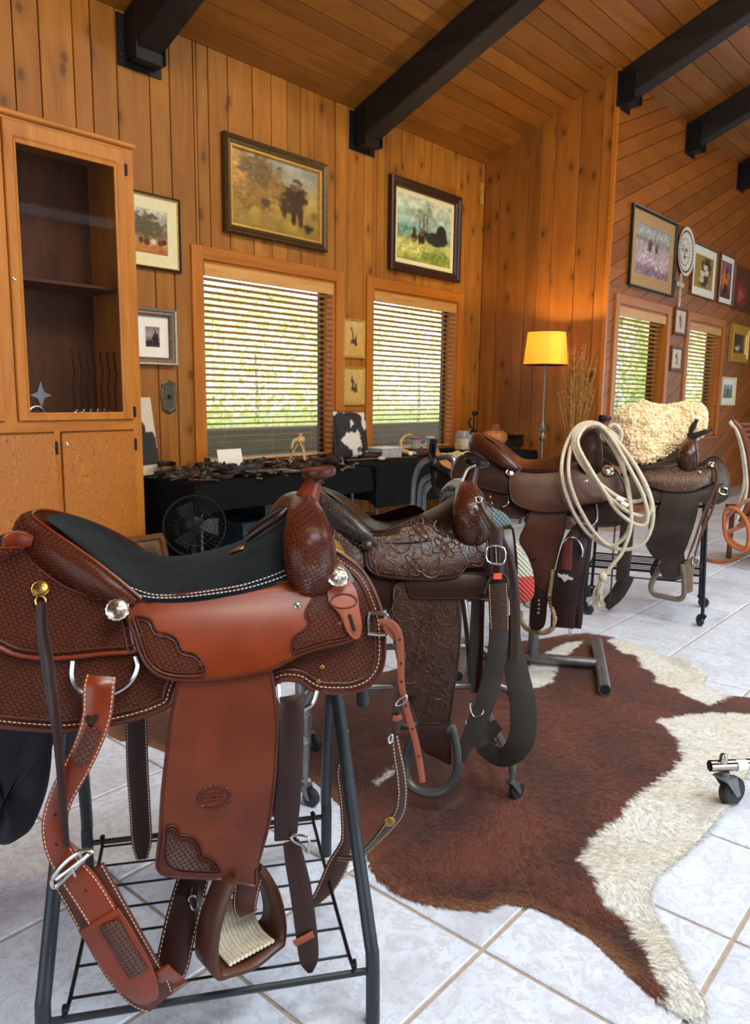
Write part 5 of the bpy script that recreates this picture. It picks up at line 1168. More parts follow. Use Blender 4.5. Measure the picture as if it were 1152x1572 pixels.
# ================================================================ SADDLE 3
L3 = leather('chocolate_leather', srgb(72, 36, 22), .36, var=.2, coat=.2); L3W = leather('chocolate_basketweave', srgb(56, 28, 19), .36, 'weave', 1.3, var=.15, dark=.4, depth=.7)
L3D = leather('dark_chocolate', srgb(42, 20, 14), .36, var=.15); L3R = leather('roll_chocolate', srgb(74, 32, 20), .3, var=.15, coat=.3)
s3 = Saddle('western_saddle', 'plain chocolate brown saddle with a rope coil on its horn', (3.38, 1.83), -62, dz=.06)
def Kc(pts, y0=640): return [(x/3.388+680, y/3.388+y0) for x, y in pts]
def Kc4(pts): return [(x/3.388+680, y/3.388+640, w, d/3.388) for x, y, w, d in pts]
def Kd(pts): return [(x/5.072+780, y/5.072+780) for x, y in pts]
def Kd4(pts): return [(x/5.072+780, y/5.072+780, w, d/5.072) for x, y, w, d in pts]
pl = s3.sheet('skirt', Kc([(40, 330), (60, 250), (100, 200), (200, 230), (400, 280), (700, 300), (900, 300), (950, 380), (965, 470), (945, 540), (900, 566), (800, 570), (740, 545), (700, 520), (450, 500), (430, 515), (360, 525), (250, 485), (120, 450), (50, 400)]), 0, .008, L3W, n=3); s3.bead('skirt_edge', pl, -.004, .004, L3D)
pl = s3.sheet('rear_jockey', Kc([(45, 325), (60, 250), (100, 205), (180, 215), (300, 270), (345, 300), (345, 395), (240, 377), (130, 345)]), .010, .006, L3W, n=3); s3.bead('jockey_edge', pl, .007, .004, L3D)
pl = s3.sheet('fender', Kd([(175, 20), (140, 130), (92, 250), (140, 340), (182, 430), (202, 520), (212, 585), (260, 630), (318, 645), (332, 590), (360, 470), (400, 310), (440, 180), (460, 20), (420, -40), (220, -40)]), .012, .006, L3, n=3, step=.05); s3.bead('fender_edge', pl, .009, .0035, L3D)
s3.sheet('stirrup_leather', Kd([(212, 580), (318, 640), (306, 760), (292, 900), (250, 950), (178, 940), (176, 800), (190, 680)]), .010, .008, L3D, n=3)
for k in range(4): s3.concho(780+(243-k*2)/5.072, 780+(722+k*32)/5.072, .0115, .006, M_NICK, name='rivet')
pl = s3.sheet('seat_jockey', Kc([(348, 300), (360, 262), (420, 262), (520, 256), (620, 240), (720, 225), (800, 240), (870, 258), (920, 300), (946, 370), (944, 420), (880, 432), (800, 446), (720, 458), (668, 488), (560, 497), (480, 490), (400, 466), (358, 430), (346, 370)]), .024, .007, L3, n=3); s3.bead('jockey_edge', pl, .021, .004, L3D)
top(s3, .93, .08, L3, L3R, L3W, L3D, L3D, 1.0, 1.0, hn=(.262, 1.176), hr=.017, cap=.034, welt=L3D, cz=.0, sdu=.0, csk=1.05)
s3.concho(680+860/3.388, 640+280/3.388, .03, .028, M_SILV); s3.concho(680+350/3.388, 640+290/3.388, .026, .019, M_SILV); s3.concho(680+747/3.388, 640+333/3.388, .025, .009, M_NICK, name='rivet')
dring(s3.o, [s3.hit(680+x/3.388, 640+y/3.388, .006) for x, y in ((800, 455), (805, 500), (800, 540), (775, 565), (745, 572), (700, 565), (670, 530))], .005, M_NICK, name='rigging_ring')
dring(s3.o, [s3.hit(680+x/3.388, 640+y/3.388, .006) for x, y in ((338, 410), (342, 440), (330, 460), (312, 468))], .005, M_NICK, name='rigging_ring')
s3.strap('cinch', Kd4([(600, 130, .29, 100), (560, 200, .3, 150), (520, 300, .315, 185), (485, 450, .32, 205), (455, 620, .32, 200), (435, 780, .315, 190), (425, 930, .31, 180)]), L3D, .01)
s3.strap('cinch_back', Kd4([(590, 200, .27, 120), (575, 400, .28, 110), (550, 650, .285, 80), (548, 850, .285, 70), (540, 935, .285, 60)]), L3D, .01)
s3.strap('cinch_inset', Kd4([(470, 240, .327, 60), (462, 350, .329, 76), (455, 480, .329, 80)]), leather('oxblood', srgb(96, 30, 24), .3, coat=.4), .004)
dring(s3.o, [s3.pw(780+x/5.072, 780+y/5.072, .335) for x, y in ((430, 265), (470, 232), (520, 232), (560, 270), (582, 330), (575, 380))], .0045, M_NICK, name='cinch_buckle')
em = Matrix.Translation(s3.pw(780+447/5.072, 780+538/5.072, .332)) @ Matrix.Rotation(.12, 4, 'Y') @ Matrix.Scale(.68, 4)
q = MB(); q.prism([em @ V(p) for p in ((-.055, 0, .02), (-.02, 0, .012), (-.012, 0, .024), (0, 0, .014), (.014, 0, .024), (.022, 0, .01), (.055, 0, .004), (.05, 0, -.012), (.02, 0, -.012), (0, 0, -.034), (-.02, 0, -.012), (-.048, 0, -.002))], (0, .004, 0)); q.build('silver_emblem', M_SILV, s3.o, smooth=False)
dring(s3.o, [s3.pw(780+x/5.072, 780+y/5.072, .315) for x, y in ((475, 940), (478, 990), (488, 990), (495, 940))], .003, M_NICK, name='cinch_hook', n=3)
M_RAWH = plain('rawhide_stirrup', srgb(170, 150, 112), .5, var=.25, vs=50)
q = [s3.pw(780+x/5.072, 780+y/5.072, w) for x, y, w in ((355, 480, .3), (342, 600, .3), (330, 690, .3), (350, 780, .31), (365, 860, .31), (345, 935, .3), (285, 968, .28), (210, 960, .24), (140, 930, .2), (105, 870, .17), (100, 800, .15))]
ST3 = MB().tube(cat(q, 5), .013, 10).build('stirrup', M_RAWH, s3.o)
MB().tube(cat([V((p.x, -p.y, p.z)) for p in q], 5), .013, 10).build('stirrup', M_RAWH, s3.o)
for k in range(7): p = s3.pw(780+(338+5*k)/5.072, 780+(690+24*k)/5.072, .318); MB().tube([p+V((-.012, 0, -.006)), p+V((.014, -.004, .006))], .003, 5).build('lacing', L3D, ST3)
# T base stand
t = thing('saddle_stand', 'grey pipe saddle stand with T shaped feet standing on the cowhide', 'stand', (3.38, 1.83, 0), s3.az, 'saddle stands')
PR = .029; z0 = PR+.008
def hollow(path, r, name):
    P = [V(p) for p in path]; o = MB().tube(P, r, 16).build(name, M_PGREY, t)
    for e, d in ((P[0], P[0]-P[1]), (P[-1], P[-1]-P[-2])):
        d.normalize(); M = d.to_track_quat('Z', 'Y').to_matrix().to_4x4(); MB().lathe([(r*.82, .0006), (.0005, .0008)], e, 14, M, caps=False).build('pipe_bore', M_HOLE, o)
hollow([(.315, -.36, z0), (.315, .36, z0)], PR, 'foot'); hollow([(-.36, -.36, z0), (-.36, .36, z0)], PR, 'foot')
hollow([(-.35, 0, z0), (.3, 0, z0)], PR*.9, 'base_bar'); hollow([(-.02, 0, z0), (-.02, 0, .78)], PR*.9, 'post'); hollow([(-.34, 0, .8), (.36, 0, .8)], PR*.9, 'ridge_pipe')
# rope coil
M_LAR = plain('lariat_rope', srgb(200, 186, 160), .75, var=.18, vs=160, bump=.3)
rt = thing('lariat', 'pale coiled lariat rope hanging on the chocolate saddle horn', 'rope', (3.38, 1.83, 0), s3.az)
def rw(y): return lerp(.13, .345, min(1, max(0, (y-30)/260)))
loops = [[(745, 30), (690, 60), (640, 150), (618, 260), (630, 360), (660, 450), (700, 530), (760, 610), (850, 670), (950, 690), (1040, 660), (1085, 580), (1095, 480), (1070, 380), (1020, 280), (960, 190), (900, 110), (850, 60), (800, 32)],
  [(760, 42), (700, 90), (662, 180), (655, 300), (680, 400), (720, 490), (780, 590), (860, 668), (920, 650), (965, 590), (982, 500), (975, 420), (960, 340), (930, 250), (890, 170), (850, 110), (810, 50)],
  [(700, 60), (678, 130), (700, 210), (760, 295), (840, 365), (920, 420), (1000, 440), (1046, 420), (1050, 360), (1010, 270), (960, 200), (900, 120), (850, 62), (770, 36)],
  [(710, 70), (690, 140), (740, 250), (800, 340), (870, 420), (950, 485), (1030, 515), (1078, 500), (1085, 440), (1040, 320), (985, 225), (920, 140), (860, 75), (780, 30)],
  [(720, 80), (705, 150), (780, 290), (850, 400), (900, 480), (985, 550), (1050, 562), (1066, 500), (1040, 400), (990, 300), (940, 210), (880, 110), (820, 48), (760, 45)]]
for i, L in enumerate(loops):
    P = [s3.pw(680+x/3.388, 640+y/3.388, rw(y)+.014*i-.02) for x, y in L]; MB().tube(cat(P, 5, True), .0085, 8, True).build('rope_loop', M_LAR, rt)
P = [s3.pw(x, y, w) for x, y, w in ((880, 664, .13), (915, 655, .1), (945, 668, .1), (952, 690, .2), (962, 740, .33), (970, 800, .38), (957, 845, .39), (940, 868, .39), (926, 886, .39))]
MB().tube(cat(P, 6), .0085, 8).build('rope_tail', M_LAR, rt)
m = MB(); a = P[-1]; rg = random.Random(3)
for k in range(36): m.tube(cat([a, a+V((rg.uniform(-.025, .0), rg.uniform(-.02, .02), -.05)), a+V((rg.uniform(-.06, .02), rg.uniform(-.03, .03), -.13))], 3), .0016, 4)
m.build('tassel', M_LAR, rt, kind='stuff'); MB().ball(a, (.018, .018, .024)).build('knot', M_LAR, rt)
P = [s3.pw(x, y, .2) for x, y in ((935, 655), (945, 652), (955, 665), (952, 685), (960, 700))]; MB().tube(cat(P, 5), .0085, 8).build('honda', M_LAR, rt)
for x, y in ((952, 766), (959, 774)): p = s3.pw(x, y, .4); MB().tube([p+V((-.015, 0, .006)), p+V((.015, 0, -.008))], .011, 8).build('tape', M_MATW, rt)
# ================================================================ SADDLE 4
L4 = leather('worn_brown', srgb(70, 36, 20), .28, 'floral', .7, var=.3, dark=.6, depth=.3, coat=.35); L4D = leather('worn_dark', srgb(50, 38, 30), .42, var=.25, coat=.15); L4F = leather('worn_fender', srgb(50, 37, 27), .48, var=.35, coat=.08)
s4 = Saddle('western_saddle', 'worn dark saddle under the sheepskin on the wire cart', (4.76, 1.83), -70, dz=-.01)
def Ke(pts): return [(x/4.135+900, y/4.135+600) for x, y in pts]
def Ke4(pts): return [(x/4.135+900, y/4.135+600, w, d/4.135) for x, y, w, d in pts]
pl = s4.sheet('skirt', Ke([(790, 440), (850, 435), (888, 490), (910, 580), (906, 660), (872, 702), (800, 722), (700, 700), (500, 690), (400, 720), (300, 720), (180, 700), (160, 600), (250, 540), (400, 520), (700, 500)]), 0, .008, L4D, n=3); s4.bead('skirt_edge', pl, -.004, .004, L4D)
s4.sheet('fender', Ke([(490, 620), (480, 700), (450, 790), (415, 870), (378, 960), (400, 1020), (440, 1065), (500, 1080), (600, 1092), (625, 1030), (660, 940), (695, 830), (722, 700), (720, 620), (600, 600)]), .012, .006, L4F, n=3, step=.06)
s4.sheet('stirrup_leather', Ke([(478, 1072), (600, 1090), (596, 1150), (580, 1182), (530, 1190), (480, 1172)]), .011, .008, L4D, n=3)
pl = s4.sheet('seat_jockey', Ke([(345, 505), (400, 485), (470, 462), (540, 440), (600, 440), (640, 475), (690, 496), (780, 480), (800, 520), (792, 588), (740, 610), (684, 636), (560, 641), (470, 626), (385, 592), (350, 550)]), .024, .007, L4, n=3); s4.bead('jockey_edge', pl, .021, .004, L4D)
s4.sheet('front_tab', Ke([(780, 470), (800, 446), (850, 460), (880, 520), (882, 570), (850, 592), (800, 575), (782, 530)]), .018, .006, L4D, n=3)
top(s4, .93, -.005, L4D, L4D, L4, L4D, L4D, 1.0, 1.0, hn=(.215, 1.135), hr=.024, cap=.026, welt=L4D)
MB().tube(cat([(.2, .01, 1.1), (.205, .0, 1.15), (.225, -.02, 1.2), (.24, -.03, 1.235)], 4), [.022]*5+[.018]*4+[.012]*4, 8).build('horn_wrap', L4D, s4.o)
MB().tube(cat([(.2, -.01, 1.12), (.245, -.02, 1.14), (.3, -.03, 1.165), (.33, -.03, 1.18)], 4), [.02]*5+[.017]*4+[.011]*4, 8).build('horn_wrap', L4D, s4.o)
s4.concho(900+722/4.135, 600+515/4.135, .026, .01, M_NICK, name='rivet'); s4.concho(900+800/4.135, 600+470/4.135, .03, .02, M_SILV)
dring(s4.o, [s4.hit(900+x/4.135, 600+y/4.135, .006) for x, y in ((850, 618), (892, 622), (894, 656), (852, 650))], .006, M_NICK, True, name='breast_ring', n=3)
for pts in ([(815, 460, .27, 14), (835, 520, .29, 16), (825, 600, .3, 16), (780, 700, .31, 16), (730, 830, .315, 16), (690, 950, .315, 14), (640, 1080, .31, 10)], [(815, 462, .265, 12), (830, 560, .29, 14), (800, 680, .305, 14), (755, 830, .31, 14), (715, 960, .31, 12), (690, 1060, .31, 8)], [(825, 470, .26, 12), (838, 620, .29, 14), (800, 760, .3, 14), (740, 900, .3, 12), (690, 1040, .3, 8)]): s4.strap('saddle_string', Ke4(pts), leather('string', srgb(84, 56, 38), .5), .004)
q = [s4.pw(900+x/4.135, 600+y/4.135, w) for x, y, w in ((485, 1100, .24), (448, 1160, .23), (412, 1238, .22), (432, 1288, .23), (500, 1308, .26), (580, 1322, .29), (620, 1300, .31), (622, 1200, .31), (610, 1100, .3))]
MB().tube(cat(q, 5), .017, 10, sq=.7).build('stirrup', plain('stirrup_horn', srgb(112, 100, 88), .4), s4.o); MB().tube(cat([V((p.x, -p.y, p.z)) for p in q], 5), .017, 10, sq=.7).build('stirrup', L4D, s4.o)
s4.strap('cinch', Ke4([(690, 1060, .29, 40), (660, 1110, .3, 60), (645, 1180, .3, 66), (650, 1250, .29, 56), (660, 1275, .28, 40)]), plain('felt_cinch', srgb(120, 100, 82), .9), .016)
dring(s4.o, [s4.pw(900+x/4.135, 600+y/4.135, .31) for x, y in ((680, 1060), (705, 1048), (718, 1075), (700, 1105), (676, 1095))], .005, M_NICK, True, name='cinch_ring', n=3)
s4.strap('flank_billet', Ke4([(265, 700, .27, 80), (262, 850, .28, 82), (250, 1000, .28, 84), (238, 1120, .28, 82), (228, 1205, .27, 80)]), L4D, .008)
s4.strap('flank_strap', Ke4([(262, 1170, .22, 90), (235, 1230, .2, 90), (190, 1300, .18, 86), (120, 1368, .16, 70)]), L4D, .008)
s4.strap('saddle_string', Ke4([(185, 860, .27, 10), (172, 1050, .28, 10), (160, 1250, .28, 10), (145, 1370, .28, 10)]), L4D, .004)
# wire cart
t = thing('saddle_cart', 'black wire saddle cart on casters under the worn saddle', 'cart', (4.76, 1.83, 0), s4.az, 'saddle stands')
for su in (-1, 1):
    for sw_ in (-1, 1):
        MB().tube([(su*.345, -sw_*.24, .075), (su*.325, -sw_*.17, .72)], .0105, 8).build('leg', M_IRON, t); caster(t, su*.345, -sw_*.24, .034, 1.0*su+sw_, .09, M_IRON)
    for zz, ww in ((.3, .216), (.58, .187), (.72, .17)): MB().tube([(su*.335, -ww, zz), (su*.335, ww, zz)], .006, 6).build('end_bar', M_IRON, t)
for k in range(9): y = -.2+k*.05; MB().tube([(-.335, y, .3), (.335, y, .3)], .0035, 5).build('shelf_wire', M_IRON, t)
for sw_ in (-1, 1):
    MB().tube([(-.335, sw_*.216, .31), (.335, sw_*.216, .31)], .006, 6).build('shelf_rail', M_IRON, t); MB().tube([(-.33, sw_*.216, .26), (.33, sw_*.216, .26)], .004, 6).build('shelf_rail', M_IRON, t); MB().tube([(-.36, sw_*.17, .72), (.36, sw_*.17, .72)], .009, 8).build('top_rail', M_IRON, t)
# sheepskin draped over the seat
def fleece():
    out = Ke([(205, 165), (232, 128), (290, 100), (380, 85), (470, 108), (530, 108), (600, 92), (690, 92), (745, 118), (755, 190), (745, 260), (680, 320), (600, 360), (530, 395), (460, 445), (380, 465), (300, 440), (258, 390), (238, 320), (225, 240)])
    base = lambda z: .03+.10*max(0, min(1, (1.30-z)/.3))
    P = [s4.pw(x, y, .02+.10*min(1, max(0, (y-620)/90))) for x, y in out]; P = cat([V((p.x, 0, p.z)) for p in P], 4, True)
    t = thing('sheepskin', 'thick cream sheepskin draped over the worn saddle seat', 'sheepskin', (4.76, 1.83, 0), s4.az)
    mt = NT('sheep_wool'); n_ = mt.noise(mt.coord(), 30, 4, .5); mt.col(mt.ramp(n_, [(.3, srgb(222, 184, 130)), (.7, srgb(252, 230, 188))])).rough(.95).P(Sheen_Weight=.3); mt.bump(mt.noise(mt.coord(), 90, 4), .35, .01)
    bm = bmesh.new(); bm.faces.new([bm.verts.new(p) for p in P])
    for ax, a, b_ in ((0, -.5, .5), (2, .8, 1.5)):
        k = a
        while k < b_:
            co = [0, 0, 0]; co[ax] = k; no = [0, 0, 0]; no[ax] = 1; bmesh.ops.bisect_plane(bm, geom=bm.verts[:]+bm.edges[:]+bm.faces[:], plane_co=co, plane_no=no); k += .018
    bm.verts.index_update(); Q = [v.co.copy() for v in bm.verts]; F = [[v.index for v in f.verts] for f in bm.faces]; bd = [v.is_boundary for v in bm.verts]; bm.free()
    def dist(q): return min((q-a).length if (b_-a).length < 1e-9 else (q-a-(b_-a)*max(0, min(1, (q-a).dot(b_-a)/(b_-a).length_squared))).length for a, b_ in zip(P, P[1:]+P[:1]))
    D = [0 if e else dist(q) for q, e in zip(Q, bd)]
    def y_(q, d, sd): h = .065*math.sqrt(max(0, 1-(1-min(d/.07, 1))**2)); n = (mn.noise(q*13)*.026+mn.noise(q*29)*.012)*min(1, d/.03); return -base(q.z)+.13*max(0, min(1, (q.x+.04)/.16))-sd*(h+n)
    n = len(Q); vs = [(q.x, y_(q, d, 1), q.z) for q, d in zip(Q, D)]+[(q.x, y_(q, d, -1), q.z) for q, d in zip(Q, D)]
    m = MB(); m.add(vs, F+[[i+n for i in reversed(f)] for f in F]); m.build('hide', mt.m, t, ang=180)
    f = MB(); rg = random.Random(9); cen = sum(P, V((0, 0, 0)))/len(P)
    for k in range(4200):
        i = rg.randrange(n); q = Q[i]+V((rg.uniform(-.009, .009), 0, rg.uniform(-.009, .009))); r = rg.uniform(.006, .0125)
        o = (Q[i]-cen).normalized()*.008 if D[i] < .015 else V((0, 0, 0))
        f.ball(V((q.x, vs[i][1]+rg.uniform(-.004, .004), q.z))+o, (r*rg.uniform(.7, 1.3), r, r*rg.uniform(.7, 1.3)), 6, 4)
    f.build('wool', mt.m, t, ang=180, kind='stuff')
fleece()
# ================================================================ COWHIDE RUG
import numpy as np
def rug():
    G = lambda L: np.array([tuple(at(x, y, Z=0))[:2] for x, y in L])
    out = G([(1080, 1562), (1055, 1566), (1030, 1552), (1012, 1540), (985, 1516), (945, 1478), (905, 1440), (860, 1412), (815, 1392), (795, 1390), (770, 1388), (745, 1400), (700, 1396), (650, 1388), (610, 1372), (580, 1350), (570, 1330), (555, 1290), (530, 1245), (500, 1215), (470, 1190), (440, 1175), (380, 1165), (320, 1160), (262, 1158), (240, 1150), (215, 1140), (185, 1138), (165, 1128), (170, 1110), (250, 1090), (350, 1080), (450, 1070), (520, 1050), (600, 1030), (690, 1005), (760, 990), (830, 982), (870, 975), (900, 973), (935, 978), (965, 988), (1010, 1003), (1020, 1010), (1050, 1025), (1085, 1040), (1078, 1052), (1110, 1068), (1152, 1072), (1230, 1072), (1235, 1100), (1160, 1108), (1165, 1150), (1140, 1200), (1112, 1250), (1100, 1270), (1068, 1295), (1040, 1320), (1005, 1350), (997, 1375), (1003, 1400), (1020, 1440), (1050, 1490), (1085, 1545)])
    whites = [G([(933, 984), (955, 1003), (978, 1008), (985, 1025), (1005, 1035), (1008, 1050), (1040, 1058), (1050, 1070), (1090, 1084), (1110, 1076), (1125, 1070), (1130, 1050), (1085, 1020), (1000, 990), (960, 975)]),
        G([(1008, 1106), (1030, 1125), (1040, 1140), (1048, 1165), (1030, 1185), (990, 1215), (965, 1235), (955, 1255), (930, 1270), (905, 1295), (888, 1325), (915, 1350), (920, 1375), (945, 1405), (965, 1430), (985, 1455), (1005, 1500), (1025, 1520), (1018, 1543), (1030, 1562), (1060, 1585), (1110, 1580), (1120, 1540), (1060, 1480), (1015, 1400), (1015, 1350), (1115, 1285), (1140, 1240), (1190, 1200), (1210, 1120), (1152, 1098), (1100, 1095), (1050, 1100)]),
        G([(815, 1018), (840, 1002), (870, 988), (897, 985), (880, 1000), (862, 1015), (850, 1040), (848, 1050), (812, 1060), (800, 1045)]), G([(573, 1202), (610, 1177), (613, 1184), (578, 1209)])]
    def inside(P, poly):
        x, y = P[:, 0], P[:, 1]; r = np.zeros(len(P), bool); n = len(poly)
        for i in range(n):
            a, b_ = poly[i], poly[i-1]
            c = ((a[1] > y) != (b_[1] > y)) & (x < (b_[0]-a[0])*(y-a[1])/(b_[1]-a[1]+1e-12)+a[0]); r ^= c
        return r
    def sd(P, poly):
        d = np.full(len(P), 9.); q = P.copy(); n = len(poly)
        for i in range(n):
            a, b_ = poly[i], poly[(i+1) % n]; e = b_-a; t = np.clip(((P-a)@e)/(e@e+1e-12), 0, 1); c = a+t[:, None]*e; k = np.hypot(*(P-c).T); m = k < d; d[m] = k[m]; q[m] = c[m]
        return d, q
    st = .011; x0, y0 = out.min(0)-st; x1, y1 = out.max(0)+st; nx, ny = int((x1-x0)/st)+1, int((y1-y0)/st)+1
    gx, gy = np.meshgrid(x0+np.arange(nx)*st, y0+np.arange(ny)*st); P = np.stack([gx.ravel(), gy.ravel()], 1)
    inn = inside(P, out); d, q = sd(P, out)
    ii = inn.reshape(ny, nx); keep = ii[:-1, :-1] | ii[1:, :-1] | ii[:-1, 1:] | ii[1:, 1:]
    used = np.zeros((ny, nx), bool)
    for a in (0, 1):
        for b_ in (0, 1): used[a:ny-1+a, b_:nx-1+b_] |= keep
    us = used.ravel(); P[us & ~inn] = q[us & ~inn]; dist = np.where(inn, d, 0)
    idx = -np.ones(nx*ny, int); idx[us] = np.arange(us.sum()); Q = P[us]; D = dist[us]
    def nzs(Q, s, o): return np.array([mn.noise(V((a*s, b_*s, o))) for a, b_ in Q])
    n1, n2, n3 = nzs(Q, 22, 1), nzs(Q, 55, 5), nzs(Q, 4, 9)
    J = Q+np.stack([n1, n2], 1)*.022
    W = np.full(len(Q), -1.)
    for w in whites:
        k, _ = sd(J, w); W = np.maximum(W, np.where(inside(J, w), k, -k))
    a = np.clip(.5+W/.010, 0, 1)[:, None]
    br = np.array(srgb(104, 46, 22)[:3]); br2 = np.array(srgb(68, 28, 14)[:3]); tan = np.array(srgb(150, 96, 54)[:3]); wh = np.array(srgb(236, 234, 224)[:3]); wh2 = np.array(srgb(222, 216, 198)[:3])
    mix = np.clip(.5+n3*1.1+n1*.3, 0, 1)[:, None]; col = br*(1-mix)+br2*mix
    edge = np.clip(1-D/.05, 0, 1)[:, None]*np.clip(.6+n3[:, None]*1.5, 0, 1)*.7; col = col*(1-edge)+tan*edge
    wm = np.clip(.25+n3*1.2+n2*.2, 0, 1)[:, None]; col = col*(1-a)+(wh*(1-wm)+wh2*wm)*a; col *= (1+.22*n2[:, None])
    cu = at(1050, 1028, Z=0); curl = np.exp(-(((Q[:, 0]-cu.x)/.22)**2+((Q[:, 1]-cu.y)/.12)**2))*np.clip(1-D/.05, 0, 1)*.045
    c2 = at(1100, 1262, Z=0); curl += np.exp(-(((Q[:, 0]-c2.x)/.1)**2+((Q[:, 1]-c2.y)/.1)**2))*np.clip(1-D/.06, 0, 1)*.03
    Z = .0045+.0018*n1+.003*np.clip(nzs(Q, 7, 3), 0, 1)+curl
    zt = np.where(D > 0, Z, np.maximum(.002, curl+.002))
    vs = [(float(x), float(y), float(z)) for (x, y), z in zip(Q, zt)]; fs = []
    jj, kk = np.nonzero(keep)
    for j, k in zip(jj, kk): b0 = j*nx+k; fs.append((int(idx[b0]), int(idx[b0+1]), int(idx[b0+nx+1]), int(idx[b0+nx])))
    me = bpy.data.meshes.new('hide'); me.from_pydata(vs, [], fs); me.update(); ca = me.color_attributes.new('Col', 'FLOAT_COLOR', 'POINT')
    ca.data.foreach_set('color', np.concatenate([np.clip(col, 0, 1), np.ones((len(Q), 1))], 1).astype(np.float32).ravel()); me.polygons.foreach_set('use_smooth', [True]*len(fs))
    t = NT('cowhide_hair'); at_ = t.n('VertexColor'); at_.layer_name = 'Col'; co = t.coord('Object', (40, 160, 1), (0, 0, .8)); hn_ = t.noise(co, 1, 4, 1.0)
    t.col(t.mix(t.math('MULTIPLY', hn_, .45), at_.outputs[0], (.02, .012, .008, 1), 'MULTIPLY')).rough(.55).P(Sheen_Weight=.12); t.bump(hn_, .5, .004)
    r = thing('cowhide_rug', 'reddish brown and white cowhide rug spread over the tile floor', 'rug', (0, 0, 0)); link('hide', me, t.m, r)
    # hair strands lying on the hide
    rg = np.random.default_rng(5); cen = out.mean(0); hv = []; hf = []; hc = []
    near = np.exp(-np.hypot(Q[:, 0]-1.6, Q[:, 1]-.7)/1.2)+.08+np.where(D < .02, .5, 0); pr = near/near.sum()
    for i in rg.choice(len(Q), 42000, p=pr):
        x, y = Q[i]+rg.uniform(-.006, .006, 2); z = vs[i][2]; th = math.atan2(y-cen[1], x-cen[0])*.35-.9+float(n3[i])*1.6+rg.normal(0, .25); L = rg.uniform(.014, .032)
        dx, dy = math.cos(th)*L, math.sin(th)*L; px_, py_ = -math.sin(th)*.0011, math.cos(th)*.0011; o = len(hv)
        hv += [(x-px_, y-py_, z), (x+px_, y+py_, z), (x+dx, y+dy, z+rg.uniform(.001, .005))]; hf.append((o, o+1, o+2)); k = rg.uniform(.75, 1.2); c = np.clip(col[i]*k, 0, 1); hc += [(*c, 1)]*3
    me = bpy.data.meshes.new('hair'); me.from_pydata(hv, [], hf); me.update(); ca = me.color_attributes.new('Col', 'FLOAT_COLOR', 'POINT'); ca.data.foreach_set('color', np.array(hc, np.float32).ravel())
    link('hair', me, t.m, r, 'stuff')
rug()
# ================================================================ TACK AND ORNAMENTS ON THE TABLES
TT = TZ+.002
def tp(px, py, z=TT, ym=4.85):
    c = at(px, py, Z=z)
    if c.y > ym: c = at(px, py, Y=ym)
    if c.x > 6.56: c = V((max(6.7, at(px, py, Y=4.6).x), 4.6, .797))
    else: c.z = z
    return c
M_RUST = plain('rusty_iron', srgb(74, 50, 36), .6, .5, var=.35, vs=50); M_OLDST = plain('old_steel', srgb(112, 104, 96), .4, .85, var=.25, vs=50); M_OLDL = leather('old_strap_leather', srgb(46, 30, 22), .5)
def circ(r, n=14, z=0, cx=0, cy=0): return [(cx+r*math.cos(2*PI*k/n), cy+r*math.sin(2*PI*k/n), z) for k in range(n)]
def proto_bit(mat):
    o = thing('bridle_bit', 'x', 'bit'); MB().tube(cat([(-.06, 0, .008), (-.03, 0, .012), (0, .018, .016), (.03, 0, .012), (.06, 0, .008)], 4), .006, 6).build('mouthpiece', mat, o)
    for s in (-1, 1):
        MB().tube(cat([(s*.062, .05, .006), (s*.064, .01, .008), (s*.07, -.03, .006), (s*.064, -.075, .006)], 4), .005, 6).build('shank', mat, o); MB().tube(circ(.014, 10, .006, s*.064, -.09), .0028, 5, True).build('ring', mat, o); MB().tube(circ(.012, 10, .006, s*.062, .062), .0028, 5, True).build('ring', mat, o)
    return o
def proto_snaffle(mat):
    o = thing('snaffle_bit', 'x', 'bit')
    for s in (-1, 1): MB().tube(circ(.036, 18, .006, s*.085, 0), .0045, 6, True).build('ring', mat, o)
    MB().tube(cat([(-.085+.036, 0, .008), (-.03, .006, .01), (0, 0, .01), (.03, -.006, .01), (.085-.036, 0, .008)], 4), .006, 6).build('mouthpiece', mat, o); return o
def proto_spur(mat):
    o = thing('spur', 'x', 'spur'); MB().tube([(.045*math.cos(a), .06*math.sin(a)-.03, .014) for a in [PI*k/14 for k in range(15)]], .006, 6, sq=1.6).build('heel_band', mat, o)
    MB().tube(cat([(0, .03, .014), (0, .055, .016), (0, .075, .012)], 3), .006, 6).build('shank', mat, o); m = MB()
    for k in range(8): a = k*PI/4; m.tube([(0, .085, .02), (.0, .085+.019*math.cos(a), .02+.019*math.sin(a))], [.004, .001], 5)
    m.build('rowel', M_OLDST, o)
    return o
def proto_strap(mat):
    o = thing('leather_strap', 'x', 'strap'); P = cat([(.09*math.cos(a)*(1-.09*k), .07*math.sin(a)*(1-.09*k), .012+.003*k) for k, a in enumerate([j*.8 for j in range(10)])], 4); MB().ribbon(P, V((0, 0, 1)), .018, .004).build('strap', mat, o)
    MB().tube([(.085, -.012, .004), (.115, -.012, .004), (.115, .012, .004), (.085, .012, .004)], .0028, 5, True).build('buckle', M_OLDST, o); return o
def proto_ring(mat):
    o = thing('cinch_ring', 'x', 'ring'); MB().tube(circ(.045, 20, .006), .0055, 6, True).build('ring', mat, o); MB().tube(cat([(.04, 0, .012), (.09, .02, .008), (.13, -.01, .006)], 4), .005, 6).build('tail', M_OLDL, o); return o
protos = [proto_bit(M_RUST), proto_snaffle(M_OLDST), proto_spur(M_RUST), proto_strap(M_OLDL), proto_bit(M_OLDST), proto_ring(M_RUST), proto_spur(M_OLDL)]
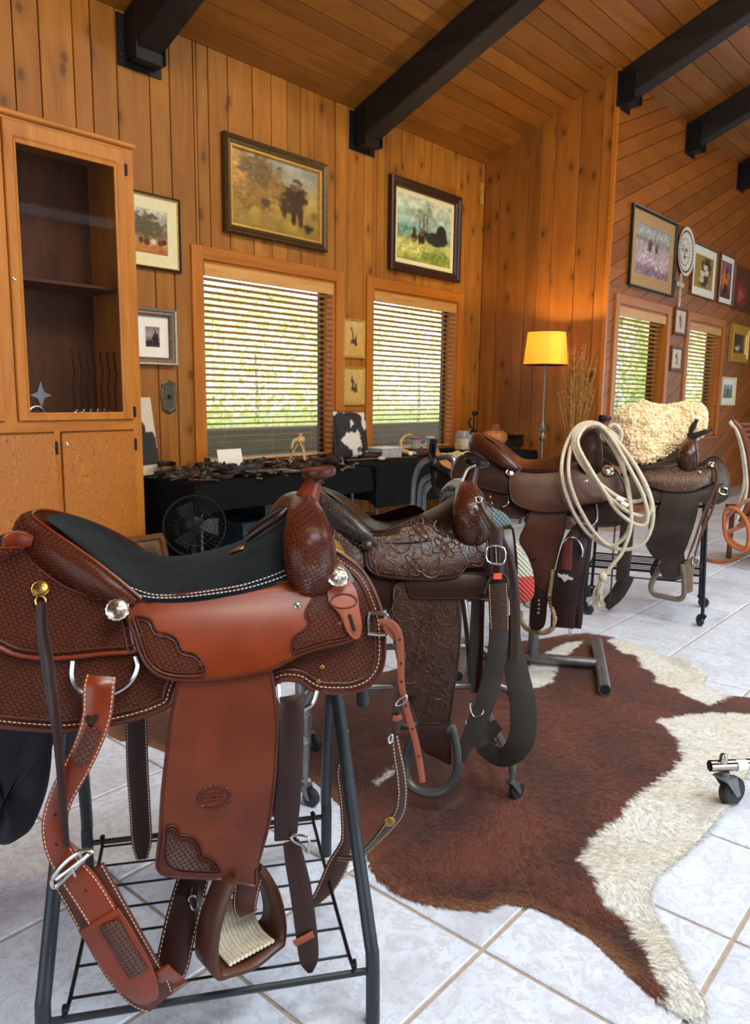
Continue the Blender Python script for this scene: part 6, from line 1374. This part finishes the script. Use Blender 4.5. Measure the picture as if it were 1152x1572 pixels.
knd = {'bridle_bit': 'shanked iron bit', 'snaffle_bit': 'two ringed snaffle bit', 'spur': 'iron spur with rowel', 'leather_strap': 'rolled dark strap with buckle', 'cinch_ring': 'iron ring with leather tail'}
rg = random.Random(12); usedp = set(); k = 0
for px in range(236, 540, 13):
    for row in range(5):
        y = 4.38+row*.125+rg.uniform(-.03, .03); c = at(px+rg.uniform(-5, 5), 720, Z=TT); x = at(px+rg.uniform(-5, 5), 735-row*6, Y=y).x
        if not 3.16 < x < 4.84: continue
        if rg.random() < .1: continue
        i = rg.randrange(len(protos)); p = protos[i]
        zone = 'nearest the cabinet' if x < 3.6 else 'before the white card' if x < 4.05 else 'around the antler tripod' if x < 4.5 else 'at the far table end'
        rw_ = 'at the cloth front edge' if row < 2 else 'in mid table' if row < 4 else 'by the wall'
        lb = '%s %s, %s' % (knd[p.name.split('.')[0]], rw_, zone)
        o = p if i not in usedp else dup(p); usedp.add(i); o['label'] = lb; o['group'] = 'bits, spurs and straps laid on the black cloth'
        o.location = (x, y, TT+.006+.012*rg.random()); o.rotation_euler = (rg.uniform(-.25, .25), rg.uniform(-.2, .2), rg.uniform(0, 6.3)); s = rg.uniform(1.05, 1.5); o.scale = (s, s, s*1.5)
for i, p in enumerate(protos):
    if i not in usedp:
        for c in list(p.children): bpy.data.objects.remove(c)
        bpy.data.objects.remove(p)
# white card on its easel
c = tp(356, 704); t = thing('display_card', 'white card propped up among the bits below the window', 'card', (c.x, c.y, c.z), 0); w, h = .24, .15
MB().bbox(-w/2, w/2, -.003, 0, .02, .02+h, .001).build('card', M_MATW, t, smooth=False); t.rotation_euler = (math.radians(-12), 0, 0)
MB().tube([(0, .002, .1), (0, .05, 0)], .004, 6).build('easel_strut', M_FBRN, t); MB().box(-.09, .09, -.014, 0, .004, .019).build('easel_ledge', M_FBRN, t, smooth=False)
# antler tripod
c = tp(462, 704); t = thing('antler_tripod', 'pale antler tripod with small figure on the tack table', 'ornament', (c.x, c.y, c.z)); M_BONE = plain('antler', srgb(196, 160, 106), .5, var=.25, vs=30)
for a in (.4, 2.3, 4.4): MB().tube(cat([(.12*math.cos(a), .1*math.sin(a), 0), (.06*math.cos(a), .05*math.sin(a), .13), (.02*math.cos(a), 0, .2), (-.02*math.cos(a), 0, .27)], 4), [.011]*5+[.009]*4+[.006]*4, 8).build('leg', M_BONE, t)
MB().ball((0, 0, .215), (.05, .03, .035)).build('body', M_BONE, t); MB().tube(cat([(-.05, 0, .22), (-.09, 0, .2), (-.11, 0, .14)], 4), [.016]*4+[.012]*4+[.006], 8).build('tail', M_BONE, t)
# cow print cushion
c = tp(548, 689); cx_, cy_ = c.x, 4.9
def cushion(x, y, z, w, h, d, label):
    t = thing('cowhide_cushion', label, 'cushion', (x, y, z)); n = 40; vs = []; fs = []; cs = []
    for sd_ in (-1, 1):
        for j in range(n+1):
            for i in range(n+1):
                a, b_ = i/n*2-1, j/n*2-1; th = (max(0, 1-abs(a)**3)*max(0, 1-abs(b_)**3))**.5; pin = 1-.05*(1-abs(a*b_))*max(abs(a), abs(b_))**4
                vs.append((a*w/2*pin, sd_*d/2*th, h/2+b_*h/2*pin)); k = mn.noise(V((a*1.35+3.1, b_*1.35+2.2, .3)))+.35*mn.noise(V((a*3.5, b_*3.5, 7)))+.1*mn.noise(V((a*14, b_*14, 3))); cs.append(srgb(34, 26, 24) if k > -.06 else srgb(226, 214, 196))
        o = 0 if sd_ < 0 else (n+1)**2
        for j in range(n):
            for i in range(n): q = o+j*(n+1)+i; fs.append((q, q+1, q+n+2, q+n+1))
    me = bpy.data.meshes.new('cover'); me.from_pydata(vs, [], fs); me.update(); ca = me.color_attributes.new('Col', 'FLOAT_COLOR', 'POINT')
    for k, q in enumerate(cs): ca.data[k].color = q
    me.polygons.foreach_set('use_smooth', [True]*len(fs)); link('cover', me, paintmat('cow_hair', .8), t)
    MB().tube([(-w/2, 0, 0), (w/2, 0, 0), (w/2, 0, h), (-w/2, 0, h)], .005, 5, True).build('piping', M_FBLK, t); t.rotation_euler = (math.radians(-9), math.radians(1.5), 0); return t
cushion(cx_, cy_, TT+.005, .44, .45, .13, 'black and white cowhide cushion leaning between the windows')
# coils of braided leather
for (x, y, r, lb) in ((572, 696, .15, 'dark braided leather reins coiled before the cow cushion'), (668-20, 694, .16, 'reddish braided leather coil beside the antlers')):
    c = tp(x, y); t = thing('braided_reins', lb, 'reins', (c.x, c.y, c.z), 0, 'braided coils'); rr_ = random.Random(x)
    for k in range(7):
        ra, rb = r*rr_.uniform(.7, 1.25), r*rr_.uniform(.4, .7); MB().tube([(ra*math.cos(2*PI*j/24)+rr_.uniform(-.004, .004), rb*math.sin(2*PI*j/24), .008+k*.009+.006*math.sin(4*PI*j/24+k)) for j in range(24)], .006, 6, True).build('coil', plain('braid_%d' % x, srgb(58, 34, 26) if x < 600 else srgb(78, 36, 28), .5), t)
# long quirt
a, b_ = tp(492, 709), tp(640, 703); d = b_-a; o = MB().tube(cat([(0, 0, .012), tuple(d*.5+V((0, 0, .012))), tuple(d+V((0, 0, .012)))], 8), [.011-.007*k/16 for k in range(17)], 8).build('riding_whip', plain('whip_brown', srgb(96, 60, 36), .5)); o.location = a; tag(o, 'long brown riding whip lying along the tables', 'whip')
for (x, y, r, lb, cc) in ((586, 707, .05, 'pinkish white stone on the cloth edge', srgb(214, 176, 160)), (597, 699, .026, 'small white stone beside the braided reins', srgb(230, 216, 206)), (412, 724, .02, 'tiny pale stone among the bits', srgb(206, 196, 180))):
    c = tp(x, y); m = MB(); m.ball((0, 0, r*.4), (r, r*.7, r*.42), 12, 8); m.v = [(p[0]*(1+.2*mn.noise(V(p)*30)), p[1]*(1+.2*mn.noise(V(p)*30+V((3, 0, 0)))), p[2]) for p in m.v]; o = m.build('stone', plain('stone_%d' % x, cc, .6)); o.location = (c.x, c.y, TT); tag(o, lb, 'stone')
# clear tray
c = tp(590, 690); t = thing('plastic_tray', 'clear plastic tray behind the braided reins', 'tray', (c.x, c.y, c.z)); w, d_, h = .3, .2, .09
m = MB(); m.box(-w/2, w/2, -d_/2, d_/2, 0, .004).box(-w/2, w/2, -d_/2, -d_/2+.004, 0, h).box(-w/2, w/2, d_/2-.004, d_/2, 0, h).box(-w/2, -w/2+.004, -d_/2, d_/2, 0, h).box(w/2-.004, w/2, -d_/2, d_/2, 0, h); m.build('tub', plain('clear_plastic', srgb(200, 200, 196), .25, Alpha=.5), t, smooth=False)
MB().bbox(-w/2-.006, w/2+.006, -d_/2-.006, d_/2+.006, h, h+.014, .004).build('lid', plain('pale_lid', srgb(206, 206, 200), .35), t, smooth=False)
# antlers
c = tp(636, 688); t = thing('antler', 'curved tan antler lying beside the glass jars', 'antler', (c.x, c.y, c.z))
MB().tube(cat([(-.2, 0, .05), (-.22, 0, .14), (-.12, .02, .2), (-.02, .02, .21)], 5), [.022-.0008*k for k in range(16)], 8).build('beam', M_BONE, t); MB().tube(cat([(-.2, 0, .06), (-.1, -.03, .03), (.05, -.03, .03), (.16, 0, .06), (.2, 0, .12)], 5), [.024-.0007*k for k in range(21)], 8).build('tine', M_BONE, t)
for xx in (-.12, .16): MB().ball((xx, -.05, .025), (.035, .02, .024)).build('burr', M_MATW, t)
# jars
JG = NT('jar_glass'); JG.P(Roughness=.04, IOR=1.45, Alpha=.2); JG.col((.4, .43, .42, 1)); JG = JG.m
def jar(x, y, r, h, fill, lid, lb):
    c = tp(x, y); t = thing('glass_jar', lb, 'jar', (c.x, c.y, c.z), 0, 'glass jars on the far table'); MB().lathe([(r*.9, 0), (r, .01), (r, h*.8), (r*.82, h*.9), (r*.82, h), (r*.76, h), (r*.76, h*.89), (r*.94, h*.79), (r*.94, .012), (.001, .01)], (0, 0, 0), 24).build('glass', JG, t)
    m = MB(); q = random.Random(x)
    for k in range(26): m.ball((q.uniform(-.6, .6)*r, q.uniform(-.6, .6)*r, .02+q.random()*h*.6), (r*.22, r*.2, r*.18), 7, 5)
    m.build('contents', plain('contents_%d' % x, fill, .6, var=.3), t, kind='stuff')
    if lid: MB().lathe([(r*.86, h*.97), (r*.88, h*1.0), (r*.86, h*1.07), (.001, h*1.075)], (0, 0, 0), 24).build('lid', plain('lid_%d' % x, lid, .35, .5), t)
jar(638, 684, .062, .17, srgb(180, 150, 120), srgb(150, 40, 34), 'glass jar with red rimmed lid beside the antler')
jar(661, 686, .06, .17, srgb(170, 160, 140), srgb(196, 190, 176), 'glass jar with pale lid between antler and gourd')
jar(709, 690, .085, .2, srgb(196, 190, 180), None, 'wide open glass jar of silver pieces behind the saddle')
jar(705, 664, .06, .19, srgb(196, 120, 56), None, 'glass jar of orange gourds behind the wide jar')
# gourds
def gourd(x, y, prof, mats, lb, sc=1.0):
    c = tp(x, y); t = thing('gourd_vase', lb, 'gourd', (c.x, c.y, c.z), 0, 'gourds on the far table')
    for nm, a, b_, mt in mats: MB().lathe([(r*sc, z*sc) for r, z in prof[a:b_]], (0, 0, 0), 24).build(nm, mt, t)
    return t
M_GR = plain('gourd_rust', srgb(150, 72, 32), .35, var=.2, vs=8); M_GC = plain('gourd_cream', srgb(212, 184, 140), .5, var=.1); M_GO = plain('gourd_ochre', srgb(196, 122, 60), .3, var=.15, vs=8)
gourd(682, 692, [(.05, 0), (.085, .03), (.095, .08), (.08, .13), (.075, .14), (.07, .17), (.05, .2), (.015, .215), (.001, .216)], [('lower_body', 0, 5, M_GC), ('rust_top', 4, 9, M_GR)], 'rust and cream gourd vase among the jars', .85)
c = at(760, 678, Z=TT); t = gourd(760, 680, [(.04, 0), (.1, .03), (.135, .09), (.125, .15), (.075, .19), (.05, .2), (.055, .235), (.045, .25), (.001, .245)], [('body', 0, 6, M_GO), ('neck', 5, 9, M_GR)], 'round ochre gourd pot with brown neck near the lamp', 1.05)
m = MB(); m.tube(circ(.085, 24, .195), .006, 6, True)
for k in range(10): a = k*.63; m.tube([(.085*math.cos(a), .085*math.sin(a), .195), (.1*math.cos(a), .1*math.sin(a), .165)], .006, 5)
m.build('fringe', M_FBLK, t)
# iron sculpture with wheel
c = tp(727, 672); t = thing('iron_ornament', 'dark iron ornament with ring and spire before the corner', 'ornament', (c.x, c.y, c.z))
MB().lathe([(.07, 0), (.07, .012), (.02, .02), (.012, .03)], (0, 0, 0), 16).build('base', M_IRON, t); MB().tube([(.085*math.cos(a*PI/12), 0, .115+.085*math.sin(a*PI/12)) for a in range(24)], .014, 8, True).build('wheel_rim', M_IRON, t)
MB().tube([(0, 0, .03), (0, 0, .38)], .009, 8).build('spire', M_IRON, t); MB().tube(cat([(0, 0, .22), (-.06, 0, .24), (-.09, 0, .29), (-.05, 0, .33)], 4), .009, 8).build('scroll', M_IRON, t); MB().ball((.015, 0, .38), (.05, .03, .025)).build('finial', M_IRON, t)
MB().tube([(-.08, 0, .115), (.08, 0, .115)], .008, 6).build('spoke', M_IRON, t)
# yellow cloth, black case, sponges, cream cloth
def crumple(name, x, y, w, d, h, cc, lb, cat_, z=TT, s=9):
    c = tp(x, y, z); m = MB(); n = 22; vs = []; fs = []
    for j in range(n+1):
        for i in range(n+1):
            a, b_ = i/n*2-1, j/n*2-1; e = max(0, 1-max(abs(a), abs(b_))**4); k = .5+.5*mn.noise(V((a*2.2, b_*2.2, s))); vs.append((a*w/2*(1+.12*mn.noise(V((b_*2, s, 0)))), b_*d/2*(1+.12*mn.noise(V((a*2, 0, s)))), .003+h*e**.5*(.35+.9*k)))
    for j in range(n):
        for i in range(n): q = j*(n+1)+i; fs.append((q, q+1, q+n+2, q+n+1))
    m.add(vs, fs); b0 = [i for i in range(n+1)]; o = m.build(name, plain(name+str(x), cc, .85, var=.1), ang=180); o.location = (c.x, c.y, c.z); return tag(o, lb, cat_)
crumple('yellow_cloth', 742, 694, .34, .26, .11, srgb(206, 160, 80), 'crumpled yellow chamois behind the chocolate saddle cantle', 'cloth')
crumple('cream_cloth', 705, 701, .4, .26, .05, srgb(206, 184, 140), 'cream cloth laid flat before the glass jars', 'cloth', s=4)
c = tp(790, 690); t = thing('black_case', 'black box with lid on the corner table', 'box', (c.x, c.y, c.z)); MB().bbox(-.16, .16, -.09, .09, 0, .1, .008).build('body', M_FBLK, t, smooth=False); MB().bbox(-.165, .165, -.095, .095, .102, .13, .008).build('lid', M_FBLK, t, smooth=False); MB().ball((.07, -.0, .132), (.03, .02, .012)).build('knob', M_MATW, t)
for x, y, lb in ((660, 692, 'yellow soap block nearer the antler'), (687, 697, 'yellow soap block below the rust gourd')):
    c = tp(x, y); o = MB().bbox(-.075, .075, -.05, .05, 0, .07, .012).build('soap_block', plain('soap', srgb(206, 186, 110), .6), smooth=False); o.location = (c.x, c.y, c.z); tag(o, lb, 'soap', 'soap blocks')
# ================================================================ BREAST COLLAR hanging on saddle 1
bc = thing('breast_collar', 'tooled breast collar straps hanging from the nearest saddle front', 'breast collar', (1.04, 1.42, 0), s1.az)
Lw = leather('bridle_brown', srgb(62, 34, 26), .42)
s1.strap('tie_strap', Kb4([(352, 158, .262, 28), (385, 162, .27, 38), (420, 180, .275, 40), (442, 235, .275, 36), (448, 340, .27, 32), (452, 440, .265, 30), (476, 550, .26, 28), (512, 680, .255, 28), (534, 790, .25, 28), (545, 866, .25, 26)], 900), L_PINK, .004, holes=(.35, .45, .55, .65, .75, .85), parent=bc)
s1.strap('tie_strap_end', Kb4([(375, 175, .268, 26), (402, 205, .272, 26), (418, 232, .27, 14)], 900), L_PINK, .004, parent=bc)
s1.strap('tie_billet', Kb4([(460, 290, .262, 26), (448, 380, .262, 30), (436, 470, .26, 34), (430, 560, .255, 36), (428, 650, .25, 34)], 900), Lw, .005, parent=bc)
dring(bc, [s1.pw(460+x/2.88, 900+y/2.88, .272) for x, y in ((425, 525), (440, 500), (468, 482), (474, 496), (450, 520))], .0025, M_NICK, True, n=3, name='buckle')
dring(bc, [s1.pw(460+x/2.88, 900+y/2.88, .262) for x, y in ((395, 670), (402, 655), (412, 660), (405, 690), (396, 690))], .0025, M_NICK, True, n=3, name='buckle')
s1.strap('keeper', Kb4([(412, 580, .262, 24), (432, 585, .264, 26), (452, 575, .262, 24)], 900), L_PINK, .004, parent=bc)
s1.strap('collar_strap', Kb4([(420, 660, .252, 34), (432, 740, .25, 44), (448, 830, .245, 48), (454, 920, .24, 48), (440, 1000, .23, 52), (400, 1052, .21, 56), (350, 1110, .18, 44), (300, 1160, .14, 36), (240, 1200, .1, 34), (170, 1200, .06, 30)], 900), Lw, .006, st=M_THREAD, parent=bc)
s1.concho(460+400/2.88, 900+1040/2.88, -.02, .012, M_BRASS, parent=bc)
s1.strap('neck_strap', K4([(1018, 230, .0, 24), (1012, 330, .0, 34), (1010, 360, .0, 38), (1016, 440, .0, 30), (1020, 540, .0, 28), (1016, 580, .0, 46), (995, 630, .0, 64), (965, 690, .0, 56), (935, 730, .0, 36), (905, 760, -.01, 28)], 1000), Lw, .008, st=M_THREAD, parent=bc)
# dark bag at the left edge
bg_ = thing('dark_bag', 'dark purple cloth bag hanging at the left edge behind the stand', 'bag', (1.04, 1.42, 0), s1.az)
P = [V(s1.pw(x, y, .04)) for x, y in ((-60, 1090), (78, 1095), (80, 1150), (74, 1205), (60, 1248), (45, 1276), (20, 1290), (-20, 1293), (-60, 1280), (-80, 1200))]; P = cat(P, 4, True); cn = sum(P, V((0, 0, 0)))/len(P)
def bp(i, f, sd_): e = P[i]; q = cn.lerp(e, f); return q+V((0, sd_*.05*math.sqrt(max(0, 1-f**3))*(1+.35*math.sin(e.x*60+f*3)), 0))
m = MB(); R_ = [[bp(i, f, -1) for i in range(len(P))] for f in (.05, .3, .55, .75, .9)]+[[bp(i, 1, -1) for i in range(len(P))]]+[[bp(i, f, 1) for i in range(len(P))] for f in (.9, .75, .55, .3, .05)]
m.rings(R_, caps=True).build('bag_body', plain('aubergine_cloth', srgb(26, 18, 26), .9, var=.2), bg_, ang=180); MB().tube([s1.pw(-20, 1093, .04), s1.pw(-10, 1000, .03), s1.pw(30, 1000, .03), s1.pw(60, 1093, .04)], .006, 6).build('bag_strap', M_FBLK, bg_)
# ================================================================ RIGHT EDGE: caster foot, chair, rope
gd = at(1119, 1238, Z=0); t = thing('stand_foot', 'chromed stand foot with black caster wheel at the right edge', 'stand', (gd.x, gd.y, 0), math.radians(-49))
caster(t, -.02, 0, .05, math.radians(25), .05, plain('cast_zinc', srgb(120, 124, 120), .4, .6)); zz = .145
M_CHR = plain('chrome_tube', srgb(170, 160, 150), .12, 1.0)
MB().tube([(-.075, 0, zz), (.9, .1, zz)], .019, 14).build('tube', M_CHR, t); MB().lathe([(.0155, .0005), (.0005, .0006)], (-.076, 0, zz), 14, V((-1, 0, 0)).to_track_quat('Z', 'Y').to_matrix().to_4x4(), caps=False).build('tube_bore', M_HOLE, t)
MB().lathe([(.012, zz+.012), (.014, zz+.02), (.014, zz+.032), (.011, zz+.042), (.001, zz+.046)], (-.03, 0, 0), 12).build('cap_nut', M_NICK, t); MB().tube([(.015, .005, zz), (.05, .009, zz)], .0198, 14).build('tape_band', M_MATW, t)
MB().tube([(.85, .095, zz), (.85, .095, .8)], .019, 12).build('upright', M_CHR, t); caster(t, .88, .1, .05, 0, .05)
# bentwood chair
cp_ = at(1122, 650, X=6.4); W_CH = wood('mahogany', srgb(70, 30, 16), srgb(110, 54, 28), srgb(130, 70, 36), 2, 2, .3, knots=False, var=.1); M_PALE = plain('pale_edge', srgb(206, 196, 180), .4)
t = thing('bentwood_chair', 'bentwood chair with pale edged curved arm at the right edge', 'chair', (cp_.x, cp_.y, 0)); e_r = V((CR.x, CR.y, 0)).normalized(); e_f = V((CF.x, CF.y, 0)).normalized()
def cpt(px, py, dd=0): q = at(px, py, X=6.4)-V((cp_.x, cp_.y, 0)); return q+e_f*dd
side = [(1122, 650), (1130, 658), (1137, 675), (1143, 700), (1146, 725), (1147, 745), (1144, 765), (1137, 785), (1130, 800)]
for dd, rr_ in ((0, 0), (.5, .22), (0, .52), (.5, .72)):
    P = [cpt(x+6, y, dd)+e_r*rr_ for x, y in side]; P[-1].z = max(P[-1].z, .35)
    MB().tube(cat(P, 4), .028, 10).build('arm_post', W_CH, t); P2 = [cpt(x-1, y, dd-.02)+e_r*rr_ for x, y in side]; MB().tube(cat(P2, 4), .017, 8).build('pale_edge', M_PALE, t)
z_seat = .46; q0 = cpt(1138, 785)+e_r*.14
for su in (0, .5):
    for sv in (0, .5): p = V((q0.x, q0.y, 0))+e_r*(.03+su)+e_f*sv; MB().tube([p, p+V((0, 0, z_seat-.04))], .022, 8).build('leg', W_CH, t)
MB().prism([V((q0.x, q0.y, z_seat-.04))+e_r*a+e_f*b_ for a, b_ in ((-.02, -.03), (.58, -.03), (.58, .53), (-.02, .53))], (0, 0, .05)).build('seat', W_CH, t, smooth=False)
for k in range(5): a = cpt(1131+k*4.2, 655+k*9.0, .5)+e_r*.22; MB().tube([a, a+e_r*.5], .02, 8).build('back_rail', W_CH, t)
# orange rope coil on the floor beside the cart
rc = thing('rope_coil', 'orange rope coil standing beside the wire cart', 'rope', (0, 0, 0)); M_OR = plain('orange_rope', srgb(176, 96, 44), .7, var=.2, vs=90); M_OR2 = plain('pink_rope', srgb(176, 120, 92), .7, var=.2, vs=90)
for pts, X_, mt in (([(1113, 790), (1120, 780), (1135, 785), (1147, 803), (1150, 825), (1146, 842), (1135, 843), (1120, 833), (1113, 815)], 5.5, M_OR), ([(1152, 768), (1130, 780), (1116, 796), (1112, 810), (1118, 816), (1140, 808), (1152, 800), (1165, 785)], 5.55, M_OR2), ([(1118, 820), (1130, 835), (1150, 842), (1175, 838), (1190, 820), (1185, 800), (1165, 790), (1145, 800), (1130, 812)], 5.6, M_OR)):
    MB().tube(cat([at(x, y, X=X_) for x, y in pts], 6, True), .014, 8, True).build('coil', mt, rc)
P = [at(x, y, Z=.016) for x, y in ((1082, 856), (1090, 860), (1108, 862), (1130, 858), (1150, 848), (1170, 842))]; MB().tube(cat(P, 5), .014, 8).build('rope_end', M_OR, rc)
# ================================================================ pipe rack and black saddle shell behind saddle 3
b0 = at(650, 780, X=3.55); rk = thing('pipe_rack', 'bent grey pipe rack standing behind the chocolate saddle', 'rack', (0, 0, 0)); M_PG2 = M_PGREY
def Kf(L, X_): return [at(620+x/5.236, 620+y/5.236, X=X_) for x, y in L]
for i, L in enumerate(([(75, 790), (82, 650), (100, 560), (135, 490), (190, 450), (260, 440), (400, 450)], [(122, 770), (135, 670), (170, 610), (230, 580), (330, 575), (460, 590)], [(160, 750), (185, 680), (240, 630), (320, 615), (400, 625), (480, 640)])):
    P = Kf(L, 3.5+.03*i); f0 = V((P[0].x, P[0].y, .012)); f1 = V((P[-1].x, P[-1].y, .012)); P = [f0]+[f0.lerp(P[0], .8)]+P+[P[-1].lerp(f1, .2), f1]; MB().tube(cat(P, 6), .016, 10).build('bent_pipe', M_PG2, rk)
sh_ = thing('saddle_shell', 'black saddle shell with tan lining hung on the pipe rack', 'saddle', (0, 0, 0)); O_ = Kf([(245, 285), (235, 340), (228, 400), (250, 470), (300, 520), (380, 560)], 3.45); I_ = Kf([(262, 300), (290, 380), (340, 440), (400, 490), (440, 520), (470, 540)], 3.75)
MB().tube(cat(O_, 5), [(.03, .02)]*26, 10).build('cantle_rim', L2B, sh_)
m = MB(); oc, ic = cat(O_, 5), cat(I_, 5); m.rings([oc, [a.lerp(b_, .5)+V((0, 0, -.04)) for a, b_ in zip(oc, ic)], ic, [p+V((0, 0, -.02)) for p in ic], [a.lerp(b_, .5)+V((0, 0, -.07)) for a, b_ in zip(oc, ic)], [p+V((0, 0, -.02)) for p in oc]], closed=False, loop=True); m.build('lining', leather('tan_lining', srgb(150, 100, 56), .5), sh_, ang=80)
m = MB(); lo = [p+V((0, 0, -.16)) for p in oc]; m.rings([oc, [a.lerp(b_, .5)+V((-.04, -.04, 0)) for a, b_ in zip(oc, lo)], lo], closed=False); m.rings([[p+V((.015, .015, 0)) for p in oc], [p+V((.015, .015, 0)) for p in lo]], closed=False); m.build('flap', L2B, sh_, ang=80)
